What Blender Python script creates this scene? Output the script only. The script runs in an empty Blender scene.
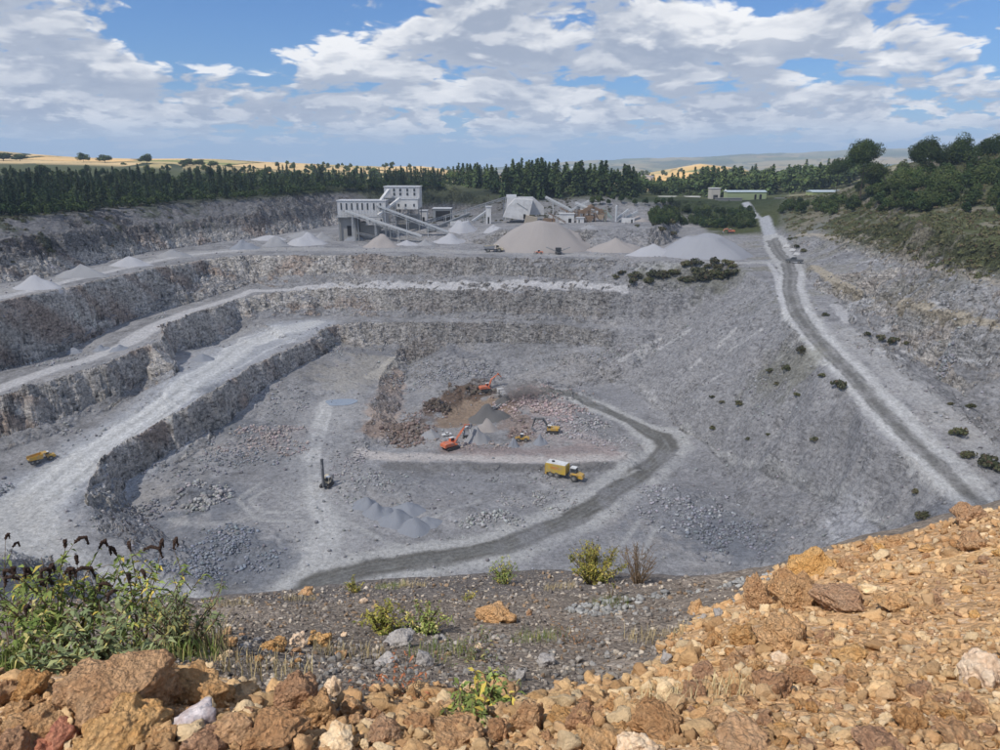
import bpy, bmesh, math, random
import numpy as np
from mathutils import Vector, Matrix, Euler, geometry

random.seed(7)
RNG = np.random.default_rng(11)
R = math.radians
scene = bpy.context.scene
COL = scene.collection

# ------------------------------------------------------------------ camera
PITCH = 16.1
FPX = 727.0                      # focal length in pixels of a 1000 px wide picture
cam_d = bpy.data.cameras.new("camera")
cam_d.sensor_width = 36.0
cam_d.lens = 36.0 * FPX / 1000.0
cam_d.clip_start = 0.05
cam_d.clip_end = 40000.0
cam = bpy.data.objects.new("camera", cam_d)
COL.objects.link(cam)
cam.location = (0, 0, 0)
cam.rotation_euler = (R(90 - PITCH), 0, 0)
scene.camera = cam

# ------------------------------------------------------------------ sun
SUN_EL, SUN_AZ = 52.0, -130.0      # azimuth from +Y, negative = to the left of the view
sun_dir = Vector((math.sin(R(SUN_AZ)) * math.cos(R(SUN_EL)), math.cos(R(SUN_AZ)) * math.cos(R(SUN_EL)), math.sin(R(SUN_EL))))
sl = bpy.data.lights.new("sun", 'SUN')
sl.energy = 4.9
sl.angle = R(0.6)
sl.color = (1.0, 0.94, 0.86)
so = bpy.data.objects.new("sun", sl)
so.rotation_euler = sun_dir.to_track_quat('Z', 'Y').to_euler()
so.location = (0, 0, 50)
COL.objects.link(so)

# ------------------------------------------------------------------ node helpers
class NT:
    def __init__(self, tree):
        self.t = tree
        self.n = tree.nodes
    def new(self, kind, **kw):
        nd = self.n.new(kind)
        for k, v in kw.items():
            setattr(nd, k, v)
        return nd
    def put(self, sock, v):
        if v is None:
            return
        if isinstance(v, bpy.types.NodeSocket):
            self.t.links.new(v, sock)
        else:
            if sock.type == 'RGBA' and len(v) == 3:
                v = (*v, 1)
            sock.default_value = v
    def math(self, op, a, b=None, c=None, clamp=False):
        nd = self.new('ShaderNodeMath', operation=op, use_clamp=clamp)
        self.put(nd.inputs[0], a); self.put(nd.inputs[1], b); self.put(nd.inputs[2], c)
        return nd.outputs[0]
    def add(self, a, b): return self.math('ADD', a, b)
    def sub(self, a, b): return self.math('SUBTRACT', a, b)
    def mul(self, a, b): return self.math('MULTIPLY', a, b)
    def div(self, a, b): return self.math('DIVIDE', a, b)
    def vmath(self, op, a, b=None, s=None):
        nd = self.new('ShaderNodeVectorMath', operation=op)
        self.put(nd.inputs[0], a); self.put(nd.inputs[1], b)
        if s is not None: self.put(nd.inputs['Scale'], s)
        return nd.outputs[1] if op in ('DOT_PRODUCT', 'LENGTH', 'DISTANCE') else nd.outputs[0]
    def mix(self, f, a, b, mode='MIX'):
        nd = self.new('ShaderNodeMix', data_type='RGBA', blend_type=mode)
        self.put(nd.inputs[0], f); self.put(nd.inputs[6], a); self.put(nd.inputs[7], b)
        return nd.outputs[2]
    def ramp(self, v, lo, hi, a=0.0, b=1.0, smooth=True):
        nd = self.new('ShaderNodeMapRange', interpolation_type='SMOOTHSTEP' if smooth else 'LINEAR')
        self.put(nd.inputs[0], v); self.put(nd.inputs[1], lo); self.put(nd.inputs[2], hi)
        self.put(nd.inputs[3], a); self.put(nd.inputs[4], b)
        return nd.outputs[0]
    def noise(self, vec, scale, detail=4, rough=0.55, dist=0.0, out=0):
        nd = self.new('ShaderNodeTexNoise')
        self.put(nd.inputs['Vector'], vec); self.put(nd.inputs['Scale'], scale)
        nd.inputs['Detail'].default_value = detail; nd.inputs['Roughness'].default_value = rough
        nd.inputs['Distortion'].default_value = dist
        return nd.outputs[out]
    def vor(self, vec, scale, feature='F1', out=0, rnd=1.0):
        nd = self.new('ShaderNodeTexVoronoi', feature=feature)
        self.put(nd.inputs['Vector'], vec); self.put(nd.inputs['Scale'], scale)
        nd.inputs['Randomness'].default_value = rnd
        return nd.outputs[out]
    def xyz(self, x, y, z):
        nd = self.new('ShaderNodeCombineXYZ')
        self.put(nd.inputs[0], x); self.put(nd.inputs[1], y); self.put(nd.inputs[2], z)
        return nd.outputs[0]
    def sep(self, v):
        nd = self.new('ShaderNodeSeparateXYZ'); self.put(nd.inputs[0], v)
        return nd.outputs
    def bump(self, h, strength, dist=1.0, normal=None):
        nd = self.new('ShaderNodeBump')
        self.put(nd.inputs['Height'], h); self.put(nd.inputs['Strength'], strength)
        self.put(nd.inputs['Distance'], dist); self.put(nd.inputs['Normal'], normal)
        return nd.outputs[0]

# ------------------------------------------------------------------ sky with clouds
scene.view_settings.view_transform = 'Standard'
scene.view_settings.look = 'None'
scene.view_settings.exposure = 0.10
scene.view_settings.gamma = 1.0
world = bpy.data.worlds.new("World")
scene.world = world
world.use_nodes = True
wt = NT(world.node_tree)
wt.n.clear()
sky = wt.new('ShaderNodeTexSky', sky_type='NISHITA')
sky.sun_disc = False
sky.sun_elevation = R(SUN_EL)
sky.sun_rotation = R(SUN_AZ)
sky.altitude = 100
sky.air_density = 1.0
sky.dust_density = 0.6
sky.ozone_density = 2.5
tc = wt.new('ShaderNodeTexCoord')
D = wt.vmath('NORMALIZE', tc.outputs['Generated'])
dx, dy, dz = wt.sep(D)
az = wt.math('ARCTAN2', dx, dy)
def cloud_density(up, detail):
    h = wt.add(wt.math('MAXIMUM', wt.add(dz, up), 0.0), 0.05)
    lh = wt.math('LOGARITHM', h, math.e)
    out = []
    for sx, sl_, off in ((5.0, 2.6, 0.0), (11.0, 4.0, 7.7)):      # bigger clouds overhead, smaller ones towards the horizon
        vec = wt.xyz(wt.mul(az, sx), wt.add(wt.mul(lh, sl_), off), wt.mul(wt.math('ABSOLUTE', dy), 0.7))
        vec = wt.vmath('ADD', vec, wt.vmath('SCALE', wt.noise(vec, 1.6, 2, 0.5, out=1), s=0.45))
        f = wt.noise(vec, 0.95, detail, 0.57)
        if detail < 4: out.append(f); continue
        v = wt.new('ShaderNodeTexVoronoi', feature='F1'); wt.put(v.inputs['Vector'], vec)
        v.inputs['Scale'].default_value = 2.6; v.inputs['Detail'].default_value = 3 if detail > 6 else 2; v.inputs['Roughness'].default_value = 0.6
        v.normalize = False
        out.append(wt.add(f, wt.mul(wt.sub(0.52, v.outputs[0]), 0.20)))
    k = wt.ramp(dz, 0.045, 0.11)
    return wt.add(wt.mul(out[0], k), wt.mul(out[1], wt.sub(1.0, k)))
def blob(px, py, rx, ry, amp):
    u = (px - 500) / FPX; w = (py - 375) / FPX
    d = Vector((u, math.cos(R(PITCH)) - w * math.sin(R(PITCH)), -math.sin(R(PITCH)) - w * math.cos(R(PITCH)))).normalized()
    ex = wt.div(wt.sub(dx, d.x), rx / FPX); ez = wt.div(wt.sub(dz, d.z), ry / FPX)
    r2 = wt.add(wt.mul(ex, ex), wt.mul(ez, ez))
    return wt.mul(wt.math('POWER', math.e, wt.mul(r2, -1.0)), amp)
cov = 0.0
for b in ((195, 28, 105, 38, -0.17), (25, 35, 95, 55, 0.12), (555, 35, 40, 28, -0.15), (660, 45, 70, 22, 0.10),
          (440, 35, 110, 45, 0.10), (120, 105, 130, 40, 0.08), (800, 70, 200, 70, 0.09), (850, 20, 120, 40, 0.05),
          (440, 153, 420, 9, -0.18), (850, 150, 200, 10, -0.08), (300, 115, 160, 28, 0.07), (700, 120, 250, 25, 0.05), (480, 55, 60, 20, 0.05)):
    cov = wt.add(cov, blob(*b)) if not isinstance(cov, float) else blob(*b)
cov = wt.add(cov, 0.076)
d0 = wt.add(cloud_density(0.0, 10), cov)
dup_ = wt.add(cloud_density(0.016, 5), cov)
dup2 = wt.add(cloud_density(0.040, 3), cov)
cover = wt.ramp(d0, 0.43, 0.50)
thick = wt.ramp(d0, 0.47, 0.62)
lit = wt.ramp(wt.sub(d0, dup_), -0.065, 0.085)
lit2 = wt.ramp(wt.sub(d0, dup2), -0.13, 0.13)
shade = wt.mul(wt.add(wt.add(wt.mul(lit, 0.48), wt.mul(lit2, 0.42)), 0.20), wt.sub(1.15, wt.mul(thick, 0.5)))
ccol = wt.mix(wt.ramp(shade, 0.12, 0.80, smooth=False), (4.1, 4.7, 5.9), (11.8, 11.7, 11.6))
low = wt.ramp(dz, 0.0, 0.06)
ccol = wt.mix(low, (6.8, 8.4, 10.2), ccol)
skyc = wt.mix(1.0, sky.outputs[0], (0.52, 0.86, 1.30), 'MULTIPLY')
skyc = wt.mix(wt.ramp(dz, 0.0, 0.10), (4.0, 6.7, 9.8), skyc)
mixed = wt.mix(wt.mul(cover, wt.add(0.55, wt.mul(low, 0.45))), skyc, ccol)
bg = wt.new('ShaderNodeBackground')
wt.put(bg.inputs[0], mixed)
bg.inputs[1].default_value = 0.085
wo = wt.new('ShaderNodeOutputWorld')
wt.t.links.new(bg.outputs[0], wo.inputs[0])

# ------------------------------------------------------------------ picture <-> place
CT, ST = math.cos(R(PITCH)), math.sin(R(PITCH))
SC = 0.88                         # scale of the quarry's depth
def ray(px, py):
    u = (px - 500) / FPX; w = (py - 375) / FPX
    return np.array((u, CT - w * ST, -ST - w * CT))
def at_z(px, py, z):
    d = ray(px, py)
    return d * (z / d[2])
def at_y(px, py, y):
    d = ray(px, py)
    return d * (y / d[1])
def world_pt(px, y, z):           # azimuth of column px, distance y, height z
    depth = y * CT - z * ST
    return np.array(((px - 500) / FPX * depth, y, z))

# ------------------------------------------------------------------ numpy noise
def _hash(ix, iy, seed):
    h = (ix.astype(np.int64) * 374761393 + iy.astype(np.int64) * 668265263 + seed * 1274126177) & 0xffffffff
    h = ((h ^ (h >> 13)) * 1274126177) & 0xffffffff
    h = (h ^ (h >> 16)) & 0xffffff
    return h.astype(np.float32) / 0xffffff
def vnoise(x, y, seed=0):
    ix = np.floor(x); iy = np.floor(y)
    fx = (x - ix).astype(np.float32); fy = (y - iy).astype(np.float32)
    fx = fx * fx * (3 - 2 * fx); fy = fy * fy * (3 - 2 * fy)
    a = _hash(ix, iy, seed); b = _hash(ix + 1, iy, seed); c = _hash(ix, iy + 1, seed); d = _hash(ix + 1, iy + 1, seed)
    return (a + (b - a) * fx) * (1 - fy) + (c + (d - c) * fx) * fy
def fbm(x, y, seed=0, oct=4, gain=0.5):
    r = 0; amp = 1; tot = 0
    for o in range(oct):
        r = r + amp * vnoise(x * 2.03 ** o + o * 17.3, y * 2.03 ** o - o * 9.1, seed + o); tot += amp; amp *= gain
    return r / tot * 2 - 1         # about -1..1
def worley(x, y, seed=0):          # distance to nearest cell point, and the cell's random value
    ix = np.floor(x); iy = np.floor(y)
    best = np.full(x.shape, 9.0, np.float32); val = np.zeros(x.shape, np.float32)
    for a in (-1, 0, 1):
        for b in (-1, 0, 1):
            cx = ix + a; cy = iy + b
            px_ = cx + _hash(cx, cy, seed); py_ = cy + _hash(cx, cy, seed + 5)
            d = (x - px_) ** 2 + (y - py_) ** 2
            m = d < best
            best = np.where(m, d, best); val = np.where(m, _hash(cx, cy, seed + 9), val)
    return np.sqrt(best), val
def sstep(v, a, b):
    t = np.clip((v - a) / (b - a), 0, 1)
    return t * t * (3 - 2 * t)

# ------------------------------------------------------------------ object helpers
def tag(o, label=None, cat=None, group=None, kind=None):
    if label: o["label"] = label
    if cat: o["category"] = cat
    if group: o["group"] = group
    if kind: o["kind"] = kind
    return o
def empty(name, loc, rz=0.0, scale=1.0):
    o = bpy.data.objects.new(name, None)
    COL.objects.link(o)
    o.location = Vector(loc); o.rotation_euler = (0, 0, rz); o.scale = (scale,) * 3
    o.empty_display_size = 0.2
    return o
def np_mesh(name, verts, faces, mat, smooth=False):
    """verts (N,3) array, faces (M,3) or (M,4) int array"""
    me = bpy.data.meshes.new(name)
    verts = np.asarray(verts, np.float32); faces = np.asarray(faces, np.int32)
    k = faces.shape[1]
    me.vertices.add(len(verts)); me.vertices.foreach_set('co', verts.ravel())
    me.loops.add(faces.size); me.loops.foreach_set('vertex_index', faces.ravel())
    me.polygons.add(len(faces))
    me.polygons.foreach_set('loop_start', np.arange(0, faces.size, k, dtype=np.int32))
    if smooth: me.polygons.foreach_set('use_smooth', np.ones(len(faces), bool))
    me.update(calc_edges=True)
    if mat: me.materials.append(mat)
    return me
def link_mesh(name, me, parent=None):
    o = bpy.data.objects.new(name, me)
    COL.objects.link(o)
    o.parent = parent
    return o
def set_col(me, cols):
    at = me.color_attributes.new('Col', 'FLOAT_COLOR', 'POINT')
    c = np.ones((len(me.vertices), 4), np.float32); c[:, :cols.shape[1]] = cols
    at.data.foreach_set('color', c.ravel())
def copy_tree(o, parent=None):
    c = o.copy(); COL.objects.link(c)
    if parent is not None: c.parent = parent
    for ch in list(o.children):
        copy_tree(ch, c)
    return c

class MB:
    """collects boxes, bars, tubes, prisms and lathes, built as one mesh"""
    def __init__(self): self.v = []; self.f = []
    def _add(self, vs, fs):
        n = len(self.v); self.v += [tuple(p) for p in vs]; self.f += [tuple(i + n for i in q) for q in fs]
        return self
    def box(self, c, s, rot=None, taper=(1, 1)):
        hx, hy, hz = s[0] / 2, s[1] / 2, s[2] / 2
        vs = [Vector((x * (taper[0] if z > 0 else 1), y * (taper[1] if z > 0 else 1), z)) for z in (-hz, hz) for x, y in ((-hx, -hy), (hx, -hy), (hx, hy), (-hx, hy))]
        if rot is not None:
            m = Euler(rot).to_matrix(); vs = [m @ p for p in vs]
        c = Vector(c)
        return self._add([p + c for p in vs], [(0, 3, 2, 1), (4, 5, 6, 7), (0, 1, 5, 4), (1, 2, 6, 5), (2, 3, 7, 6), (3, 0, 4, 7)])
    def prism(self, prof, a, b, axis='y'):
        """prof: outline in the plane across axis; extruded from a to b"""
        def P(p, t):
            return {'y': (p[0], t, p[1]), 'x': (t, p[0], p[1]), 'z': (p[0], p[1], t)}[axis]
        n = len(prof)
        vs = [P(p, a) for p in prof] + [P(p, b) for p in prof]
        fs = [tuple(range(n)), tuple(range(2 * n - 1, n - 1, -1))] + [(i, (i + 1) % n + 0, (i + 1) % n + n, i + n) for i in range(n)]
        return self._add(vs, fs)
    def bar(self, a, b, w, h=None):
        a = Vector(a); b = Vector(b); h = h or w
        d = (b - a); L = d.length; q = d.to_track_quat('Y', 'Z').to_matrix(); mid = (a + b) / 2
        vs = [q @ Vector((x * w / 2, y * L / 2, z * h / 2)) + mid for z in (-1, 1) for x, y in ((-1, -1), (1, -1), (1, 1), (-1, 1))]
        return self._add(vs, [(0, 3, 2, 1), (4, 5, 6, 7), (0, 1, 5, 4), (1, 2, 6, 5), (2, 3, 7, 6), (3, 0, 4, 7)])
    def tube(self, pts, rad, n=8, cap=True):
        pts = [Vector(p) for p in pts]
        rad = rad if hasattr(rad, '__len__') else [rad] * len(pts)
        vs = []; fs = []
        for i, p in enumerate(pts):
            d = (pts[min(i + 1, len(pts) - 1)] - pts[max(i - 1, 0)])
            q = d.to_track_quat('Z', 'Y').to_matrix()
            for k in range(n):
                t = 2 * math.pi * k / n
                vs.append(p + q @ Vector((math.cos(t) * rad[i], math.sin(t) * rad[i], 0)))
        for i in range(len(pts) - 1):
            for k in range(n):
                fs.append((i * n + k, i * n + (k + 1) % n, (i + 1) * n + (k + 1) % n, (i + 1) * n + k))
        if cap:
            fs.append(tuple(range(n - 1, -1, -1))); fs.append(tuple(range((len(pts) - 1) * n, len(pts) * n)))
        return self._add(vs, fs)
    def build(self, name, mat, parent=None, bevel=0.0):
        me = bpy.data.meshes.new(name)
        me.from_pydata(self.v, [], self.f); me.update()
        bm = bmesh.new(); bm.from_mesh(me); bmesh.ops.recalc_face_normals(bm, faces=bm.faces)
        if bevel: bmesh.ops.bevel(bm, geom=bm.edges[:], offset=bevel, segments=1, affect='EDGES', clamp_overlap=True)
        bm.to_mesh(me); bm.free()
        me.materials.append(mat)
        return link_mesh(name, me, parent)
# ================================================================== TERRAIN
TV = []; TE = []                  # triangulation points (x,y,z) and constraint edges
def line(pts, closed=False):
    i0 = len(TV)
    for p in pts: TV.append(tuple(float(q) for q in p))
    for i in range(len(pts) - 1): TE.append((i0 + i, i0 + i + 1))
    return [np.array(p) for p in pts]
def Z(rows):                      # rows of (px, py, z) for the quarry, z before scaling
    return line([at_z(px, py, z * SC) for px, py, z in rows])
def TOE(crest, rows, dy, apron=0.0):         # rows (px, py): foot of a face, dy in front of the crest at the same column
    cpx = []; cy = []
    for c in crest:
        depth = c[1] * CT - c[2] * ST
        cpx.append(500 + FPX * c[0] / depth); cy.append(c[1])
    o = np.argsort(cpx); cpx = np.array(cpx)[o]; cy = np.array(cy)[o]
    out = []; mids = [[]]
    for i, r in enumerate(rows):
        px, py = r[:2]; d = r[2] if len(r) > 2 else dy
        ap = r[3] if len(r) > 3 else apron
        if not ap and mids[-1]: mids.append([])
        if ap:
            c_ = min(crest, key=lambda q: abs(500 + FPX * q[0] / (q[1] * CT - q[2] * ST) - px))
            vc = 375 + FPX * ((-c_[2] * CT - c_[1] * ST) / (c_[1] * CT - c_[2] * ST))
            mids[-1].append(at_y(px, max(vc + (py - vc) * 0.70, vc + 3), np.interp(px, cpx, cy) - d * 0.8 * SC)); d += ap
        out.append(at_y(px, py, np.interp(px, cpx, cy) - d * SC))
    for m_ in mids:
        if len(m_) > 1: line(m_)
    return line(out)
def W(rows):                      # rows (px, y, z) direct
    return line([world_pt(px, y * SC, z * SC) for px, y, z in rows])
def WF(rows): return line([world_pt(px, y, z) for px, y, z in rows])
def F(rows): return line([at_z(px, py, z) for px, py, z in rows])   # foreground, unscaled

# --- quarry benches, crest and toe of each face
C1 = Z([(-150, 330, -45), (0, 302, -45), (72, 287, -45), (112, 278, -45), (160, 267, -45), (213, 258, -45), (250, 255, -45), (380, 256, -45), (500, 258, -45), (607, 259, -45), (665, 261, -45), (703, 262, -45), (735, 264, -45.3)])
T1 = TOE(C1, [(-150, 410), (0, 372), (60, 356), (93, 339), (130, 321), (187, 303), (250, 285), (330, 281), (430, 282), (500, 282), (600, 280, 12, 0), (690, 286, 16, 0), (722, 289, 16, 0)], 7, 4.5)
C2 = Z([(-150, 440, -68), (0, 398, -66.5), (48, 381, -65), (107, 362, -63.5), (150, 346, -62.5), (162, 336, -62), (160, 326, -61.5), (200, 312, -61), (235, 299, -60.5), (250, 296, -60.5), (300, 290, -60), (350, 289, -59.5), (500, 291, -59), (570, 293, -59), (660, 296, -59), (712, 298, -59)])
T2a = TOE(C2[:5], [(-150, 500), (0, 456), (27, 444), (69, 428), (107, 411), (149, 393), (171, 378)], 7, 5)
_ia = len(TV) - 1
T2b = TOE(C2[6:], [(176, 353), (213, 346), (235, 331), (250, 319), (320, 316), (400, 318), (500, 319), (570, 322), (640, 327), (668, 329)], 6, 4)
TE.append((_ia, len(TV) - len(T2b)))
C3 = Z([(200, 592, -94.2), (175, 580, -92.5), (140, 558, -89.5), (110, 532, -86.8), (92, 505, -84.5), (88, 480, -82.5), (99, 459, -80.5), (115, 446, -79.5), (171, 417, -77), (213, 396, -75), (235, 378, -73.6), (250, 367, -73), (303, 342, -72.3), (335, 326, -72), (350, 323, -71.8), (400, 323, -72), (500, 323, -72), (570, 326, -72), (640, 331, -72.5)])
T3x = Z([(230, 585, -95.5), (195, 560, -95), (165, 540, -95), (142, 518, -94), (128, 502, -93)])
T3 = TOE(C3[5:], [(125, 494), (165, 470), (213, 443), (229, 425, 5, 2), (250, 397, 5, 0), (266, 384, 4.5, 0), (300, 364, 4, 0), (343, 343, 4, 0), (360, 347, 5, 1), (400, 350), (450, 350), (500, 350), (560, 350), (610, 354, 8)], 5, 5)
# lower pit
CF = Z([(399, 358, -85.5), (384, 372, -86.5), (376, 388, -87), (372, 410, -88), (366, 425, -89), (360, 440, -90.5)])
TF = Z([(414, 366, -90.5), (405, 386, -92.5), (399, 402, -93.3), (398, 425, -94), (388, 446, -93.5)])
Z([(430, 392, -92), (480, 386, -91.5), (540, 386, -91), (560, 392, -92.5)])
Z([(440, 425, -94), (500, 420, -94), (560, 425, -94), (600, 420, -94)])
Z([(375, 452, -92.8), (440, 455, -92.8), (520, 456, -92.8), (600, 456, -93)])
Z([(370, 458, -92.6), (430, 461, -92.6), (480, 463, -92.6), (560, 464, -92.6), (620, 461, -93.2)])
Z([(400, 469, -93.6), (430, 472, -93.9), (480, 476, -94.2), (560, 477, -94.4), (612, 472, -94.4)])
Z([(330, 470, -92.5), (300, 520, -94), (380, 560, -95.3), (500, 560, -95.5)])
Z([(190, 520, -94.3), (222, 500, -93.5), (260, 460, -91), (300, 420, -88.5), (340, 400, -87)])
Z([(640, 440, -95), (650, 480, -95.5), (620, 530, -96), (690, 500, -96)])
Z([(250, 584, -95.5), (300, 600, -95.5), (420, 600, -96), (560, 600, -96.5), (700, 590, -96.5)])
# right hand slope
TR = Z([(628, 385, -90), (665, 416, -93), (700, 445, -95.3), (735, 480, -96), (748, 520, -96.2), (765, 575, -97), (790, 620, -98)])
Z([(682, 428, -92), (710, 446, -91.5), (760, 467, -90), (800, 484, -88), (842, 503, -85.5), (885, 524, -82), (920, 560, -80)])
RL = Z([(735, 269, -46), (766, 285, -48.5), (778, 305, -51.5), (797, 330, -55), (822, 365, -59.5), (850, 400, -63), (883, 437, -66.5), (915, 470, -69.5), (945, 500, -71.5), (990, 545, -74.5), (1060, 600, -77)])
RM = Z([(762, 218, -35.5), (768, 232, -41), (772, 247, -44.2), (780, 262, -45.1)])
RR = Z([(790, 250, -44.2), (802, 263, -45.1), (815, 285, -48), (825, 305, -50.6), (842, 330, -54), (868, 365, -58.5), (900, 400, -62), (940, 437, -65.5), (980, 470, -68.5), (1010, 495, -70.5), (1075, 545, -74)])
Z([(836, 300, -50), (850, 328, -53.4), (905, 373, -58.6), (945, 408, -62), (1000, 453, -66.3), (1070, 500, -70)])
Z([(850, 303, -54), (866, 322, -56.5), (915, 360, -60.5), (962, 398, -64.5), (1012, 437, -68.5), (1075, 480, -72)])
Z([(905, 330, -55), (950, 352, -55), (1000, 372, -58), (1060, 400, -60)])
TK2 = Z([(812, 268, -44.6), (832, 281, -45), (860, 297, -46.5), (905, 305, -47), (960, 320, -47), (1010, 333, -47.5), (1080, 350, -48)])
Z([(812, 262, -44), (834, 275, -44), (862, 290, -45), (907, 298, -45.5), (962, 312, -45.5), (1012, 324, -46), (1082, 340, -46.5)])
Z([(800, 240, -39.5), (850, 252, -38.5), (905, 266, -38.5), (955, 282, -38.5), (1010, 297, -40), (1075, 312, -41)])
TK1 = Z([(790, 232, -38), (825, 236, -35.5), (850, 240, -34.5), (905, 253, -34.5), (960, 268, -35), (1012, 284, -37), (1080, 300, -39)])
Z([(858, 211, -27), (905, 222, -24), (950, 235, -25.5), (1012, 250, -28), (1080, 262, -30)])
Z([(838, 204, -24.5), (866, 199, -19), (912, 198, -15.5), (960, 205, -17), (1012, 212, -18.5), (1080, 222, -20)])
W([(845, 620, -26), (872, 600, -18), (890, 540, -6), (915, 480, 2.5), (960, 430, 4), (1010, 410, 6), (1090, 400, 7)])
W([(860, 900, -12), (900, 820, 2), (960, 760, 7), (1020, 700, 12), (1100, 700, 14)])
# plateau, plant level and the back wall
TW = Z([(-150, 310, -45), (0, 283, -45), (53, 276, -45), (69, 270, -45), (107, 261, -45), (149, 252, -45), (197, 245, -45), (250, 239, -45), (330, 226, -45), (420, 218, -44), (455, 214, -42)])
for_w = [(-150, 236), (0, 219), (61, 215), (128, 210), (187, 203), (250, 199), (330, 190), (390, 187), (450, 187)]
Bm = TOE(TW, [(-150, 252, -16), (0, 240, -18), (61, 234, -18), (128, 228, -18), (187, 220, -18), (250, 214, -20), (330, 204, -20), (390, 199, -22), (450, 196, -20)], 0)
CW = TOE(TW, [(px, py, -38) for px, py in for_w], 0)
CM = Z([(476, 226, -37.5), (505, 229, -36), (560, 230, -35), (600, 229, -35), (650, 228, -35), (664, 224, -35.5), (668, 216, -36)])
TM = Z([(468, 243, -45), (520, 248, -45), (570, 250, -45), (612, 252, -45), (652, 250, -45), (672, 242, -45), (678, 230, -45), (680, 225, -45)])
Z([(500, 214, -37.5), (550, 216, -35.5), (600, 216, -35), (645, 216, -35.5)])
Z([(500, 203, -30), (560, 202, -28), (605, 202, -26.5), (660, 203, -27.5)])
Z([(690, 223, -43.5), (740, 225, -42), (752, 226, -42)])
Z([(680, 200, -27), (700, 200, -27), (735, 201, -27.5), (748, 204, -30)])
Z([(775, 214, -33), (790, 218, -33.5), (800, 224, -35)])
Z([(775, 199, -25.5), (812, 199, -24), (838, 199, -23.5)])
# ground beyond
W([(-200, 420, -18), (0, 440, -14), (130, 560, -13), (250, 650, -14), (330, 740, -14), (450, 830, -20), (560, 850, -28), (660, 860, -30), (740, 850, -29), (800, 830, -27)])
W([(-250, 720, -1), (0, 740, -4), (150, 800, -8), (300, 900, -12), (450, 1000, -22), (600, 1100, -34), (740, 1100, -34), (850, 1100, -20), (1100, 1000, 10)])
RIDGE = W([(-300, 1250, 30), (0, 1250, 22), (75, 1250, 13), (215, 1250, 9), (280, 1250, 3), (345, 1250, -1), (420, 1230, -2), (470, 1300, -22), (560, 1400, -45), (640, 1500, -34), (690, 1500, -15), (735, 1500, -18), (800, 1500, -42), (1100, 1500, -20)])
W([(-300, 1700, 10), (0, 1700, -10), (300, 1700, -30), (640, 1900, -20), (700, 1900, 4), (740, 1900, -8), (800, 1900, -50), (1150, 1900, -40)])
W([(-350, 3500, -80), (200, 3500, -80), (600, 3600, -85), (900, 3600, -70), (1200, 3600, -40)])
W([(-350, 5200, -60), (450, 5200, -60), (620, 5200, -35), (760, 5200, -10), (900, 5200, 20), (1200, 5200, 30)])
W([(-400, 7500, -60), (430, 7500, -50), (520, 7500, -5), (600, 7500, 52), (700, 7500, 90), (800, 7500, 122), (900, 7500, 160), (1000, 7500, 185), (1300, 7500, 200)])
W([(-400, 9500, -150), (600, 9500, -100), (1400, 9500, 0)])
W([(-400, 13500, -200), (1400, 13500, -200)])
# lower left corner: road sweeping down, dark bank this side of it
Z([(-60, 540, -84), (15, 505, -84), (50, 480, -83)])
Z([(60, 562, -87.5), (110, 590, -90.5), (160, 612, -93), (130, 640, -93)])
W([(-80, 132, -78), (15, 126, -74), (40, 118, -76), (90, 116, -82), (200, 110, -83)])
# near slope below the viewpoint
WF([(-400, 70, -48), (0, 70, -50), (300, 70, -52), (700, 70, -54), (1000, 60, -46), (1400, 60, -46)])
WF([(-400, 26, -19), (0, 26, -20), (300, 26, -21), (700, 26, -22), (1000, 22, -19), (1400, 22, -19)])
# foreground bank
WF([(-900, 0.35, -1.72), (500, 0.35, -1.7), (1900, 0.35, -1.6)])
F([(-500, 750, -1.75), (0, 750, -1.75), (250, 750, -1.8), (500, 750, -1.85), (700, 750, -1.75), (1000, 750, -1.6), (1500, 750, -1.5)])
F([(-400, 690, -2.0), (0, 692, -1.95), (150, 690, -1.95), (300, 692, -2.15), (500, 700, -2.3), (620, 700, -2.2), (750, 690, -2.0), (1000, 690, -1.8), (1500, 690, -1.6)])
F([(-400, 640, -3.2), (0, 645, -3.1), (150, 645, -3.1), (330, 650, -3.1), (500, 650, -3.4), (640, 650, -3.2), (750, 640, -2.75), (1000, 630, -2.3), (1500, 620, -2.0)])
F([(-400, 610, -5), (0, 615, -5), (200, 612, -5), (350, 610, -4.9), (500, 608, -4.8), (640, 608, -4.5), (720, 605, -3.9), (800, 590, -3.3), (900, 575, -3.0), (1000, 560, -2.8), (1500, 540, -2.6)])
F([(-400, 600, -7.2), (0, 602, -7.2), (200, 600, -7.2), (290, 592, -7.2), (380, 580, -7.2), (480, 572, -7.3), (560, 570, -7.3), (650, 573, -7.2), (700, 577, -6.8), (740, 578, -6.0), (775, 566, -4.9), (830, 550, -4.3), (900, 531, -4.0), (950, 516, -3.8), (1000, 505, -3.6), (1500, 470, -3.5)])
F([(-400, 600, -8.2), (0, 603, -8.2), (200, 601, -8.2), (380, 582, -8.2), (560, 572, -8.3), (700, 579, -7.8), (750, 580, -6.9), (830, 553, -4.9), (900, 534, -4.6), (1000, 508, -4.2), (1500, 475, -4.1)])

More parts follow.
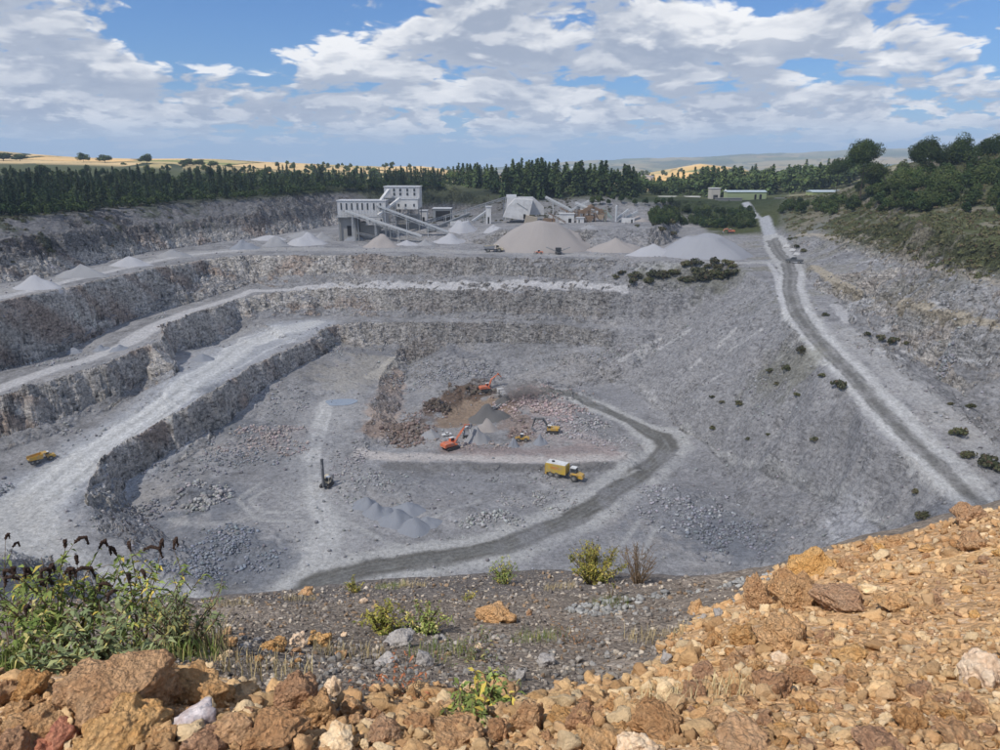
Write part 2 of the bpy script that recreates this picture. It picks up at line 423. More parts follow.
# --- triangulate
_v2 = [Vector((p[0], p[1])) for p in TV]
_ov, _oe, _of, _ovm, _oem, _ofm = geometry.delaunay_2d_cdt(_v2, TE, [], 0, 1e-3)
tvx = np.array([(p.x, p.y, 0.0) for p in _ov])
_unk = []
for i, src in enumerate(_ovm):
    if src: tvx[i, 2] = TV[src[0]][2]
    else: _unk.append(i)
if _unk:
    known = np.array([i for i in range(len(tvx)) if i not in set(_unk)])
    for i in _unk:                # where two lines cross: nearest known points
        d = np.hypot(tvx[known, 0] - tvx[i, 0], tvx[known, 1] - tvx[i, 1]); o = np.argsort(d)[:2]
        w = 1 / (d[o] + 1e-6); tvx[i, 2] = (tvx[known[o], 2] * w).sum() / w.sum()
    print("crossings", len(_unk), [(round(500 + FPX * tvx[i, 0] / (tvx[i, 1] * CT - tvx[i, 2] * ST)), round(tvx[i, 1])) for i in _unk])

# --- polar grid: columns of constant x/y, rows of constant y
def spaced(parts):
    out = [parts[0][0]]
    for a, b, n, mode in parts:
        t = np.linspace(0, 1, n + 1)[1:]
        out += list(a * (b / a) ** t if mode == 'g' else a + (b - a) * t)
    return np.array(out)
YS = spaced([(0.5, 14.0, 300, 'g'), (14.0, 95.0, 60, 'g'), (95, 370, 640, 'l'), (370, 640, 260, 'l'), (640, 1400, 130, 'g'), (1400, 11800, 120, 'g')])
SS = np.concatenate([np.linspace(-1.5, -0.78, 90)[:-1], np.linspace(-0.78, 0.78, 1020), np.linspace(0.78, 1.5, 90)[1:]])
NR, NC = len(YS), len(SS)
SG, YG = np.meshgrid(SS, YS)
XG = SG * YG
H = np.full(XG.shape, np.nan)
for f in _of:
    for k in range(1, len(f) - 1):
        a, b, c = tvx[f[0]], tvx[f[k]], tvx[f[k + 1]]
        ys_ = (a[1], b[1], c[1]); ss_ = (a[0] / a[1], b[0] / b[1], c[0] / c[1])
        r0, r1 = np.searchsorted(YS, min(ys_)) - 1, np.searchsorted(YS, max(ys_)) + 1
        c0, c1 = np.searchsorted(SS, min(ss_)) - 1, np.searchsorted(SS, max(ss_)) + 1
        r0 = max(r0, 0); c0 = max(c0, 0)
        X_ = XG[r0:r1, c0:c1]; Y_ = YG[r0:r1, c0:c1]
        if X_.size == 0: continue
        det = (b[1] - c[1]) * (a[0] - c[0]) + (c[0] - b[0]) * (a[1] - c[1])
        if abs(det) < 1e-9: continue
        l1 = ((b[1] - c[1]) * (X_ - c[0]) + (c[0] - b[0]) * (Y_ - c[1])) / det
        l2 = ((c[1] - a[1]) * (X_ - c[0]) + (a[0] - c[0]) * (Y_ - c[1])) / det
        l3 = 1 - l1 - l2
        m = (l1 >= -1e-6) & (l2 >= -1e-6) & (l3 >= -1e-6)
        Hs = H[r0:r1, c0:c1]
        Hs[m] = (l1 * a[2] + l2 * b[2] + l3 * c[2])[m]
for j in range(NR):               # outside the hull: hold the row's last value
    ok = ~np.isnan(H[j])
    if ok.any(): H[j] = np.interp(SS, SS[ok], H[j][ok])
    else: H[j] = H[j - 1]

def grid_lookup(G, x, y):
    x = np.asarray(x, float); y = np.maximum(np.asarray(y, float), YS[0] + 1e-6)
    fr = np.interp(y, YS, np.arange(NR)); fc = np.interp(x / y, SS, np.arange(NC))
    r = np.clip(fr.astype(int), 0, NR - 2); c = np.clip(fc.astype(int), 0, NC - 2)
    a = fr - r; b = fc - c
    return (G[r, c] * (1 - b) + G[r, c + 1] * b) * (1 - a) + (G[r + 1, c] * (1 - b) + G[r + 1, c + 1] * b) * a
def slopes(G):
    gs = np.gradient(G, SS, axis=1); gy = np.gradient(G, YS, axis=0)
    return gs / YG, gy - (SG / YG) * gs

# --- warp the lines so that crests and feet run unevenly
qz = sstep(YG, 95, 130) * (1 - sstep(YG, 640, 900))       # quarry zone
nz = 1 - sstep(YG, 11, 20)                                # foreground
wx = qz * (fbm(XG / 13, YG / 13, 3, 3) * 2.6 + fbm(XG / 3.2, YG / 3.2, 4, 3) * 1.1)
wy = qz * (fbm(XG / 9, YG / 9, 5, 3) * 2.4 + fbm(XG / 2.6, YG / 2.6, 6, 3) * 1.2)
_rl = np.array(RL + RR)
H0 = H.copy()
H = grid_lookup(H0, XG + wx, YG + wy)
gx, gy = slopes(H)
SL = np.hypot(gx, gy)
def rslope(X_, Y_):               # the loose slope below the long haul road, and its foot
    a = np.array([p[:2] for p in TR]); b = np.array([p[:2] for p in RL])
    xa = np.interp(Y_, a[::-1, 1], a[::-1, 0]); xb = np.interp(Y_, b[::-1, 1], b[::-1, 0])
    return sstep(X_ - xa, -8, 2) * (1 - sstep(X_ - xb, 0, 4)) * sstep(Y_, 110, 120) * (1 - sstep(Y_, 285, 330))
RS = rslope(XG, YG)
FACE = sstep(SL, 0.75, 1.35) * qz * (1 - RS)
slope_px = sstep(SL, 0.25, 0.6) * qz
n_w = fbm(XG / 6, YG / 6, 22, 2)
# crags: ledges and vertical joints on the faces, lumps on the talus
H = H + FACE * (fbm(XG / 5.5, YG / 5.5, 21, 5, 0.6) * 3.4 + (worley(XG / 3.4 + 0.4 * n_w, YG / 3.4, 31)[1] - 0.5) * 1.5 + (worley(XG / 1.2, YG / 1.2, 33)[1] - 0.5) * 0.5)
tn = fbm(XG / 9, YG / 9, 23, 4) * 1.6          # bedding ledges
tz = H / 3.4 + tn; tf = tz - np.floor(tz)
H = H + FACE * 0.9 * ((np.floor(tz) + sstep(tf, 0.3, 0.7) - tn) * 3.4 - H)
H = H + FACE * (fbm(XG / 1.4, YG / 1.4, 24, 3) * 0.35)
H = H + RS * (fbm((XG * 0.8 + YG * 0.6) / 3.2, (YG * 0.8 - XG * 0.6) / 14, 45, 4) * 0.5 + (worley(XG / 6, YG / 6, 46)[1] - 0.5) * 0.25)
H = H + (slope_px - FACE).clip(0) * (1 - 0.7 * RS) * (fbm(XG / 7, YG / 7, 41, 4) * 1.0)
# tilted rock slabs on the right-hand side of the haul road
rg = sstep(XG - YG * 0.47, 0, 12) * sstep(YG, 110, 140) * (1 - sstep(YG, 380, 430)) * sstep(H, -60 * SC, -55 * SC)
q = (XG * 0.85 - YG * 0.42) / 5.5 + fbm(XG / 11, YG / 11, 51, 3) * 1.5
saw = (q - np.floor(q))
H = H + rg * sstep(SL, 0.12, 0.4) * (saw * 1.3 - 0.65 + fbm(XG / 5, YG / 5, 52, 5, 0.6) * 1.15)
H = H + qz * (fbm(XG / 2.2, YG / 2.2, 61, 4) * 0.16 + fbm(XG / 22, YG / 22, 62, 3) * 0.4)
_b = np.zeros_like(H)
for _i in (-3, -2, -1, 0, 1, 2, 3):
    for _j in (-3, -2, -1, 0, 1, 2, 3): _b += np.roll(np.roll(H, _i, 0), _j, 1)
_b /= 49; H = np.where((YG > 100) & (YG < 600) & (H - _b > 1.1), _b + 1.1, H)
far = sstep(YG, 700, 1100)
H = H + far * fbm(XG / 260, YG / 420, 71, 4) * YG * 0.0035
# foreground lumps
H = H + nz * (fbm(XG / 0.5, YG / 0.5, 81, 4) * 0.055 + fbm(XG / 2.2, YG / 2.2, 82, 3) * 0.12) * sstep(YG, 0.6, 2.0)
for px_, py_, zz_, rx_, ry_, hh_ in ((438, 408, -93.5, 7, 5, 3.2), (452, 397, -93, 7, 4, 3.4), (476, 391, -92.5, 9, 4, 4.0), (410, 432, -93.5, 8, 5, 2.6), (545, 402, -93.5, 17, 9, 4.2), (528, 392, -93, 12, 4, 3.0),
                                     (520, 424, -94, 8, 4, 2.6), (578, 425, -94, 14, 8, 2.2), (425, 372, -90, 16, 8, 3.0), (470, 372, -88, 14, 8, 2.5), (205, 497, -93.5, 10, 6, 2.0), (265, 438, -90, 13, 8, 2.2), (225, 552, -95, 14, 9, 1.6), (480, 518, -95, 12, 5, 1.5), (680, 500, -95.5, 14, 8, 2.0), (385, 485, -93.5, 13, 6, 1.6)):
    _c = at_z(px_, py_, zz_ * SC)
    _g = np.exp(-(((XG - _c[0]) / rx_) ** 2 + ((YG - _c[1]) / ry_) ** 2) * 1.2)
    H = H + _g * hh_ * (1 + 0.5 * fbm(XG / 2.5, YG / 2.5, int(px_), 3))
H = H - 2.2 * np.exp(-(((XG - at_z(478, 412, -94 * SC)[0]) / 15) ** 2 + ((YG - at_z(478, 412, -94 * SC)[1]) / 13) ** 2) ** 2)
_pc = at_z(341, 402, -87 * SC)
_pd = np.hypot((XG - _pc[0]) / 1.15, YG - _pc[1])
PUDZ = float(grid_lookup(H, _pc[0], _pc[1]))
_pm = 1 - sstep(_pd, 6.0, 12.0)
H = H * (1 - _pm) + (PUDZ + (H - grid_lookup(H0, XG, YG)) * 0.25) * _pm
def ground(x, y): return float(grid_lookup(H, x, y))
def ground_ext(x, y):             # the bank carried on sideways and behind the viewpoint
    x = np.asarray(x, float); y = np.asarray(y, float); yc = np.maximum(y, 0.55)
    return grid_lookup(H, np.clip(x, -1.49 * yc, 1.49 * yc), yc)
def hit(px, py, y0=1.0, y1=9000.0):
    d = ray(px, py)
    t = np.geomspace(y0, y1, 6000) / d[1]
    x, y, z = d[0] * t, d[1] * t, d[2] * t
    g = grid_lookup(H, x, y)
    k = np.argmax(z < g)
    if not (z < g).any(): return np.array((x[-1], y[-1], g[-1]))
    a, b = t[max(k - 1, 0)], t[k]
    for _ in range(20):
        m = (a + b) / 2
        if d[2] * m < ground(d[0] * m, d[1] * m): b = m
        else: a = m
    return d * b
QY = 100.0
def qhit(px, py): return hit(px, py, QY)
# ================================================================== SURFACE COLOURS (what each stretch of ground is made of)
gx, gy = slopes(H)
SL = np.hypot(gx, gy)
FACE = sstep(SL, 0.7, 1.3) * qz * (1 - RS)
n1 = fbm(XG / 14, YG / 14, 101, 4); n2 = fbm(XG / 4, YG / 4, 102, 4); n3 = fbm(XG / 1.3, YG / 1.3, 103, 3)
CG = np.empty(XG.shape + (3,), np.float32)
def col(c): return np.array(c, np.float32)
def blend(mask, c):
    CG[:] = CG * (1 - mask[..., None]) + (np.asarray(c, np.float32) if not isinstance(c, tuple) else col(c)) * mask[..., None]
CG[:] = col((0.272, 0.268, 0.270))
CG *= (1 + 0.34 * n1 + 0.30 * n2 + 0.25 * n3)[..., None]
blend(sstep(n1, 0.15, 0.5) * 0.35, (0.33, 0.30, 0.27))
# rock faces: tan limestone with brown and dark joints
streak = fbm(XG / 3.5, YG / 6 + H / 3.0, 111, 5, 0.6)
bed = fbm(XG / 9 + YG / 30, H / 1.1, 112, 4, 0.6); stain = fbm(XG / 10, YG / 10 + H / 9, 113, 4)
facec = col((0.74, 0.69, 0.63)) * (1 + 0.30 * n2 + 0.25 * streak)[..., None]
facec = facec * (1 - 0.55 * sstep(streak, 0.22, 0.5))[..., None] + col((0.17, 0.12, 0.085)) * (0.55 * sstep(streak, 0.22, 0.5))[..., None]
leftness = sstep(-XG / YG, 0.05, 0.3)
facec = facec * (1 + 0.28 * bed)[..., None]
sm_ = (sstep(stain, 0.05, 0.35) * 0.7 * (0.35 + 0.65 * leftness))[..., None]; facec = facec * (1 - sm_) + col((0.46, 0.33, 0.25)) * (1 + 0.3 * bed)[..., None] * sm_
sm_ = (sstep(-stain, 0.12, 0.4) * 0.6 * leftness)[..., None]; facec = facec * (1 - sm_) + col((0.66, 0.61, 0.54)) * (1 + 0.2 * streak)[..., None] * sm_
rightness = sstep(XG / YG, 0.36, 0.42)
facec = facec * (0.68 + 0.36 * np.maximum(leftness, 0.75 * rightness))[..., None]  # left faces lightened in colour to stand in for sun falling on them
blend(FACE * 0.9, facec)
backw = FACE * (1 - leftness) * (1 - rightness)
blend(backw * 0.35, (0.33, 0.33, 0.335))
blend(RS * qz * 0.5, (0.325, 0.32, 0.322))
def segdist(X_, Y_, pts):
    """distance to a polyline with interpolated half width; returns distance/half width"""
    best = np.full(X_.shape, 99.0)
    for (a, wa), (b, wb) in zip(pts[:-1], pts[1:]):
        ab = b - a; L2 = (ab ** 2).sum()
        t = np.clip(((X_ - a[0]) * ab[0] + (Y_ - a[1]) * ab[1]) / L2, 0, 1)
        d = np.hypot(X_ - a[0] - t * ab[0], Y_ - a[1] - t * ab[1]) / (wa + (wb - wa) * t)
        best = np.minimum(best, d)
    return best
PATHS = {}
def pathmask(pts, soft=0.35, key=None, ragged=0.12):
    P = []
    for p in pts:
        h = qhit(p[0], p[1]); P.append((h[:2], p[2]))
    if key: PATHS[key] = P
    xs = [p[0][0] for p in P]; ys = [p[0][1] for p in P]; w = max(p[1] for p in P) * 2.5
    r0 = max(np.searchsorted(YS, min(ys) - w) - 1, 0); r1 = min(np.searchsorted(YS, max(ys) + w) + 1, NR)
    M = np.zeros(XG.shape, np.float32)
    X_, Y_ = XG[r0:r1], YG[r0:r1]
    d = segdist(X_, Y_, P)
    d = d + ragged * (fbm(X_ / 3, Y_ / 3, 131, 3) * 1.6)
    M[r0:r1] = 1 - sstep(d, 1 - soft, 1 + soft * 0.4)
    return M, d, (r0, r1)
LIGHT = (0.47, 0.46, 0.455)
def paint(c, pts, amt=1.0, soft=0.35, key=None, ragged=0.12, steep=True):
    m, d, rr = pathmask(pts, soft, key, ragged)
    if steep: m = m * (1 - FACE)
    blend(m * amt, c)
    return m, d, rr
ROAD = np.zeros(XG.shape, bool)
def add_road(m): ROAD[:] |= (m > 0.5)
# green cover on the old slopes: right hill, left wall top, wood belt
hillg = np.maximum(sstep(XG / YG - 0.40 + 0.03 * n1, 0.0, 0.06) * sstep(H, -39 * SC, -33 * SC), sstep(XG / YG - 0.372, 0.0, 0.02) * sstep(H + 2 * n1, -41 * SC, -37 * SC) * sstep(YG, 330, 400)) * sstep(YG, 150, 190) * (1 - sstep(YG, 900, 1000))
scrubn = sstep(n1 * 0.7 + n2 * 0.6 + 0.25, -0.15, 0.3)
blend(hillg * (0.35 + 0.6 * scrubn), (0.085, 0.095, 0.035))
blend(hillg * (1 - scrubn) * 0.7, (0.23, 0.20, 0.13))
lowhill = sstep(XG / YG - 0.30, 0.0, 0.06) * sstep(H, -60 * SC, -52 * SC) * (1 - hillg) * qz * sstep(n1 + 0.7 * n2, 0.1, 0.5)
blend(lowhill * 0.45, (0.15, 0.145, 0.09))
leftw = np.maximum(sstep(-XG / YG + 0.02 * n1, 0.05, 0.2), sstep(-XG / YG, -0.05, 0.0) * sstep(YG, 455, 480) * sstep(H, -41 * SC, -40 * SC)) * sstep(H, -41 * SC, -36 * SC) * sstep(YG, 200, 230) * (1 - sstep(YG, 700, 800))
blend(leftw * 0.75, (0.16, 0.155, 0.155)); blend(leftw * sstep(n2 + n1, 0.0, 0.5) * 0.7 * sstep(-XG / YG, 0.3, 0.5), (0.06, 0.075, 0.03))
wood = sstep(H, -24 * SC, -20 * SC) * sstep(YG, 240, 300) * (1 - sstep(YG, 700, 850)) * sstep(-XG / YG, 0.0, 0.15)
blend(wood, (0.04, 0.05, 0.02))
mid = sstep(YG, 400, 425) * sstep(H + n1, -44 * SC, -42.5 * SC) * (1 - sstep(YG, 900, 950)) * sstep(XG / YG, 0.265, 0.285)
blend(mid * (1 - hillg), (0.075, 0.085, 0.035))
mid = sstep(YG, 480, 520) * sstep(H, -40 * SC, -36 * SC) * (1 - sstep(YG, 900, 950)) * sstep(XG / YG, 0.14, 0.19) * (1 - hillg)
blend(mid, (0.05, 0.065, 0.03))
behind = sstep(YG, 535, 560) * sstep(H, -36 * SC, -31 * SC) * (1 - sstep(YG, 900, 950)) * (1 - hillg)
blend(behind * 0.9, (0.06, 0.07, 0.03))
backp = sstep(YG, 440, 470) * (1 - sstep(YG, 545, 560)) * (1 - sstep(np.abs(XG / YG + 0.02), 0.16, 0.2))
blend(backp * 0.6 * sstep(n1 + n2 * .6, -.3, .3), (0.15, 0.145, 0.135)); blend(backp * sstep(n2 - n1, 0.25, 0.6) * .7, (0.075, 0.08, 0.045))
# countryside beyond: fields, hedges and woods
big = sstep(YG, 760, 860) + 0
fx_ = XG + fbm(XG / 300, YG / 300, 141, 2) * 60; fy_ = YG + fbm(XG / 300, YG / 300, 142, 2) * 60
def fields(sz_x, sz_y, seed):
    d, v = worley(fx_ / sz_x, fy_ / sz_y, seed)
    c = np.empty(XG.shape + (3,), np.float32)
    pal = [((0.56, 0.40, 0.20), 0.0), ((0.50, 0.38, 0.21), 0.22), ((0.17, 0.19, 0.07), 0.40), ((0.62, 0.40, 0.17), 0.52), ((0.08, 0.10, 0.045), 0.68), ((0.36, 0.31, 0.16), 0.84)]
    c[:] = col(pal[0][0])
    for p, t in pal[1:]:
        c = np.where((v > t)[..., None], col(p), c)
    d2, v2 = worley((fx_ + sz_x * 0.07) / sz_x, (fy_ + sz_y * 0.05) / sz_y, seed)
    hedge = (np.abs(v - v2) > 1e-4)
    c = np.where(hedge[..., None], col((0.035, 0.045, 0.02)), c)
    return c
fA = fields(120, 150, 151); fB = fields(420, 520, 152)
blend(big * (YG < 3000), fA); blend(big * (YG >= 3000), fB)
leftf = big * (XG / YG < 0.0) * (YG < 1900) * (fA[..., 0] > 0.06)
blend(leftf * 0.6 * sstep(fbm(XG / 90, YG / 60, 153, 2), -0.45, -0.2), (0.50, 0.37, 0.20))
orange = big * sstep(XG / YG, 0.14, 0.17) * (1 - sstep(XG / YG, 0.33, 0.35)) * sstep(YG, 1150, 1250) * (YG < 2100)
blend(orange * 0.8 * sstep(fbm(XG / 80, YG / 60, 154, 2), -0.35, -0.1), (0.62, 0.40, 0.16))
blend(sstep(YG, 2200, 2600) * 0.62, (0.085, 0.11, 0.06))
blend(sstep(fbm(XG / 500, YG / 700, 155, 4), 0.1, 0.3) * sstep(YG, 2500, 3000) * 0.8, (0.06, 0.08, 0.04))

# dust and tracks on the benches and the floor
paint((0.36, 0.36, 0.37), [(0, 430, 8), (107, 400, 6), (171, 378, 6)], 0.0)
paint((0.40, 0.39, 0.375), [(-60, 305, 7), (60, 280, 7), (130, 264, 7), (200, 253, 8), (260, 249, 8), (420, 250, 8), (600, 256, 5)], 0.6)
m, d, rr = paint(LIGHT, [(-60, 312, 2.5), (60, 283, 2.5), (100, 274, 2.5), (150, 262, 2.5), (190, 255, 2.5), (240, 250, 3)], 0.9)
add_road(m)
m, d, rr = paint(LIGHT, [(-60, 408, 3.5), (0, 388, 4), (60, 367, 4), (120, 347, 4.5), (157, 325, 5), (190, 311, 4), (250, 291, 3), (330, 286, 3), (430, 286, 3), (500, 286, 3), (570, 286, 2.5), (625, 290, 1.6)], 0.95)
add_road(m)
m, d, rr = paint((0.40, 0.41, 0.43), [(12, 515, 17), (60, 480, 13), (110, 440, 11), (170, 400, 11), (210, 370, 12), (250, 345, 18), (290, 330, 16), (320, 322, 8)], 0.85, 0.5)
m, d, rr = paint((0.52, 0.52, 0.51), [(15, 535, 8), (22, 510, 9), (60, 478, 7.5), (110, 441, 5.5), (170, 400, 5), (210, 371, 5), (250, 343, 6), (290, 329, 7), (316, 322, 4)], 0.95, 0.4)
add_road(m)
B3 = [(18, 525), (24, 508), (60, 478), (110, 441), (170, 400), (211, 371), (250, 343), (290, 329)]
for off, c_ in ((-16, 0.36), (-9, 0.60), (-3, 0.38), (4, 0.60), (10, 0.37), (15, 0.57)):
    k_ = [0.8, 1, 1, .8, .7, .8, 1, .8]
    paint((c_, c_, c_ * .98), [(x + off * k, y + off * .55 * k, 0.75) for (x, y), k in zip(B3, k_)], 0.6, 0.9, ragged=0.5)
m, d, rr = paint((0.46, 0.455, 0.44), [(12, 512, 8), (30, 545, 8), (75, 570, 7), (130, 588, 7), (190, 605, 6)], 0.9, 0.5)
m, d, rr = paint((0.385, 0.38, 0.375), [(345, 395, 12), (320, 430, 9), (310, 465, 9), (315, 500, 10), (325, 535, 12), (310, 560, 12), (290, 585, 10)], 0.6, 0.6)
m, d, rr = paint((0.47, 0.465, 0.45), [(326, 402, 2.5), (318, 430, 3), (309, 465, 3), (316, 500, 3.2), (330, 525, 4), (318, 552, 5), (292, 590, 5)], 0.8, 0.5)
for off in ((0, 0), (9, 0)):
    paint((0.52, 0.515, 0.50), [(322 + off[0], 410, .6), (314 + off[0], 436, .6), (307 + off[0], 465, .6), (312 + off[0], 500, .6), (322 + off[0], 530, .7)], 0.7, 0.6)
# light shelf, light strip and pink patches in the lower pit
paint((0.50, 0.46, 0.43), [(362, 453, 3), (430, 457, 3.4), (500, 458, 4), (560, 459, 4.5), (625, 457, 5)], 0.9, 0.5, ragged=0.3)
paint((0.50, 0.47, 0.42), [(371, 377, 3), (384, 370, 3), (398, 360, 2.4)], 0.9)
paint((0.30, 0.23, 0.21), [(450, 450, 5), (520, 452, 5), (600, 450, 6)], 0.6, 0.6, ragged=0.4)
paint((0.29, 0.21, 0.145), [(450, 425, 6), (466, 408, 9), (495, 408, 8), (505, 398, 4)], 0.9, 0.4, ragged=0.3)
paint((0.13, 0.08, 0.05), [(436, 405, 4), (450, 398, 4)], 0.9, 0.4, ragged=0.4)
paint((0.12, 0.085, 0.06), [(462, 388, 3), (476, 391, 5)], 0.9, 0.4, ragged=0.4)
paint((0.11, 0.075, 0.055), [(400, 425, 4), (420, 420, 5)], 0.8, 0.5, ragged=0.4)
paint((0.42, 0.34, 0.32), [(520, 395, 8), (550, 405, 10), (540, 425, 8), (600, 445, 6)], 0.5, 0.6, ragged=0.4)
paint((0.42, 0.36, 0.33), [(260, 440, 8), (290, 430, 6)], 0.5, 0.6, ragged=0.4)
paint((0.36, 0.33, 0.28), [(350, 375, 16), (380, 360, 8), (350, 350, 8)], 0.5, 0.6, ragged=0.4)
# bank below the shelf, gravelly
paint((0.155, 0.15, 0.145), [(390, 466, 3), (440, 468, 2.5), (500, 468, 2.5), (560, 469, 2.2), (615, 466, 2.2)], 0.8, 0.5)
paint((0.20, 0.20, 0.21), [(350, 350, 4), (430, 353, 5), (470, 356, 5)], 0.8, 0.6, ragged=0.4)
paint((0.42, 0.33, 0.27), [(399, 372, 2.5), (390, 390, 5), (388, 412, 6), (378, 432, 5)], 0.8, 0.5, ragged=0.4, steep=False)
paint((0.15, 0.11, 0.085), [(432, 410, 4), (445, 402, 4), (455, 397, 3)], 0.85, 0.5, ragged=0.5)
paint((0.16, 0.11, 0.08), [(466, 391, 4), (482, 391, 4)], 0.85, 0.5, ragged=0.5)
paint((0.25, 0.19, 0.155), [(378, 430, 5), (400, 430, 6), (420, 432, 6)], 0.7, 0.5, ragged=0.5, steep=False)
paint((0.24, 0.17, 0.13), [(510, 405, 3), (516, 422, 6), (520, 440, 4)], 0.6, 0.5, ragged=0.5)
# dark blue-grey rubble patches
for (px, py, w) in ((130, 520, 9), (215, 545, 9), (250, 560, 9), (690, 520, 14), (740, 540, 12), (205, 495, 8), (240, 425, 7)):
    paint((0.17, 0.18, 0.20), [(px - 14, py - 5, w), (px + 14, py + 5, w)], 0.75, 0.7, ragged=0.5)
paint((0.11, 0.115, 0.13), [(-60, 580, 14), (0, 560, 14), (40, 580, 14)], 0.9, 0.5)
# haul road out of the pit: pale verges, wet dark running surface
HR = [(545, 391), (572, 394), (602, 408), (635, 424), (662, 437), (668, 447), (655, 462), (632, 480), (600, 502), (560, 524), (505, 546), (440, 558), (370, 568), (315, 583), (285, 604)]
m, d, rr = paint((0.42, 0.415, 0.40), [(x, y, 4.8 + 3.2 * (i > 3)) for i, (x, y) in enumerate(HR)], 0.95, 0.3)
m, d, rr = paint((0.115, 0.11, 0.098), [(x, y, 2.2 + 1.5 * (i > 3)) for i, (x, y) in enumerate(HR)], 0.93, 0.35, key='pit')
add_road(m)
for off, c_ in ((-0.55, .20), (0.0, .19), (0.5, .21)):
    paint((c_, c_, c_ * .95), [(x + off * 4, y + off * (6 if i < 6 else 5), 0.5) for i, (x, y) in enumerate(HR)], 0.7, 0.9, ragged=0.6)
paint((0.25, 0.245, 0.235), [(x + 5, y + 6.5, 0.9) for i, (x, y) in enumerate(HR[5:])], 0.6, 0.9, ragged=0.6)
# right-hand haul road
HA = [(764, 217), (769, 232), (773, 247)]
m, d, rr = paint((0.40, 0.41, 0.43), [(746, 203, 3.2)] + [(x, y, 3.6) for x, y in HA], 0.95)
add_road(m)
HB = [(772, 240), (777, 250), (787, 261), (791, 274), (789, 289), (794, 306), (804, 323), (817, 340), (841, 364), (871, 398), (908, 437), (943, 470), (976, 500), (1024, 545)]
m, d, rr = paint((0.44, 0.435, 0.42), [(770, 236, 4), (778, 250, 6)] + [(x + 2, y, 5.2) for x, y in HB[3:]], 0.95, 0.18)
add_road(m)
m, d, rr = paint((0.15, 0.146, 0.137), [(x, y, 2.9) for x, y in HB], 0.95, 0.22, ragged=0.2)
blendm = np.zeros(XG.shape, np.float32); blendm[rr[0]:rr[1]] = (1 - sstep(np.abs(d - 0.5), 0.1, 0.25)) * (d < 1)
blend(blendm * 0.30 * (n2 > -0.3), (0.38, 0.375, 0.36))
paint((0.54, 0.535, 0.52), [(x - 10, y + 2, 0.9) for x, y in HB[3:]], 0.8, 0.6, ragged=0.4)
paint((0.54, 0.535, 0.52), [(x + 11, y - 2, 1.2) for x, y in HB[3:]], 0.7, 0.6, ragged=0.4)
for sx_ in (1.1, -1.1):
    paint((0.27, 0.265, 0.25), [(x + sx_ * (2 + i * .35), y, 0.5) for i, (x, y) in enumerate(HB)], 0.55, 0.8, ragged=0.3)
paint((0.50, 0.495, 0.49), [(768, 262, 1.2), (777, 276, 1.4), (779, 291, 1.2), (784, 308, 1.2)], 0.8, 0.5)
paint((0.42, 0.415, 0.40), [(640, 268, 3), (700, 266, 3), (745, 263, 3), (772, 262, 5)], 0.8)
for (a, b, c, d_, w_) in ((935, 300, 975, 292, 3), (960, 350, 995, 340, 4), (985, 352, 1000, 345, 4), (900, 318, 925, 312, 2), (850, 306, 870, 300, 1.6), (920, 288, 950, 280, 1.6), (880, 350, 900, 358, 2), (860, 262, 885, 258, 1.6), (835, 305, 850, 318, 2)):
    paint((0.46, 0.455, 0.45), [(a, b, w_), (c, d_, w_)], 0.85, 0.25, steep=False, ragged=0.25)
rb_ = rightness * qz * (1 - hillg) * (1 - FACE); blend(rb_ * 0.35 * sstep(n2, -0.2, 0.3), (0.36, 0.35, 0.345))
# old tracks on the right
paint((0.40, 0.35, 0.27), [(812, 266, 2), (832, 279, 2.2), (860, 294, 2.5), (905, 302, 2.5), (960, 317, 2.5), (1012, 330, 2.5), (1080, 345, 2.5)], 1.0, 0.35, steep=False)
paint((0.42, 0.37, 0.30), [(800, 235, 2), (825, 237, 2), (850, 240, 2.5), (905, 253, 3), (960, 270, 3), (1010, 285, 3)], 0.75, 0.6, ragged=0.4)
paint((0.40, 0.39, 0.375), [(852, 333, 6), (905, 378, 6), (945, 412, 5), (1000, 458, 5)], 0.6, 0.5)
paint((0.40, 0.395, 0.385), [(682, 428, 1.3), (710, 446, 1.3), (760, 467, 1.3), (800, 484, 1.3), (842, 503, 1.5), (885, 524, 1.5)], 0.95, 0.4, steep=False)
paint((0.13, 0.13, 0.13), [(682, 431, .5), (710, 449, .5), (760, 470, .5), (800, 487, .5), (842, 506, .6), (885, 528, .6)], 0.7, 0.5, steep=False)
paint((0.58, 0.58, 0.58), [(833, 522, 0.5), (846, 536, 0.6), (853, 548, 0.6)], 0.9, 0.4, steep=False); paint((0.33, 0.33, 0.35), [(842, 515, 3), (862, 540, 4)], 0.7, 0.3, steep=False); paint((0.58, 0.58, 0.58), [(826, 520, .5), (838, 540, .9), (842, 552, .9)], 0.9, 0.4, steep=False)
for (a, b, c, d_) in ((690, 330, 655, 350), (760, 330, 735, 348), (720, 375, 705, 384), (860, 300, 845, 312), (880, 290, 862, 303), (930, 345, 905, 352), (960, 300, 935, 309), (985, 285, 960, 292), (900, 320, 885, 330), (940, 262, 915, 270), (648, 345, 620, 360), (700, 360, 690, 368), (640, 385, 655, 400), (792, 345, 779, 358), (735, 330, 720, 345), (660, 340, 640, 355)):
    paint((0.47, 0.46, 0.45), [(a, b, 0.9), (c, d_, 1.3)], 0.8, 0.6, steep=False, ragged=0.5)
blend(paint((0.5, 0.5, 0.5), [(960, 295, 6), (990, 303, 5)], 0, 0.5, steep=False)[0] * 0.6, (0.42, 0.41, 0.40))
blend(paint((0.5, 0.5, 0.5), [(965, 345, 3), (990, 352, 5)], 0, 0.5, steep=False)[0] * 0.7, (0.43, 0.42, 0.41))
blend(paint((0.5, 0.5, 0.5), [(840, 515, 5), (852, 540, 4)], 0, 0.4, steep=False)[0] * 0.7, (0.40, 0.40, 0.41))
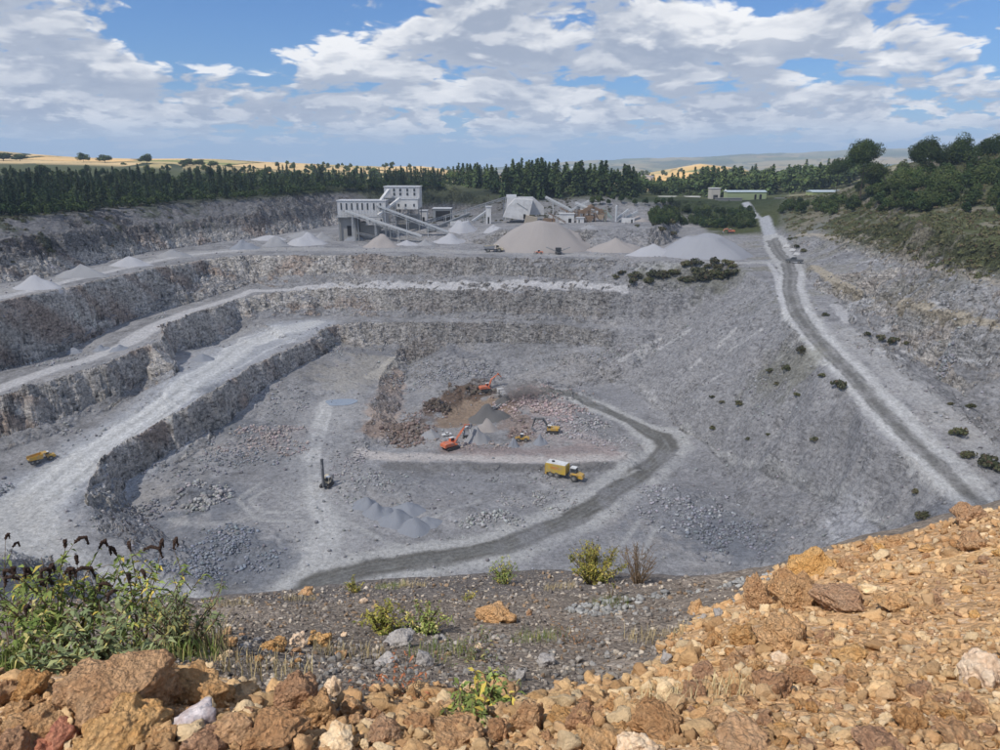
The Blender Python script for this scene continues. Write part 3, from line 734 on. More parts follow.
paint((0.13, 0.13, 0.08), [(650, 275, 6), (690, 277, 7), (735, 272, 8)], 0.5, 0.7, steep=False, ragged=0.5)
paint((0.17, 0.165, 0.11), [(770, 370, 7), (800, 372, 7)], 0.5, 0.7, steep=False, ragged=0.5)
paint((0.40, 0.395, 0.385), [(170, 520, 1.2), (200, 525, 1.4), (235, 522, 1.2), (262, 515, 1.0)], 0.5, 0.6)
for rr_ in (((270, 488), (250, 500), (262, 512), (295, 512), (308, 500)), ((262, 482), (238, 500), (258, 520), (305, 522)), ((420, 480), (400, 500), (430, 520), (480, 500)), ((560, 490), (600, 486), (640, 470)), ((640, 520), (610, 560), (600, 585)), ((660, 520), (640, 560), (640, 585)), ((345, 520), (390, 545), (470, 545), (560, 515))):
    paint((0.42, 0.415, 0.40), [(x, y, 0.8) for x, y in rr_], 0.6, 0.8, ragged=0.3)
for (px, py, w, c_) in ((160, 540, 8, .20), (280, 470, 9, .24), (430, 490, 10, .23), (470, 480, 8, .25), (560, 540, 8, .25), (700, 470, 12, .24), (300, 440, 8, .25), (390, 400, 7, .22), (640, 500, 10, .26), (610, 395, 9, .25), (760, 500, 12, .22)):
    paint((c_, c_, c_ * 1.04), [(px - 18, py - 3, w), (px + 18, py + 3, w)], 0.55, 0.9, ragged=0.6)
ROAD &= (YG > 90)

# foreground: orange clay and brown gravel
def polymask(pts, X_, Y_):
    P = [hit(px, py, 0.6)[:2] if not isinstance(px, str) else np.array(py) for px, py in pts]
    ins = np.zeros(X_.shape, bool)
    for a, b in zip(P, P[1:] + P[:1]):
        c = (a[1] > Y_) != (b[1] > Y_)
        with np.errstate(divide='ignore', invalid='ignore'):
            xi = (b[0] - a[0]) * (Y_ - a[1]) / (b[1] - a[1]) + a[0]
        ins ^= c & (X_ < xi)
    return ins
fr = np.searchsorted(YS, 14.0)
Xn = XG[:fr] + fbm(XG[:fr] / 0.35, YG[:fr] / 0.35, 161, 4) * 0.22; Yn = YG[:fr] + fbm(XG[:fr] / 0.35, YG[:fr] / 0.35, 162, 4) * 0.22
CLAY_POLY = [('w', (-3, 0.3)), ('w', (-6, 2.2)), (0, 675), (90, 655), (195, 668), (260, 700), (330, 705), (420, 695), (520, 700), (600, 690), (645, 668), (690, 620), (735, 597), (770, 570), (800, 558), (900, 534), (1000, 508), ('w', (14, 7.5)), ('w', (14, 0.3))]
clay = polymask(CLAY_POLY, Xn, Yn).astype(np.float32)
near = np.zeros(XG.shape, np.float32); near[:fr] = clay
nn = fbm(XG / 0.9, YG / 0.9, 171, 4); nf = fbm(XG / 0.16, YG / 0.16, 172, 3)
fm = (1 - sstep(YG, 12, 22))
gr = col((0.19, 0.158, 0.130)) * (1 + 0.3 * nn + 0.3 * nf)[..., None]
blend(fm, gr)
blend(fm * sstep(-H - 0.62 * YG + nn * 0.3, 0.3, -0.9) * 0.0, (0.1, 0.1, 0.1))
brow = fm * sstep(YG, 7.5, 9.5)
blend(brow * 0.8, np.asarray(col((0.115, 0.105, 0.102)) * (1 + 0.3 * nf)[..., None]))
cl = col((0.52, 0.325, 0.17)) * (1 + 0.22 * nn + 0.22 * nf)[..., None]
blend(near * fm, cl)
blend(fm * near * sstep(nn, 0.1, 0.5) * 0.5, (0.58, 0.40, 0.20))
CG = CG.clip(0.01, 0.9)
# ------------------------------------------------------------------ materials of the ground
def base_mat(name, rough=0.95):
    m = bpy.data.materials.new(name); m.use_nodes = True
    t = NT(m.node_tree)
    b = m.node_tree.nodes['Principled BSDF']
    b.inputs['Roughness'].default_value = rough
    b.inputs['Specular IOR Level'].default_value = 0.15
    return m, t, b
def attr(t, name='Col'):
    nd = t.new('ShaderNodeAttribute'); nd.attribute_name = name
    return nd.outputs['Color'], nd.outputs['Alpha']
def quarry_material():
    m, t, b = base_mat("quarry_stone")
    c, a = attr(t)
    g = t.new('ShaderNodeNewGeometry'); P = g.outputs['Position']
    a1 = t.noise(P, 1.1, 8, 0.72)
    a2 = t.noise(P, 3.5, 4, 0.7)
    v = t.vor(P, 1.5, 'F1', 1)
    vs = t.sep(v)[0]
    wp = t.vmath('ADD', t.vmath('MULTIPLY', P, (0.7, 0.7, 0.9)), t.vmath('SCALE', t.noise(P, 0.35, 4, 0.6, out=1), s=3.2))
    fz_ = t.ramp(t.vor(wp, 0.34, 'DISTANCE_TO_EDGE'), 0.0, 0.07)
    fissure = t.math('MAXIMUM', fz_, t.ramp(t.noise(P, 0.22, 3, 0.6), 0.56, 0.46))
    g3 = t.noise(t.vmath('MULTIPLY', P, (0.6, 0.6, 3.2)), 0.4, 8, 0.75)
    pit = t.ramp(t.noise(t.vmath('MULTIPLY', P, (1, 1, 1.9)), 0.45, 7, 0.7), 0.34, 0.46)
    k = t.add(t.add(t.mul(t.sub(a1, 0.5), 1.9), t.mul(t.sub(a2, 0.5), 1.2)), t.mul(t.mul(t.sub(g3, 0.5), 1.8), t.add(0.2, a)))
    k = t.add(k, t.mul(t.mul(t.sub(vs, 0.5), 0.55), a))
    k = t.math('MAXIMUM', t.add(1.0, k), 0.3)
    k = t.mul(k, t.add(1.0, t.mul(t.mul(t.sub(pit, 1.0), 0.5), a)))
    k = t.mul(k, t.add(t.mul(t.mul(t.sub(fissure, 1.0), 0.45), a), 1.0))
    cc = t.vmath('SCALE', c, s=k)
    t.put(b.inputs['Base Color'], cc)
    h = t.add(t.add(t.mul(a1, 1.0), t.mul(a2, 0.3)), t.mul(a, t.add(t.mul(t.vor(P, 0.8, 'F1'), 0.6), t.add(t.mul(g3, 2.0), t.mul(pit, 0.6)))))
    t.put(b.inputs['Normal'], t.bump(h, t.add(0.35, t.mul(a, 0.6)), 1.0))
    return m
def far_material():
    m, t, b = base_mat("countryside")
    c, a = attr(t)
    g = t.new('ShaderNodeNewGeometry'); P = g.outputs['Position']
    k = t.add(0.8, t.mul(t.noise(P, 0.02, 5, 0.6), 0.4))
    t.put(b.inputs['Base Color'], t.vmath('SCALE', c, s=k))
    return m
def near_material():
    m, t, b = base_mat("clay_and_gravel")
    c, a = attr(t)
    g = t.new('ShaderNodeNewGeometry'); P = g.outputs['Position']
    a1 = t.noise(P, 7, 7, 0.7); a2 = t.noise(P, 45, 5, 0.7)
    v = t.vor(P, 26, 'F1', 1); vs = t.sep(v)[0]; vd = t.vor(P, 26, 'F1')
    v2 = t.vor(P, 75, 'F1'); 
    k = t.add(t.add(t.mul(t.sub(a1, 0.5), 0.9), t.mul(t.sub(a2, 0.5), 0.6)), t.mul(t.sub(vs, 0.5), 0.6))
    k = t.math('MAXIMUM', t.add(1.0, k), 0.3)
    pale = t.ramp(vs, 0.86, 0.95)
    cc = t.vmath('SCALE', c, s=k)
    cc = t.mix(t.mul(pale, 0.45), cc, (0.42, 0.37, 0.31))
    t.put(b.inputs['Base Color'], cc)
    h = t.add(t.add(t.mul(a1, 0.10), t.mul(a2, 0.02)), t.add(t.mul(t.sub(0.6, vd), 0.05), t.mul(t.sub(0.6, v2), 0.012)))
    t.put(b.inputs['Normal'], t.bump(h, 0.6, 1.0))
    return m
M_QUARRY, M_FAR, M_NEAR = quarry_material(), far_material(), near_material()
rocky = np.clip(FACE * 1.0 + sstep(SL, 0.2, 0.6) * 0.45 * qz + 0.25 * sstep(n1 + n2, 0.1, 0.6), 0, 1)
rocky = rocky * (1 - ROAD * 0.8)
idx = np.arange(NR * NC).reshape(NR, NC)
quads = np.stack([idx[:-1, :-1], idx[:-1, 1:], idx[1:, 1:], idx[1:, :-1]], -1).reshape(-1, 4)
zone = np.zeros((NR, NC), np.int8)                    # 0 near, 1 quarry, 2 far, 3 road
zone[:] = np.where(YG < 60, 0, np.where(YG < 640, 1, 2))
zone[ROAD & (zone == 1)] = 3
fz = zone[:-1, :-1].reshape(-1)
V3 = np.stack([XG, YG, H], -1).reshape(-1, 3)
C4 = np.concatenate([CG, rocky[..., None]], -1).reshape(-1, 4)
def zone_obj(name, k, mat, kind='structure'):
    q = quads[fz == k]
    used, inv = np.unique(q, return_inverse=True)
    me = np_mesh(name, V3[used], inv.reshape(-1, 4), mat, smooth=True)
    set_col(me, C4[used])
    return tag(link_mesh(name, me), kind=kind)
zone_obj('ground', 0, M_NEAR)
_ex, _ey = np.meshgrid(np.arange(-45, 45.01, 0.18), np.concatenate([np.arange(-14, 12, 0.18), np.arange(12, 60, 1.0)]))
_ez = ground_ext(_ex, _ey) - 0.012 + fbm(_ex / 0.5, _ey / 0.5, 91, 4) * 0.05 * (_ey < 12)
_yc = np.maximum(_ey, 0.55)
_cc = np.stack([grid_lookup(CG[..., k], np.clip(_ex, -1.49 * _yc, 1.49 * _yc), _yc) for k in range(3)], -1)
_id = np.arange(_ex.size).reshape(_ex.shape)
_q = np.stack([_id[:-1, :-1], _id[:-1, 1:], _id[1:, 1:], _id[1:, :-1]], -1)
_out = (np.abs(_ex[:-1, :-1] + 0.09) > 1.44 * _ey[:-1, :-1]) | (_ey[:-1, :-1] < 0.5)
_q = _q[_out]; _u, _inv = np.unique(_q, return_inverse=True)
_me = np_mesh('ground', np.stack([_ex, _ey, _ez], -1).reshape(-1, 3)[_u], _inv.reshape(-1, 4), M_NEAR, True)
set_col(_me, _cc.reshape(-1, 3)[_u])
tag(link_mesh('ground', _me), kind='structure')
zone_obj('quarry_terrain', 1, M_QUARRY)
zone_obj('hills', 2, M_FAR)
zone_obj('road', 3, M_QUARRY)
# ================================================================== CLOUD that keeps the quarry in shade, HAZE
def simple_mat(name, c, rough=0.7, var=0.12, scale=3.0, metal=0.0, bump=0.0, dirt=0.0):
    m, t, b = base_mat(name, rough)
    b.inputs['Specular IOR Level'].default_value = 0.3
    b.inputs['Metallic'].default_value = metal
    tcn = t.new('ShaderNodeTexCoord'); P = tcn.outputs['Object']
    n = t.noise(P, scale, 5, 0.6)
    k = t.add(1 - var, t.mul(n, 2 * var))
    cc = t.vmath('SCALE', t.mix(0.0, c, c), s=k)
    if dirt:
        d = t.ramp(t.noise(P, scale * 0.6, 5, 0.65), 0.42, 0.62)
        cc = t.mix(t.mul(d, dirt), cc, (0.33, 0.31, 0.28))
    t.put(b.inputs['Base Color'], cc)
    if bump: t.put(b.inputs['Normal'], t.bump(t.noise(P, scale * 3, 6, 0.65), bump, 0.2))
    return m
def ico(sub):
    bm = bmesh.new(); bmesh.ops.create_icosphere(bm, subdivisions=sub, radius=1.0)
    v = np.array([p.co[:] for p in bm.verts], np.float32); f = np.array([[q.index for q in fa.verts] for fa in bm.faces], np.int32)
    bm.free(); return v, f
from mathutils import noise as mn
M_CLOUD = simple_mat("cloud", (0.85, 0.86, 0.88), 1.0, 0.03)
cv, cf = ico(5)
cv2 = cv.copy()
for i, p in enumerate(cv):
    q = Vector(p) * 2.2
    k = 1 + 0.16 * mn.fractal(q, 0.9, 2.0, 5)
    cv2[i] = p * k
ang = np.arctan2(cv2[:, 1], cv2[:, 0]); rr_ = np.hypot(cv2[:, 0], cv2[:, 1])
sq = 1 / np.maximum(np.abs(np.cos(ang)), np.abs(np.sin(ang))) ** 0.65      # a squarish footprint
cv2[:, 0] *= sq * 400; cv2[:, 1] *= sq * 262; cv2[:, 2] *= np.where(cv2[:, 2] > 0, 95, 40)
cloud = tag(link_mesh('cloud', np_mesh('cloud', cv2, cf, M_CLOUD, True)), kind='structure')
CLOUD_H = 720.0
nt_ = NT(M_CLOUD.node_tree)      # thin cloud: part of the sunlight comes through
_tr = nt_.new('ShaderNodeBsdfTransparent'); _mx = nt_.new('ShaderNodeMixShader'); _mx.inputs[0].default_value = 0.70
_out = [q for q in nt_.n if q.type == 'OUTPUT_MATERIAL'][0]
nt_.t.links.new(nt_.n['Principled BSDF'].outputs[0], _mx.inputs[1]); nt_.t.links.new(_tr.outputs[0], _mx.inputs[2]); nt_.t.links.new(_mx.outputs[0], _out.inputs[0])
cloud.location = Vector((-15, 345, -50)) + sun_dir * (CLOUD_H / sun_dir.z)

hz = bpy.data.materials.new("haze"); hz.use_nodes = True
ht = NT(hz.node_tree); ht.n.clear()
pv = ht.new('ShaderNodeVolumePrincipled')
pv.inputs['Color'].default_value = (0.62, 0.78, 1.0, 1)
pv.inputs['Density'].default_value = HAZE = 0.00014
ho = ht.new('ShaderNodeOutputMaterial'); ht.t.links.new(pv.outputs[0], ho.inputs['Volume'])
hb = MB().box((0, 5850, 30), (38000, 12600, 620)).build('haze', hz)
tag(hb, kind='stuff')

# ================================================================== LEAVES
def foliage_mat(name, c1, c2, c3=None, scale=0.5, trans=0.0):
    m, t, b = base_mat(name, 0.8)
    oi = t.new('ShaderNodeObjectInfo')
    g = t.new('ShaderNodeNewGeometry'); P = g.outputs['Position']
    n = t.noise(P, scale, 3, 0.6)
    cc = t.mix(t.ramp(n, 0.35, 0.65), c1, c2)
    rp = g.outputs['Random Per Island']
    if c3: cc = t.mix(t.ramp(rp, 0.80, 0.9), cc, c3)
    k = t.mul(t.add(0.72, t.mul(rp, 0.56)), t.add(0.75, t.mul(oi.outputs['Random'], 0.5)))
    t.put(b.inputs['Base Color'], t.vmath('SCALE', cc, s=k))
    if trans:
        b.inputs['Transmission Weight'].default_value = 0
        tr = t.new('ShaderNodeBsdfTranslucent'); t.put(tr.inputs[0], t.vmath('SCALE', cc, s=1.2))
        mx = t.new('ShaderNodeMixShader'); mx.inputs[0].default_value = trans
        out = [n_ for n_ in t.n if n_.type == 'OUTPUT_MATERIAL'][0]
        t.t.links.new(b.outputs[0], mx.inputs[1]); t.t.links.new(tr.outputs[0], mx.inputs[2]); t.t.links.new(mx.outputs[0], out.inputs[0])
    return m
M_PINE = foliage_mat("pine_needles", (0.045, 0.075, 0.038), (0.075, 0.095, 0.05), scale=0.12)
M_DARKLEAF = foliage_mat("dark_leaves", (0.040, 0.068, 0.024), (0.075, 0.100, 0.032), scale=0.15)
M_LEAF = foliage_mat("oak_leaves", (0.060, 0.095, 0.028), (0.110, 0.130, 0.045), scale=0.3)
M_SCRUB = foliage_mat("scrub_leaves", (0.105, 0.115, 0.048), (0.165, 0.150, 0.075), (0.09, 0.06, 0.04), scale=0.15)
M_GREYSCRUB = foliage_mat("grey_scrub_leaves", (0.075, 0.085, 0.042), (0.13, 0.125, 0.075), (0.10, 0.07, 0.045), scale=0.3)
M_BARK = simple_mat("bark", (0.085, 0.065, 0.05), 0.95, 0.3, 4.0, bump=0.5)

def leaf_cloud(n, centre, rad, leaf, lumps=10, seed=0, lean=0.35):
    """n leaf quads gathered in uneven clumps over an ellipsoid crown"""
    g = np.random.default_rng(seed)
    d = g.normal(size=(lumps, 3)); d /= np.linalg.norm(d, axis=1)[:, None]; d[:, 2] = np.abs(d[:, 2]) * 1.1 - 0.35
    lc = d * g.uniform(0.35, 0.8, (lumps, 1)); lr = g.uniform(0.26, 0.5, lumps)
    k = g.integers(0, lumps, n)
    e = g.normal(size=(n, 3)); e /= np.linalg.norm(e, axis=1)[:, None]
    p = lc[k] + e * (lr[k] * g.uniform(0.55, 1.05, n) ** 0.6)[:, None]
    nrm = e + g.normal(size=(n, 3)) * 0.55; nrm /= np.linalg.norm(nrm, axis=1)[:, None]
    t1 = np.cross(nrm, g.normal(size=(n, 3))); t1 /= np.linalg.norm(t1, axis=1)[:, None]
    t2 = np.cross(nrm, t1)
    p = p * np.array(rad) + np.array(centre)
    s = (leaf * g.uniform(0.6, 1.4, n))[:, None]
    v = np.stack([p - t1 * s, p + t2 * s * 0.6, p + t1 * s, p - t2 * s * 0.6], 1).reshape(-1, 3)
    return v, np.arange(4 * n).reshape(n, 4)
def conifer_cloud(n, h, r, leaf, seed=0):
    g = np.random.default_rng(seed)
    tiers = max(6, int(h * 1.1)); z = g.uniform(0.10, 1.0, n)
    zz = (np.floor(z * tiers) + g.uniform(0, 0.8, n)) / tiers
    a = g.uniform(0, 2 * np.pi, n)
    a = np.round(a / (2 * np.pi) * 9 + zz * 5) / 9 * 2 * np.pi + g.normal(size=n) * 0.22
    rr = r * (1.02 - zz) ** 0.85 * g.uniform(0.25, 1.0, n) * (0.8 + 0.35 * np.sin(a * 2 + seed))
    p = np.stack([np.cos(a) * rr, np.sin(a) * rr, zz * h - rr * 0.25], 1)
    out = np.stack([np.cos(a), np.sin(a), -0.35 + g.normal(size=n) * 0.3], 1)
    sd = np.stack([-np.sin(a), np.cos(a), g.normal(size=n) * 0.4], 1)
    s = (leaf * g.uniform(0.7, 1.3, n) * (1.15 - 0.5 * zz))[:, None]
    v = np.stack([p - out * s * .6, p + sd * s * 0.45, p + out * s, p - sd * s * 0.45], 1).reshape(-1, 3)
    return v, np.arange(4 * n).reshape(n, 4)
def trunk_mb(h, r, limbs=4, seed=0, crown=None):
    g = random.Random(seed); mb = MB()
    mb.tube([(0, 0, -0.5), (g.uniform(-.1, .1), g.uniform(-.1, .1), h * 0.5), (g.uniform(-.3, .3), g.uniform(-.3, .3), h)], [r, r * 0.75, r * 0.3], 7)
    for k in range(limbs):
        a = k * 2.4 + g.random(); z0 = h * (0.45 + 0.4 * k / max(limbs, 1)); L = h * g.uniform(0.25, 0.42)
        mb.tube([(0, 0, z0), (math.cos(a) * L * 0.5, math.sin(a) * L * 0.5, z0 + L * 0.35), (math.cos(a) * L, math.sin(a) * L, z0 + L * 0.8)], [r * 0.4, r * 0.28, r * 0.1], 5)
    return mb
def join_trees(parts):
    v = []; f = []; n = 0
    for a, b in parts:
        v.append(a); f.append(b + n); n += len(a)
    return np.concatenate(v), np.concatenate(f)
def two_mat_mesh(name, leaves, trunk, ml, mt):
    lv, lf = leaves
    tv = np.array(trunk.v, np.float32); tf = np.array([q if len(q) == 4 else (q[0], q[1], q[2], q[2]) for q in trunk.f if len(q) == 4], np.int32)
    me = np_mesh(name, np.concatenate([lv, tv]), np.concatenate([lf, tf + len(lv)]), ml)
    me.materials.append(mt)
    mi = np.zeros(len(lf) + len(tf), np.int32); mi[len(lf):] = 1
    me.polygons.foreach_set('material_index', mi)
    return me

# small copies: one mesh each.  unit sizes: conifers 10 m, bushy trees 8 m
pine_meshes = []
for s in range(5):
    pine_meshes.append(two_mat_mesh('pine_tree', conifer_cloud(620, 10, 2.3 + 0.3 * (s % 3), 0.55, s), trunk_mb(9.6, 0.16, 0, s), M_PINE, M_BARK))
leaf_meshes = []
for s in range(5):
    leaf_meshes.append(two_mat_mesh('broadleaf_tree', leaf_cloud(1300, (0, 0, 4.1), (3.4, 3.4, 4.1), 0.38, 14, 50 + s), trunk_mb(5, 0.22, 4, s), [M_LEAF, M_DARKLEAF, M_DARKLEAF, M_LEAF, M_DARKLEAF][s], M_BARK))
scrub_meshes = []
for s in range(4):
    scrub_meshes.append(two_mat_mesh('shrub', leaf_cloud(420, (0, 0, 0.55), (1.05, 1.05, 0.7), 0.15, 9, 80 + s), trunk_mb(0.7, 0.05, 4, s), M_SCRUB if s % 2 else M_GREYSCRUB, M_BARK))

LABEL_USED = {}
def place(name, me, x, y, s, label, cat, group, rz=None, z=None, sz=None):
    o = bpy.data.objects.new(name, me); COL.objects.link(o)
    o.location = (x, y, (ground(x, y) if z is None else z)); o.rotation_euler = (0, 0, random.uniform(0, 6.28) if rz is None else rz)
    o.scale = (s, s, sz or s)
    return tag(o, label, cat, group)
def scatter_px(n, region, mind, tries=40):
    """random ground spots seen in a picture region (function px -> (top, bottom)), at least mind metres apart"""
    pts = []
    x0, x1, fn = region
    for _ in range(n * tries):
        if len(pts) >= n: break
        px = random.uniform(x0, x1); t, b = fn(px); py = random.uniform(t, b)
        h = hit(px, py, 60)
        if all((h[0] - q[0]) ** 2 + (h[1] - q[1]) ** 2 > mind * mind for q in pts): pts.append((h[0], h[1]))
    return pts
interp = lambda xs, ys: (lambda x: float(np.interp(x, xs, ys)))
# left plantation
base_l = interp([0, 61, 128, 187, 250, 330, 440], [217, 215, 208, 202, 198, 190, 189])
top_l = interp([0, 61, 128, 187, 250, 330, 440], [186, 182, 180, 176, 174, 175, 174])
pts = scatter_px(285, (-18, 445, lambda x: (top_l(x) + 2, base_l(x))), 2.9)
BANDS = [(55, 'at the far left'), (110, 'above the scrubby wall end'), (165, 'above the old left wall'), (215, 'above the palest wall stretch'),
         (262, 'above the grey heaps'), (330, 'left of the screen house'), (385, 'behind the screen house'), (999, 'behind the plant tower')]
def band_label(px, depth_cls, size, bands, what):
    b = next(t for lim, t in bands if px < lim)
    return f"{size} {what} {depth_cls} {b}"
for x, y in pts:
    px = 500 + FPX * x / (y * CT + 20); z_ = ground(x, y); v_ = 375 + FPX * ((-z_ * CT - y * ST) / (y * CT - z_ * ST))
    s_ = random.uniform(0.85, 1.3)
    row = 'in the front row' if v_ > base_l(px) - 9 else ('in the back rows' if v_ < top_l(px) + 10 else 'in the middle rows')
    lab = band_label(px, row, 'tall dark conifer' if s_ > 1.15 else ('short conifer' if s_ < 0.95 else 'dark green conifer'), BANDS, '')
    place('pine_tree', random.choice(pine_meshes), x, y, s_, ' '.join(lab.split()), 'tree', 'conifers along the rim of the old wall')
# bushy trees on top of the plantation and the skyline
pts = scatter_px(120, (-10, 450, lambda x: (top_l(x) - 9, top_l(x) + 4)), 4.5)
for x, y in pts:
    px = 500 + FPX * x / (y * CT + 20); s_ = random.uniform(0.6, 1.05)
    lab = ' '.join(band_label(px, 'rising behind the conifers', 'large rounded tree' if s_ > 0.85 else 'rounded broadleaf tree', BANDS, '').split())
    place('broadleaf_tree', random.choice(leaf_meshes), x, y, s_, lab, 'tree', 'broadleaf trees above the plantation')
sky_trees = [(3, 155, 26, 9, 'low spreading tree cluster at the far left end of the skyline'), (20, 157, 18, 8, 'dark tree just right of the leftmost skyline cluster'),
             (84, 161, 13, 11, 'dark round tree on the left skyline above the plantation'), (105, 159, 16, 9, 'broad flat-topped lone tree on the left skyline'),
             (124, 168, 9, 8, 'small round tree standing below the skyline in the stubble field'), (147, 161, 15, 11, 'large round lone tree on the skyline beside the tan field'),
             (187, 160, 16, 8, 'dense tree at the left of the pair on the tan field ridge'), (199, 161, 14, 8, 'tree close to the right of the pair on the tan field ridge'),
             (213, 162, 13, 7, 'loose low tree on the ridge right of the pair'), (229, 162, 7, 5, 'tiny dark tree on the ridge of the tan fields'),
             (268, 173, 12, 9, 'round tree in the field edge behind the plantation'), (306, 167, 8, 6, 'small tree on the rounded tan hill'),
             (312, 163, 7, 7, 'pale slim tree on top of the tan hill'), (321, 165, 10, 9, 'dark round tree on top of the tan hill'),
             (355, 171, 10, 11, 'tree at the foot of the tan hill, left of the dark conifers'), (374, 174, 14, 12, 'bushy tree beside the dark conifers on the ridge')]
for px, py, wpx, hpx, lab in sky_trees:
    p = at_y(px, py + 2, 760 * SC * 1.25 if py > 165 else 1000 * SC)
    y = p[1]; x = p[0]; g_ = ground(x, y); m_ = y * CT / FPX
    s_ = wpx * m_ / 6.8
    place('broadleaf_tree', leaf_meshes[1], x, y, s_, lab, 'tree', None, sz=max(hpx * m_ / 8.3, 0.5), z=min(g_ - 0.5, p[2]))
for i in range(30):
    px = 385 + i * 1.9 + random.uniform(-1, 1); y = 700 * SC + random.uniform(-12, 25)
    p = world_pt(px, y, 0)
    place('pine_tree', random.choice(pine_meshes), p[0], y, random.uniform(1.1, 1.6), 'dark conifer in the row left of centre below the orange field', 'tree', 'conifers on the centre ridge')
under = []
for i in range(900):
    px = random.uniform(-25, 450); py = random.uniform(top_l(px) + 1, base_l(px) + 1); h_ = hit(px, py, 60)
    v_, f_ = leaf_cloud(110, (0, 0, 2.4), (3.4, 3.4, 3.4), 0.55, 5, i); under.append((v_ + h_, f_))
tag(link_mesh('undergrowth', np_mesh('undergrowth', *join_trees(under), M_DARKLEAF)), 'dark undergrowth between the conifers above the old wall', 'undergrowth', kind='stuff')
# the wood behind the plant: one far-off mass
def wood(name, spots, kinds):
    parts = []
    for x, y, s, k in spots:
        if k == 'p': v, f = conifer_cloud(330, 10 * s, 2.6 * s, 0.75 * s, random.randrange(999))
        else: v, f = leaf_cloud(420, (0, 0, 4.6 * s), (3.5 * s, 3.5 * s, 3.9 * s), 0.52 * s, 9, random.randrange(999))
        v = v + np.array((x, y, ground(x, y) - 0.5)); parts.append((v, f))
    return link_mesh(name, np_mesh(name, *join_trees(parts), kinds))
sp = []
for i in range(430):
    px = random.uniform(452, 855); y = random.uniform(552, 700) if 490 < px < 640 else random.uniform(610, 740) * (1.0 if px < 640 else 1.04)
    if 636 < px < 860 and y < 640: y += 60
    p = world_pt(px, y, -25)
    dip = 1 - 0.35 * math.exp(-((px - 655) / 25) ** 2)
    sp.append((p[0], y, random.uniform(1.9, 2.7) * dip * (0.8 if px < 500 else 1), 'p' if random.random() < (0.75 if px < 640 else 0.4) else 'b'))
w1 = tag(wood('woodland', sp, M_DARKLEAF), 'dark mixed wood of tall trees behind the processing plant', 'wood', kind='stuff')
sp = []
for i in range(300):
    px = random.uniform(600, 1000); y = random.uniform(1150, 1560)
    p = world_pt(px, y, -25); 
    if 632 < px < 735 and y > 1200: 
        if random.random() < 0.75: continue
    sp.append((p[0], y, random.uniform(1.2, 2.0), 'b'))
w2 = tag(wood('woodland', sp, M_LEAF), 'far wood and hedgerow trees around the sunlit orange field', 'wood', kind='stuff')
# scrubby wood left of the haul road, on the slope below the sheds
pts = scatter_px(95, (652, 752, lambda x: (212, 225 if x < 700 else 228)), 5.0)
for x, y in pts:
    place('broadleaf_tree', random.choice(leaf_meshes), x, y, random.uniform(0.65, 1.05), 'bushy tree in the ' + ('left' if x / y < .238 else ('middle' if x / y < .285 else 'right')) + (' back' if y > 560 else ' front') + ' part of the thicket', 'tree', 'bushy trees of the thicket below the sheds', z=ground(x, y) - 1.5)
pts = scatter_px(14, (590, 672, lambda x: (205 if x > 630 else 201, 206)), 5.0)
for x, y in pts:
    place('broadleaf_tree', random.choice(leaf_meshes), x, y, random.uniform(0.5, 0.8), 'small bushy tree on the grey wall behind the plant', 'tree', 'bushy trees on the grey wall')
# right hill
h_top = interp([775, 830, 870, 920, 1010], [205, 185, 168, 160, 158])
h_bot = interp([775, 830, 870, 920, 1010], [212, 214, 212, 212, 216])
pts = scatter_px(95, (780, 1015, lambda x: (max(h_top(x) + 8, 204 if 805 < x < 856 else 0), h_bot(x) + 1)), 6.5)
for x, y in pts:
    z_ = ground(x, y); px = 500 + FPX * x / (y * CT - z_ * ST); v_ = 375 + FPX * ((-z_ * CT - y * ST) / (y * CT - z_ * ST)); s_ = random.uniform(0.6, 1.15)
    where = 'hill foot beside the sheds' if px < 830 else ('left shoulder of the hill' if px < 875 else ('hill below the skyline trees' if px < 950 else 'hill at the right edge'))
    lvl = 'high up on the' if v_ < (h_top(px) + h_bot(px)) / 2 else 'low down on the'
    place('broadleaf_tree', random.choice(leaf_meshes), x, y, s_, ('large' if s_ > 0.9 else 'small') + ' bushy green tree ' + lvl + ' ' + where, 'tree', 'bushy trees on the right-hand hill', z=z_ - 1.2)
def big_tree(px, py_base, y, wpx, hpx, label, mat, seed):
    p = at_y(px, py_base, y); g_ = ground(p[0], y); m_ = y * CT / FPX
    w = wpx * m_ / 2; h = hpx * m_
    t = tag(empty('broadleaf_tree', (p[0], y, min(g_, p[2]))), label, 'tree')
    top = p[2] + h - min(g_, p[2])
    trunk_mb(top * 0.75, 0.35, 6, seed).build('trunk', M_BARK, t)
    v, f = leaf_cloud(11000, (0, 0, top - h * 0.62), (w * 1.2, w * 1.15, h * 0.70), 0.36, 30, seed)
    link_mesh('crown', np_mesh('crown', v, f, mat), t)
    return t
big_tree(864, 168, 400, 34, 30, 'large dark round-crowned tree at the left of the three on the hill skyline', M_DARKLEAF, 5)
big_tree(925, 165, 370, 32, 28, 'tall dark tree in the middle of the right-hand skyline', M_DARKLEAF, 6)
big_tree(962, 166, 365, 28, 32, 'dark round tree on the right-hand skyline next to the tallest one', M_DARKLEAF, 7)
big_tree(990, 163, 372, 30, 30, 'broad dark tree at the right edge of the skyline', M_DARKLEAF, 8)
big_tree(838, 176, 520, 18, 17, 'round dark tree standing above the wood left of the right-hand hill', M_DARKLEAF, 9)
big_tree(872, 181, 420, 26, 20, 'mid-green tree on the shoulder of the hill, below the skyline trees', M_LEAF, 10)
big_tree(905, 190, 350, 34, 26, 'spreading green tree halfway up the right-hand hill', M_LEAF, 11)
big_tree(945, 190, 330, 34, 26, 'bushy green tree below the skyline trees at the right', M_LEAF, 12)
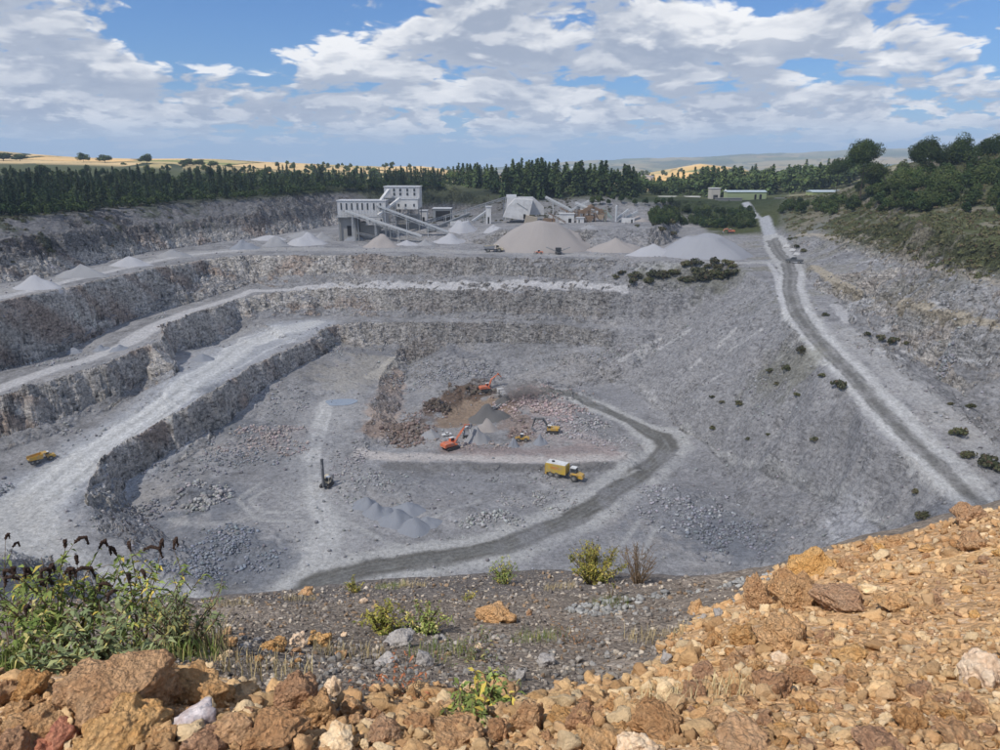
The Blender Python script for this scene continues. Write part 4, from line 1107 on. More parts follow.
big_tree(985, 190, 320, 36, 28, 'wide green tree at the right edge halfway up the hill', M_LEAF, 13)
big_tree(928, 210, 300, 34, 20, 'olive-green clump of young trees beside the bare ledge', M_LEAF, 14)
# scrub cover as one uncountable thing
def scrub_cover(name, n, sampler, size, mat, label, lumps=3):
    P = sampler(n)
    k = 34; g = np.random.default_rng(5)
    c = np.repeat(P, k, axis=0); m = len(c)
    s = np.repeat(g.uniform(*size, len(P)), k)
    e = g.normal(size=(m, 3)); e /= np.linalg.norm(e, axis=1)[:, None]; e[:, 2] = np.abs(e[:, 2]) * 0.75
    p = c + e * (s * g.uniform(0.5, 1.0, m))[:, None]
    t1 = np.cross(e, g.normal(size=(m, 3))); t1 /= np.linalg.norm(t1, axis=1)[:, None]; t2 = np.cross(e + g.normal(size=(m, 3)) * .4, t1)
    q = (s * 0.30)[:, None]
    v = np.stack([p - t1 * q, p + t2 * q * .6, p + t1 * q, p - t2 * q * .6], 1).reshape(-1, 3)
    return tag(link_mesh(name, np_mesh(name, v, np.arange(4 * m).reshape(m, 4), mat)), label, 'scrub', kind='stuff')
def by_mask(mask, rng_y):
    r0, r1 = np.searchsorted(YS, rng_y[0]), np.searchsorted(YS, rng_y[1])
    w = (mask[r0:r1] * np.gradient(YS)[r0:r1, None] ** 0.7)
    w = (w / w.sum()).ravel(); cs = np.cumsum(w)
    def f(n):
        k = np.searchsorted(cs, RNG.random(n)); k = np.minimum(k, len(cs) - 1); r = r0 + k // NC; c = k % NC
        x, y = XG[r, c] + RNG.normal(size=n) * .3, YG[r, c] + RNG.normal(size=n) * .3
        return np.stack([x, y, grid_lookup(H, x, y)], 1)
    return f
vis = (np.abs(SG) < 0.76)
scrub_cover('scrub', 3600, by_mask(hillg * (scrubn * 0.9 + 0.1) * vis, (150, 560)), (0.5, 1.6), M_SCRUB, 'olive scrub and bramble covering the right-hand hillside')
scrub_cover('scrub', 900, by_mask(leftw * sstep(n2 + n1, -0.1, 0.4) * sstep(-XG / YG, 0.42, 0.56) * vis, (200, 480)), (0.5, 1.5), M_GREYSCRUB, 'dark scrub growing on the ledges of the old left wall')
scrub_cover('scrub', 500, by_mask(leftw * sstep(-XG / YG, 0.2, 0.3) * vis, (200, 600)), (0.4, 1.0), M_GREYSCRUB, 'thin scattered scrub along the ledges of the far left wall')
scrub_cover('scrub', 420, by_mask((sstep(YG, 430, 470) * (1 - sstep(YG, 560, 580)) * (np.abs(XG / YG + 0.02) < 0.17) * sstep(n2 + n1, 0.0, 0.5)), (430, 580)), (0.5, 1.6), M_GREYSCRUB, 'low scrub on the rough ground behind the processing plant')
# single shrubs on the benches and slopes
shr = []
for (cx_, cy_, rx_, ry_, n_) in ((655, 279, 40, 5, 16), (715, 273, 22, 9, 20), (690, 265, 6, 2, 3)):
    for _ in range(n_):
        shr.append((cx_ + random.uniform(-rx_, rx_), cy_ + random.uniform(-ry_, ry_), random.uniform(1.6, 3.0), 'dark shrub in the thicket on the upper bench', 'shrubs on the upper bench ledge'))
for (px, py, s_) in ((801, 353, 1.9), (838, 388, 2.2), (822, 377, 1.2), (797, 396, 1.1), (787, 370, 1.5), (770, 372, 1.2), (777, 385, 1), (815, 441, 1.1), (722, 403, 1.0), (713, 429, 1.1), (712, 398, 1), (740, 405, 1.4), (748, 440, .9), (916, 493, .9), (922, 519, 1.6), (768, 435, .7)):
    shr.append((px, py, s_, 'olive bush on the slope left of the haul road', 'bushes on the slope left of the haul road'))
for (px, py, s_) in ((892, 343, 2.0), (880, 340, 1.8), (868, 336, 1.4), (958, 436, 2.0), (967, 458, 1.6), (985, 464, 2.2), (992, 470, 2.0), (970, 408, 1.2), (905, 345, 1.2), (825, 316, 1.1), (790, 240, 1.4), (797, 248, 1.8), (804, 252, 1.6), (950, 405, .8)):
    shr.append((px, py, s_, 'dark bush in the gully right of the haul road', 'bushes in the gully right of the haul road'))
for (px, py, s_) in ((668, 225, 3.5), (662, 232, 3), (672, 236, 2.8), (655, 226, 2), (637, 227, 1.6), (506, 236, 1.6)):
    shr.append((px, py, s_, 'bush on the edge of the mound behind the stockpiles', 'bushes on the grey mound'))
for px, py, s_, lab, grp in shr:
    h = qhit(px, py)
    place('shrub', random.choice(scrub_meshes), h[0], h[1], s_, lab, 'shrub', grp, z=h[2] - 0.15)
# standing water
mw, tw, bw = base_mat("puddle_water", 0.08); bw.inputs['Specular IOR Level'].default_value = 0.6
bw.inputs['Base Color'].default_value = (0.30, 0.36, 0.44, 1)
h = (_pc[0], _pc[1], PUDZ)
pv_ = [(math.cos(a) * 5.2 * (1 + .12 * math.sin(3 * a)), math.sin(a) * 4.2 * (1 + .15 * math.sin(2 * a + 1)), 0) for a in np.linspace(0, 2 * np.pi, 40, endpoint=False)]
me = bpy.data.meshes.new('water'); me.from_pydata(pv_, [], [tuple(range(40))]); me.materials.append(mw)
pd = tag(link_mesh('water', me), kind='structure'); pd.location = (h[0], h[1], h[2] + 0.06)
# ================================================================== STOCKPILES and RUBBLE
def rock_mesh_np(sub, seed, rough=0.35, flat=(1, 1, 1), cut=(0.62, 0.9), ncut=9, keep=0.85):
    v, f = ico(sub); out = np.empty_like(v); off = Vector((seed * 3.1, seed * 1.7, -seed * 2.3))
    g = random.Random(seed)
    planes = [(Vector((g.gauss(0, 1), g.gauss(0, 1), g.gauss(0, 1))).normalized(), g.uniform(*cut)) for _ in range(ncut)]
    for i, p in enumerate(v):
        q = Vector(p)
        for n_, d_ in planes:
            t = q.dot(n_) - d_
            if t > 0: q = q - n_ * t * keep
        q *= 1 + rough * mn.fractal(q * 1.6 + off, 0.85, 2.1, 6) * 0.6
        out[i] = q[:]
    return out * np.array(flat), f
LOW = [rock_mesh_np(1, 200 + s, 0.35, cut=(0.4, 0.8), ncut=10, keep=0.95) for s in range(8)]
TINY = [rock_mesh_np(0 + 1, 300 + s, 0.2) for s in range(2)]
def rock_field(name, P, size, mat, label, cat, protos, seed=1, colour=None, squash=(0.55, 1.0), sink=0.2):
    g = np.random.default_rng(seed); V = []; Fc = []; C = []; n = 0
    s = np.asarray(size)
    which = g.integers(0, len(protos), len(P))
    for w, (pv0, pf) in enumerate(protos):
        k = np.where(which == w)[0]
        if not len(k): continue
        m = len(k)
        q = g.normal(size=(m, 4)); q /= np.linalg.norm(q, axis=1)[:, None]
        a, b, c, d = q.T
        Rm = np.stack([1 - 2 * (c * c + d * d), 2 * (b * c - a * d), 2 * (b * d + a * c), 2 * (b * c + a * d), 1 - 2 * (b * b + d * d), 2 * (c * d - a * b), 2 * (b * d - a * c), 2 * (c * d + a * b), 1 - 2 * (b * b + c * c)], 1).reshape(m, 3, 3)
        sc = np.stack([g.uniform(0.75, 1.2, m), g.uniform(0.7, 1.0, m), g.uniform(*squash, m)], 1) * s[k][:, None]
        v = np.einsum('mij,nj->mni', Rm, pv0) * sc[:, None, :] + P[k][:, None, :] + np.array((0, 0, 1)) * (sc[:, 2] * (0.6 - sink))[:, None, None]
        V.append(v.reshape(-1, 3)); Fc.append((pf[None] + (np.arange(m) * len(pv0))[:, None, None] + n).reshape(-1, 3)); n += m * len(pv0)
        if colour is not None: C.append(np.repeat(colour[k], len(pv0), axis=0))
    me = np_mesh(name, np.concatenate(V), np.concatenate(Fc), mat)
    if colour is not None: set_col(me, np.concatenate(C))
    return tag(link_mesh(name, me), label, cat, kind='stuff')
def col_stone(name, rough=0.9, bumps=6.0):
    m, t, b = base_mat(name, rough)
    c, a = attr(t); g = t.new('ShaderNodeNewGeometry'); P = g.outputs['Position']
    n = t.noise(P, bumps, 5, 0.65)
    t.put(b.inputs['Base Color'], t.vmath('SCALE', c, s=t.add(0.72, t.mul(n, 0.56))))
    t.put(b.inputs['Normal'], t.bump(n, 0.5, 0.6 / bumps))
    return m
M_BLOCK = col_stone("blasted_blocks", 0.9, 2.0)
patches = [(438, 406, 14, 6, 160, (0.6, 1.8), (0.14, 0.11, 0.09)), (474, 390, 18, 5, 160, (0.6, 1.8), (0.16, 0.13, 0.105)), (408, 432, 22, 9, 220, (0.5, 1.5), (0.26, 0.20, 0.17)), (512, 430, 14, 8, 160, (0.4, 1.3), (0.32, 0.25, 0.22)), (470, 444, 40, 5, 140, (0.4, 1.0), (0.40, 0.34, 0.31)),
           (330, 300, 200, 3, 120, (0.3, 0.8), (0.38, 0.38, 0.38)), (200, 345, 40, 4, 120, (0.3, 0.9), (0.34, 0.34, 0.34)), (60, 430, 60, 6, 140, (0.3, 1.0), (0.34, 0.33, 0.33)), (180, 470, 60, 10, 200, (0.3, 0.9), (0.3, 0.3, 0.31)), (760, 400, 60, 30, 260, (0.3, 0.9), (0.3, 0.3, 0.3)),  # px, py, rx px, ry px, number, size m, colour
    (203, 497, 26, 14, 260, (0.6, 1.5), (0.40, 0.39, 0.38)), (222, 552, 44, 24, 900, (0.35, 0.9), (0.27, 0.29, 0.33)),
    (268, 436, 38, 16, 650, (0.35, 1.0), (0.44, 0.38, 0.36)), (240, 455, 34, 16, 350, (0.35, 0.9), (0.30, 0.31, 0.33)),
    (150, 510, 26, 18, 260, (0.4, 1.1), (0.22, 0.22, 0.24)), (330, 350, 30, 8, 240, (0.35, 0.8), (0.38, 0.38, 0.39)),
    (280, 400, 26, 14, 300, (0.3, 0.8), (0.36, 0.36, 0.37)), (440, 375, 48, 12, 700, (0.35, 1.0), (0.33, 0.33, 0.34)),
    (540, 408, 42, 17, 800, (0.4, 1.25), (0.46, 0.37, 0.35)), (575, 428, 40, 14, 650, (0.35, 1.0), (0.43, 0.41, 0.41)),
    (525, 395, 26, 8, 300, (0.4, 1.2), (0.48, 0.38, 0.36)), (480, 518, 30, 12, 320, (0.4, 1.1), (0.42, 0.42, 0.41)),
    (380, 485, 34, 14, 330, (0.3, 0.9), (0.40, 0.40, 0.40)), (545, 500, 30, 10, 220, (0.3, 0.8), (0.40, 0.39, 0.38)),
    (680, 500, 38, 16, 480, (0.35, 1.1), (0.38, 0.38, 0.40)), (725, 535, 34, 22, 600, (0.35, 1.0), (0.25, 0.26, 0.29)),
    (350, 460, 14, 16, 160, (0.3, 0.8), (0.40, 0.38, 0.38)), (25, 490, 26, 20, 350, (0.35, 0.9), (0.28, 0.29, 0.31)),
    (60, 362, 30, 4, 60, (0.5, 1.0), (0.36, 0.36, 0.36)), (610, 352, 60, 8, 300, (0.35, 1.0), (0.34, 0.33, 0.32)), (420, 420, 22, 14, 200, (0.4, 1.0), (0.33, 0.27, 0.24)),
    (480, 440, 44, 6, 160, (0.3, 0.8), (0.42, 0.38, 0.36)), (500, 480, 60, 4, 120, (0.3, 0.8), (0.34, 0.34, 0.34)),
    (945, 362, 18, 12, 200, (0.4, 1.2), (0.30, 0.30, 0.31)), (620, 300, 60, 3, 90, (0.3, 0.7), (0.36, 0.36, 0.36)), (400, 292, 90, 3, 120, (0.3, 0.8), (0.38, 0.38, 0.38))]
PP = []; SS_ = []; CC = []
for px, py, rx, ry, n, sz, c in patches:
    c0 = qhit(px, py); ex = qhit(px + rx, py); ey = qhit(px, max(py - ry, 1)); ey2 = qhit(px, py + ry)
    ax = abs(ex[0] - c0[0]); ay = (abs(ey[1] - c0[1]) + abs(ey2[1] - c0[1])) / 2
    n = int(n * 1.7); a = RNG.uniform(0, 2 * np.pi, n); r = 1.3 * RNG.random(n) ** 0.62 * (1 + 0.35 * np.sin(3 * a + px) * RNG.random(n)); 
    x = c0[0] + np.cos(a) * r * ax; y = c0[1] + np.sin(a) * r * ay
    ok = (grid_lookup(ROAD.astype(float), x, y) < 0.4) & (fbm(x / 5, y / 5, int(px), 3) > -0.12 + 0.25 * (r - 0.6))
    x, y = x[ok], y[ok]; n = len(x)
    PP.append(np.stack([x, y, grid_lookup(H, x, y)], 1)); SS_.append(sz[0] + (sz[1] - sz[0]) * RNG.random(n) ** 3)
    CC.append(np.array(c)[None] * RNG.uniform(0.6, 1.3, (n, 1)) * RNG.uniform(0.95, 1.05, (n, 3)))
# loose stones strewn over all broken ground
smp = by_mask((0.15 + rocky) * vis * (1 - ROAD) * (H < -35 * SC), (100, 420))(17000)
PP.append(smp); SS_.append(0.16 + 0.75 * RNG.random(len(smp)) ** 6)
CC.append(np.array((0.34, 0.335, 0.34))[None] * RNG.uniform(0.55, 1.35, (len(smp), 1)) * RNG.uniform(0.95, 1.05, (len(smp), 3)))
rock_field('rubble', np.concatenate(PP), np.concatenate(SS_) * 0.72, M_BLOCK, 'grey and pinkish blasted rock rubble strewn over the quarry benches and floor', 'rubble', LOW, 3, np.concatenate(CC))

def pile_mat(name, c, var=0.12):
    m, t, b = base_mat(name, 0.95)
    g = t.new('ShaderNodeTexCoord'); P = g.outputs['Object']
    x, y, z = t.sep(P)
    ang = t.math('ARCTAN2', y, x)
    rill = t.noise(t.xyz(t.mul(ang, 2.2), t.mul(z, 0.05), 0.0), 3.0, 4, 0.6)
    n = t.noise(P, 2.5, 6, 0.7)
    k = t.add(1 - var, t.mul(t.add(t.mul(rill, 0.7), t.mul(n, 0.5)), var * 1.7))
    t.put(b.inputs['Base Color'], t.vmath('SCALE', t.mix(0.0, c, c), s=k))
    t.put(b.inputs['Normal'], t.bump(t.add(n, t.mul(rill, 0.6)), 0.4, 0.4))
    return m
M_PILE = {'tan': pile_mat("gravel_tan", (0.38, 0.345, 0.32)), 'grey': pile_mat("gravel_grey", (0.33, 0.33, 0.335)), 'pale': pile_mat("gravel_pale", (0.44, 0.44, 0.455)),
          'bluish': pile_mat("gravel_bluish", (0.35, 0.355, 0.375)), 'blue': pile_mat("gravel_blue", (0.27, 0.285, 0.315)), 'dark': pile_mat("gravel_dark", (0.16, 0.155, 0.15))}
def pile(px, py, wpx, hpx, kind, label, top=0.0, aspect=0.8, seed=0, arc=None, y=None):
    """px,py: foot of the pile in the picture; wpx,hpx its size there"""
    h0 = qhit(px, py) if y is None else at_y(px, py, y)
    m_ = (h0[1] * CT - h0[2] * ST) / FPX
    R_ = wpx * m_ / 2; hh = hpx * m_ * 1.03; Ry = R_ * aspect
    cx_, cy_ = h0[0], h0[1] + Ry * 0.9
    n = 56; nr = 22
    vs = []; fs = []
    for j in range(nr + 1):
        r = j / nr
        for i in range(n):
            a = 2 * math.pi * i / n
            wob = 1 + 0.28 * mn.noise(Vector((math.cos(a) * 1.3, math.sin(a) * 1.3, seed))) 
            x = math.cos(a) * R_ * r * wob; yy = math.sin(a) * Ry * r * wob
            z = hh * min(1.0, (1 - r) / (1 - top)) if top else hh * (1 - r) ** 1.0
            if not top: z = hh * (math.sqrt((1 - r) ** 2 + 0.006) - 0.077)
            if arc: z *= max(0, min(1, 0.25 + arc * 0.9 * (0.5 + math.sin(a) * 0.8)))
            z += 0.40 * hh * mn.noise(Vector((x / R_ * 2 + seed, yy / R_ * 2, 1.0))) * (1 - r)
            gz_ = ground(cx_ + x, cy_ + yy)
            vs.append((x, yy, max(z, -1.5) + (gz_ - h0[2]) * (r ** 2) - 0.3 * r))
    for j in range(nr):
        for i in range(n):
            a = j * n + i; b = j * n + (i + 1) % n
            fs.append((a, b, b + n, a + n))
    o = link_mesh('gravel_pile', np_mesh('gravel_pile', np.array(vs), np.array(fs), M_PILE[kind], True))
    o.location = (cx_, cy_, h0[2])
    return tag(o, label, 'gravel pile')
pile(543, 253, 108, 29, 'tan', 'largest light brown gravel stockpile with a flat top in front of the white plant shed', 0.30, 0.62, 1)
pile(618, 253, 70, 14, 'tan', 'low light brown gravel heap leaning against the right of the largest stockpile', 0.0, 0.6, 2)
pile(712, 259, 108, 20, 'bluish', 'pale bluish-white stockpile with rounded top beside the haul road junction', 0.35, 0.7, 3)
pile(655, 257, 60, 12, 'pale', 'low pale spoil tongue at the left foot of the bluish-white stockpile', 0, 0.6, 4)
pile(378, 248, 44, 13, 'tan', 'pale brown gravel cone in front of the screen house', 0, 0.8, 5)
pile(352, 241, 26, 11, 'blue', 'dark grey gravel cone under the left end of the plant', 0, 0.8, 6)
pile(303, 246, 46, 13, 'pale', 'light grey gravel heap left of the plant', 0, 0.8, 7)
pile(272, 247, 34, 10, 'grey', 'grey gravel heap second from the left of the row by the left wall', 0, 0.8, 8)
pile(240, 250, 34, 10, 'blue', 'grey heap at the left end of the row by the left wall', 0, 0.8, 9)
pile(320, 241, 30, 9, 'grey', 'small grey heap behind the light heap left of the plant', 0, 0.8, 10)
pile(448, 244, 36, 10, 'pale', 'pale gravel cone below the end of the long conveyor', 0, 0.8, 11)
pile(462, 233, 30, 10, 'pale', 'white sand heap with steep sides behind the conveyor end', 0.4, 0.8, 12)
pile(425, 246, 26, 6, 'grey', 'low grey gravel ridge between the conveyor ends', 0, 0.8, 13)
for i, (px, py, w, h, lab) in enumerate([(363, 512, 34, 10, 'blue-grey heap at the upper left of the cluster on the quarry floor'), (376, 520, 40, 12, 'blue-grey heap second from the left in the cluster on the quarry floor'),
        (393, 529, 46, 14, 'tall blue-grey heap in the middle of the cluster on the quarry floor'), (412, 537, 44, 12, 'blue-grey heap at the lower right front of the cluster on the quarry floor'),
        (426, 530, 34, 8, 'low blue-grey heap at the right end of the cluster on the quarry floor'), (405, 518, 42, 9, 'flat blue-grey heap at the back of the cluster on the quarry floor')]):
    pile(px, py, w, h, 'blue', lab, 0.0, 0.85, 20 + i)
pile(489, 424, 50, 17, 'dark', 'tall dark crushed stone heap in the pit below the crusher', 0, 0.7, 30)
pile(486, 433, 30, 13, 'tan', 'light brown heap in front of the dark crushed stone heap', 0, 0.7, 31)
pile(477, 445, 30, 17, 'grey', 'steep grey heap beside the white dump truck', 0, 0.8, 32)
pile(504, 406, 24, 10, 'dark', 'small dark cone under the upper crusher in the pit', 0, 0.8, 33)
pile(514, 448, 14, 9, 'blue', 'small grey heap in front of the wheel loader', 0, 0.8, 34)
pile(541, 446, 18, 11, 'blue', 'small grey heap left of the yellow excavator', 0, 0.8, 35)
pile(430, 440, 26, 9, 'grey', 'low grey heap at the left of the orange excavator', 0, 0.8, 36)
for i, (px, py) in enumerate([(70, 355), (97, 352), (115, 352)]):
    pile(px, py, 22, 6, 'blue', ['dark heap at the left of three on the bench road', 'dark heap in the middle of three on the bench road', 'dark heap at the right of three on the bench road'][i], 0, .9, 40 + i)
pile(198, 362, 30, 6, 'blue', 'low dark heap on the pale bench below the stepped corner', 0, .8, 44)
for i, (px, py, w, h) in enumerate([(30, 290, 60, 14), (75, 278, 60, 13), (125, 267, 50, 10), (170, 257, 40, 7)]):
    pile(px, py, w, h, 'grey' if i % 2 else 'pale', ['long light grey spoil heap nearest the left edge below the old wall', 'light grey spoil heap right of the leftmost one below the old wall', 'grey spoil heap beside the rim road below the old wall', 'small light spoil heap where the rim road bends'][i], 0.0, .5, 50 + i)
# ================================================================== PROCESSING PLANT
M_CLAD = simple_mat("pale_cladding", (0.56, 0.555, 0.55), 0.6, 0.06, 0.6, dirt=0.25)
M_CLAD2 = simple_mat("white_cladding", (0.68, 0.67, 0.65), 0.6, 0.06, 0.5, dirt=0.3)
M_ROOF = simple_mat("roof_sheet", (0.60, 0.60, 0.60), 0.5, 0.05, 0.5)
M_CONC = simple_mat("weathered_concrete", (0.33, 0.32, 0.30), 0.9, 0.18, 0.8, bump=0.2)
M_STEEL = simple_mat("grey_steel", (0.30, 0.31, 0.31), 0.6, 0.12, 1.5, 0.3)
M_PALEST = simple_mat("pale_steel", (0.50, 0.51, 0.51), 0.6, 0.1, 1.5)
M_RUSTY = simple_mat("rusty_steel", (0.24, 0.165, 0.11), 0.85, 0.25, 1.5)
M_DARK = simple_mat("dark_opening", (0.03, 0.03, 0.032), 0.9, 0.1)
M_GLASS = simple_mat("dark_glass", (0.05, 0.055, 0.06), 0.25, 0.05)
M_BELT = simple_mat("rubber_belt", (0.16, 0.155, 0.15), 0.9, 0.1)
M_GREEN = simple_mat("green_cladding", (0.38, 0.44, 0.24), 0.6, 0.06, 0.3)
M_LIME = simple_mat("lime_cladding", (0.42, 0.46, 0.20), 0.6, 0.06, 0.3)
M_PALEROOF = simple_mat("pale_blue_roof", (0.52, 0.60, 0.62), 0.5, 0.04, 0.3)
YP = 400.0                        # distance of the plant
def PX(px, py, y=YP): return Vector(at_y(px, py, y))
def mpp(y, z=-39): return (y * CT - z * ST) / FPX
def grd(p): return ground(p[0], p[1])
def framed_box(root, x0, x1, yf, depth, z0, z1, mat, cols, rows, win, rail=True, name='wall'):
    """a clad block: walls, roof with a parapet, ribs and a grid of window slots on its front and side"""
    MB().box(((x0 + x1) / 2, yf + depth / 2, (z0 + z1) / 2), (x1 - x0, depth, z1 - z0)).build(name, mat, root)
    MB().box(((x0 + x1) / 2, yf + depth / 2, z1 + 0.2), (x1 - x0 + 0.8, depth + 0.8, 0.4)).build('roof', M_ROOF, root)
    rb = MB(); n = int((x1 - x0) / 1.6)
    for i in range(n + 1): rb.box((x0 + (x1 - x0) * i / n, yf - 0.06, (z0 + z1) / 2), (0.16, 0.12, z1 - z0 - 0.1))
    rb.build('cladding_rib', M_ROOF, root)
    for r in rows:
        for c in cols:
            o = MB().box((x0 + (x1 - x0) * c, yf - 0.10, z0 + (z1 - z0) * r), (win[0], 0.2, win[1])).build('window', M_GLASS, root)
def rel(root, p): return Vector(p) - root.location
# screen house
def screen_house():
    y = YP; m = mpp(y); a = PX(338, 218, y); b = PX(385, 201, y); zb = a[2]
    root = tag(empty('screen_house', (a[0], y, grd(PX(350, 240, y)))), 'long white clad screen house with rows of slot windows standing on a concrete base', 'building')
    x1 = b[0] - a[0]; z0 = rel(root, (0, 0, PX(338, 217, y)[2]))[2]; z1 = rel(root, (0, 0, PX(338, 201, y)[2]))[2]
    framed_box(root, 0, x1, 0, 12, z0, z1, M_CLAD, [0.08, 0.19, 0.30, 0.42, 0.52, 0.63, 0.76, 0.90], [0.66], (0.75, z1 * 0.16), name='wall')
    zl = rel(root, (0, 0, PX(338, 224, y)[2]))[2]
    # lower right part of the cladding
    MB().box((x1 * 0.79, 6.1, (z0 + zl) / 2 - 0.3), (x1 * 0.42, 11.8, z0 - zl + 0.6)).build('lower_wall', M_CLAD, root)
    for c in (0.66, 0.78, 0.90): MB().box((x1 * c, 0.10, zl + 1.6), (0.75, 0.2, 1.8)).build('window', M_GLASS, root)
    zc = z0 - 0.1
    MB().box((x1 * 0.20, 6, zc / 2), (x1 * 0.36, 11, zc)).build('concrete_base', M_CONC, root)
    MB().box((x1 * 0.62, 8, zc / 2 - 1.5), (x1 * 0.40, 8, zc - 3)).build('concrete_base', M_CONC, root)
    MB().box((x1 * 0.22, 0.4, zc * 0.42), (2.2, 0.25, zc * 0.42)).build('door_opening', M_DARK, root)
    st = MB()
    for c in (0.02, 0.36, 0.42, 0.98): st.box((x1 * c, -0.6, zc / 2), (0.6, 0.6, zc))
    st.box((x1 * 0.25, -1.2, zc), (x1 * 0.55, 2.6, 0.35))
    for c in (0.0, 0.1, 0.2, 0.3, 0.4, 0.5): st.bar((x1 * c, -2.4, zc), (x1 * c, -2.4, zc + 1.2), 0.12)
    st.bar((0, -2.4, zc + 1.2), (x1 * 0.5, -2.4, zc + 1.2), 0.12)
    st.build('steel_walkway', M_STEEL, root)
screen_house()
def tower():
    y = YP + 14; a = PX(384, 186, y); b = PX(419, 186, y)
    root = tag(empty('plant_tower', (a[0], y, grd(PX(400, 238, y)))), 'tall square white clad plant tower with windows in rows above an open steel frame', 'building')
    x1 = b[0] - a[0]
    zr = lambda v: rel(root, (0, 0, PX(400, v, y)[2]))[2]
    zt, zm, zb = zr(187), zr(197), zr(207)
    framed_box(root, 0, x1, 0, 14, zm - 0.5, zt, M_CLAD, [0.28, 0.46, 0.66, 0.86], [0.35, 0.72], (1.0, 1.5))
    # right bay goes down further, with a lower gallery in front
    MB().box((x1 * 0.71, 7.1, (zm + zb) / 2 - 0.5), (x1 * 0.58, 13.8, zm - zb)).build('lower_wall', M_CLAD, root)
    MB().box((x1 * 0.66, -1.6, (zr(199) + zr(209)) / 2), (x1 * 0.62, 3.2, zr(199) - zr(209))).build('gallery', M_CLAD2, root)
    MB().box((x1 * 0.66, -1.6, zr(198.7)), (x1 * 0.66, 3.8, 0.35)).build('gallery_roof', M_ROOF, root)
    for c in (0.42, 0.62, 0.86): MB().box((x1 * c, -3.28, zr(205)), (0.9, 0.16, 1.5)).build('window', M_GLASS, root)
    # hopper under the left bay
    MB().prism([(x1 * 0.04, zm), (x1 * 0.38, zm), (x1 * 0.33, zr(202)), (x1 * 0.12, zr(202))], 2, 12).build('hopper', M_CLAD, root)
    MB().box((x1 * 0.20, 8, zr(207)), (x1 * 0.34, 10, zr(202) - zr(212))).build('side_bin', M_CONC, root)
    fr = MB()
    for c in (0.03, 0.34, 0.66, 0.97):
        for q in (0.5, 13): fr.box((x1 * c, q, zb / 2 - 0.2), (0.55, 0.55, zb))
    for zz in (0.35, 0.7):
        fr.box((x1 / 2, 0.5, zb * zz), (x1, 0.4, 0.4))
    for i in range(3):
        fr.bar((x1 * (0.03 + 0.31 * i), 0.5, zb * 0.35), (x1 * (0.34 + 0.31 * i), 0.5, zb * 0.7), 0.25)
    fr.build('steel_frame', M_STEEL, root)
    MB().box((x1 * 0.6, 9, zb * 0.30), (x1 * 0.7, 7, zb * 0.6)).build('concrete_base', M_CONC, root)
tower()
def conveyor(a, b, w, label, mat=M_STEEL, legs=2, cover=False, name='conveyor', group=None):
    a = Vector(a); b = Vector(b)
    root = tag(empty(name, (a.x, a.y, a.z)), label, 'conveyor', group)
    d = b - a; side = Vector((d.y, -d.x, 0)).normalized() * (w / 2); up = Vector((0, 0, 1))
    tr = MB(); hh = w * 0.55; n = max(4, int(d.length / 3))
    for s in (-1, 1):
        tr.bar(side * s, d + side * s, 0.16); tr.bar(side * s - up * hh, d + side * s - up * hh, 0.16)
        for i in range(n):
            t0, t1 = i / n, (i + 1) / n
            tr.bar(d * t0 + side * s - up * hh * (i % 2), d * t1 + side * s - up * hh * ((i + 1) % 2), 0.1)
    tr.build('truss', mat, root)
    MB().bar(up * 0.12, d + up * 0.12, w * 0.8, 0.18).build('belt', M_BELT, root)
    if cover: MB().bar(up * 0.55, d * 0.97 + up * 0.55, w * 1.0, 0.8).build('cover', mat, root)
    for k in range(legs):
        t = (k + 1) / (legs + 0.4); p = d * t; g_ = ground(a.x + p.x, a.y + p.y) - a.z
        if p.z - g_ > 1.0:
            lg = MB(); 
            for s in (-1, 1): lg.bar(p + side * s, Vector((p.x + side.x * s * 1.6, p.y + side.y * s * 1.6, g_ - 0.3)), 0.28)
            lg.bar(p * 1.0 - up * (p.z - g_) * 0.45 + side * 1.2, p * 1.0 - up * (p.z - g_) * 0.45 - side * 1.2, 0.16)
            lg.build('support', mat, root)
    return root
y = YP
conveyor(PX(422, 237, y - 8), PX(343, 211, y - 3), 2.0, 'long conveyor sloping from the gravel piles up to the left end of the screen house', M_PALEST, 3, True)
conveyor(PX(449, 233, y + 2), PX(376, 206, y - 1), 2.0, 'long conveyor running down to the right from the right end of the screen house', M_PALEST, 3, True)
conveyor(PX(377, 206, y + 2), PX(389, 190, y + 12), 1.6, 'short steep covered conveyor up to the top of the tower', M_CLAD2, 0, True)
conveyor(PX(378, 216, y - 3), PX(400, 199, y + 8), 1.6, 'short covered conveyor up to the lower gallery of the tower', M_CLAD2, 1, True)
conveyor(PX(424, 222, y + 30), PX(512, 195, y + 60), 1.8, 'long straight conveyor rising from the tower toward the white shed', M_PALEST, 4, False)
conveyor(PX(372, 223, y - 4), PX(398, 232, y - 6), 1.6, 'short low conveyor under the long ones in front of the tower', M_STEEL, 1, False)
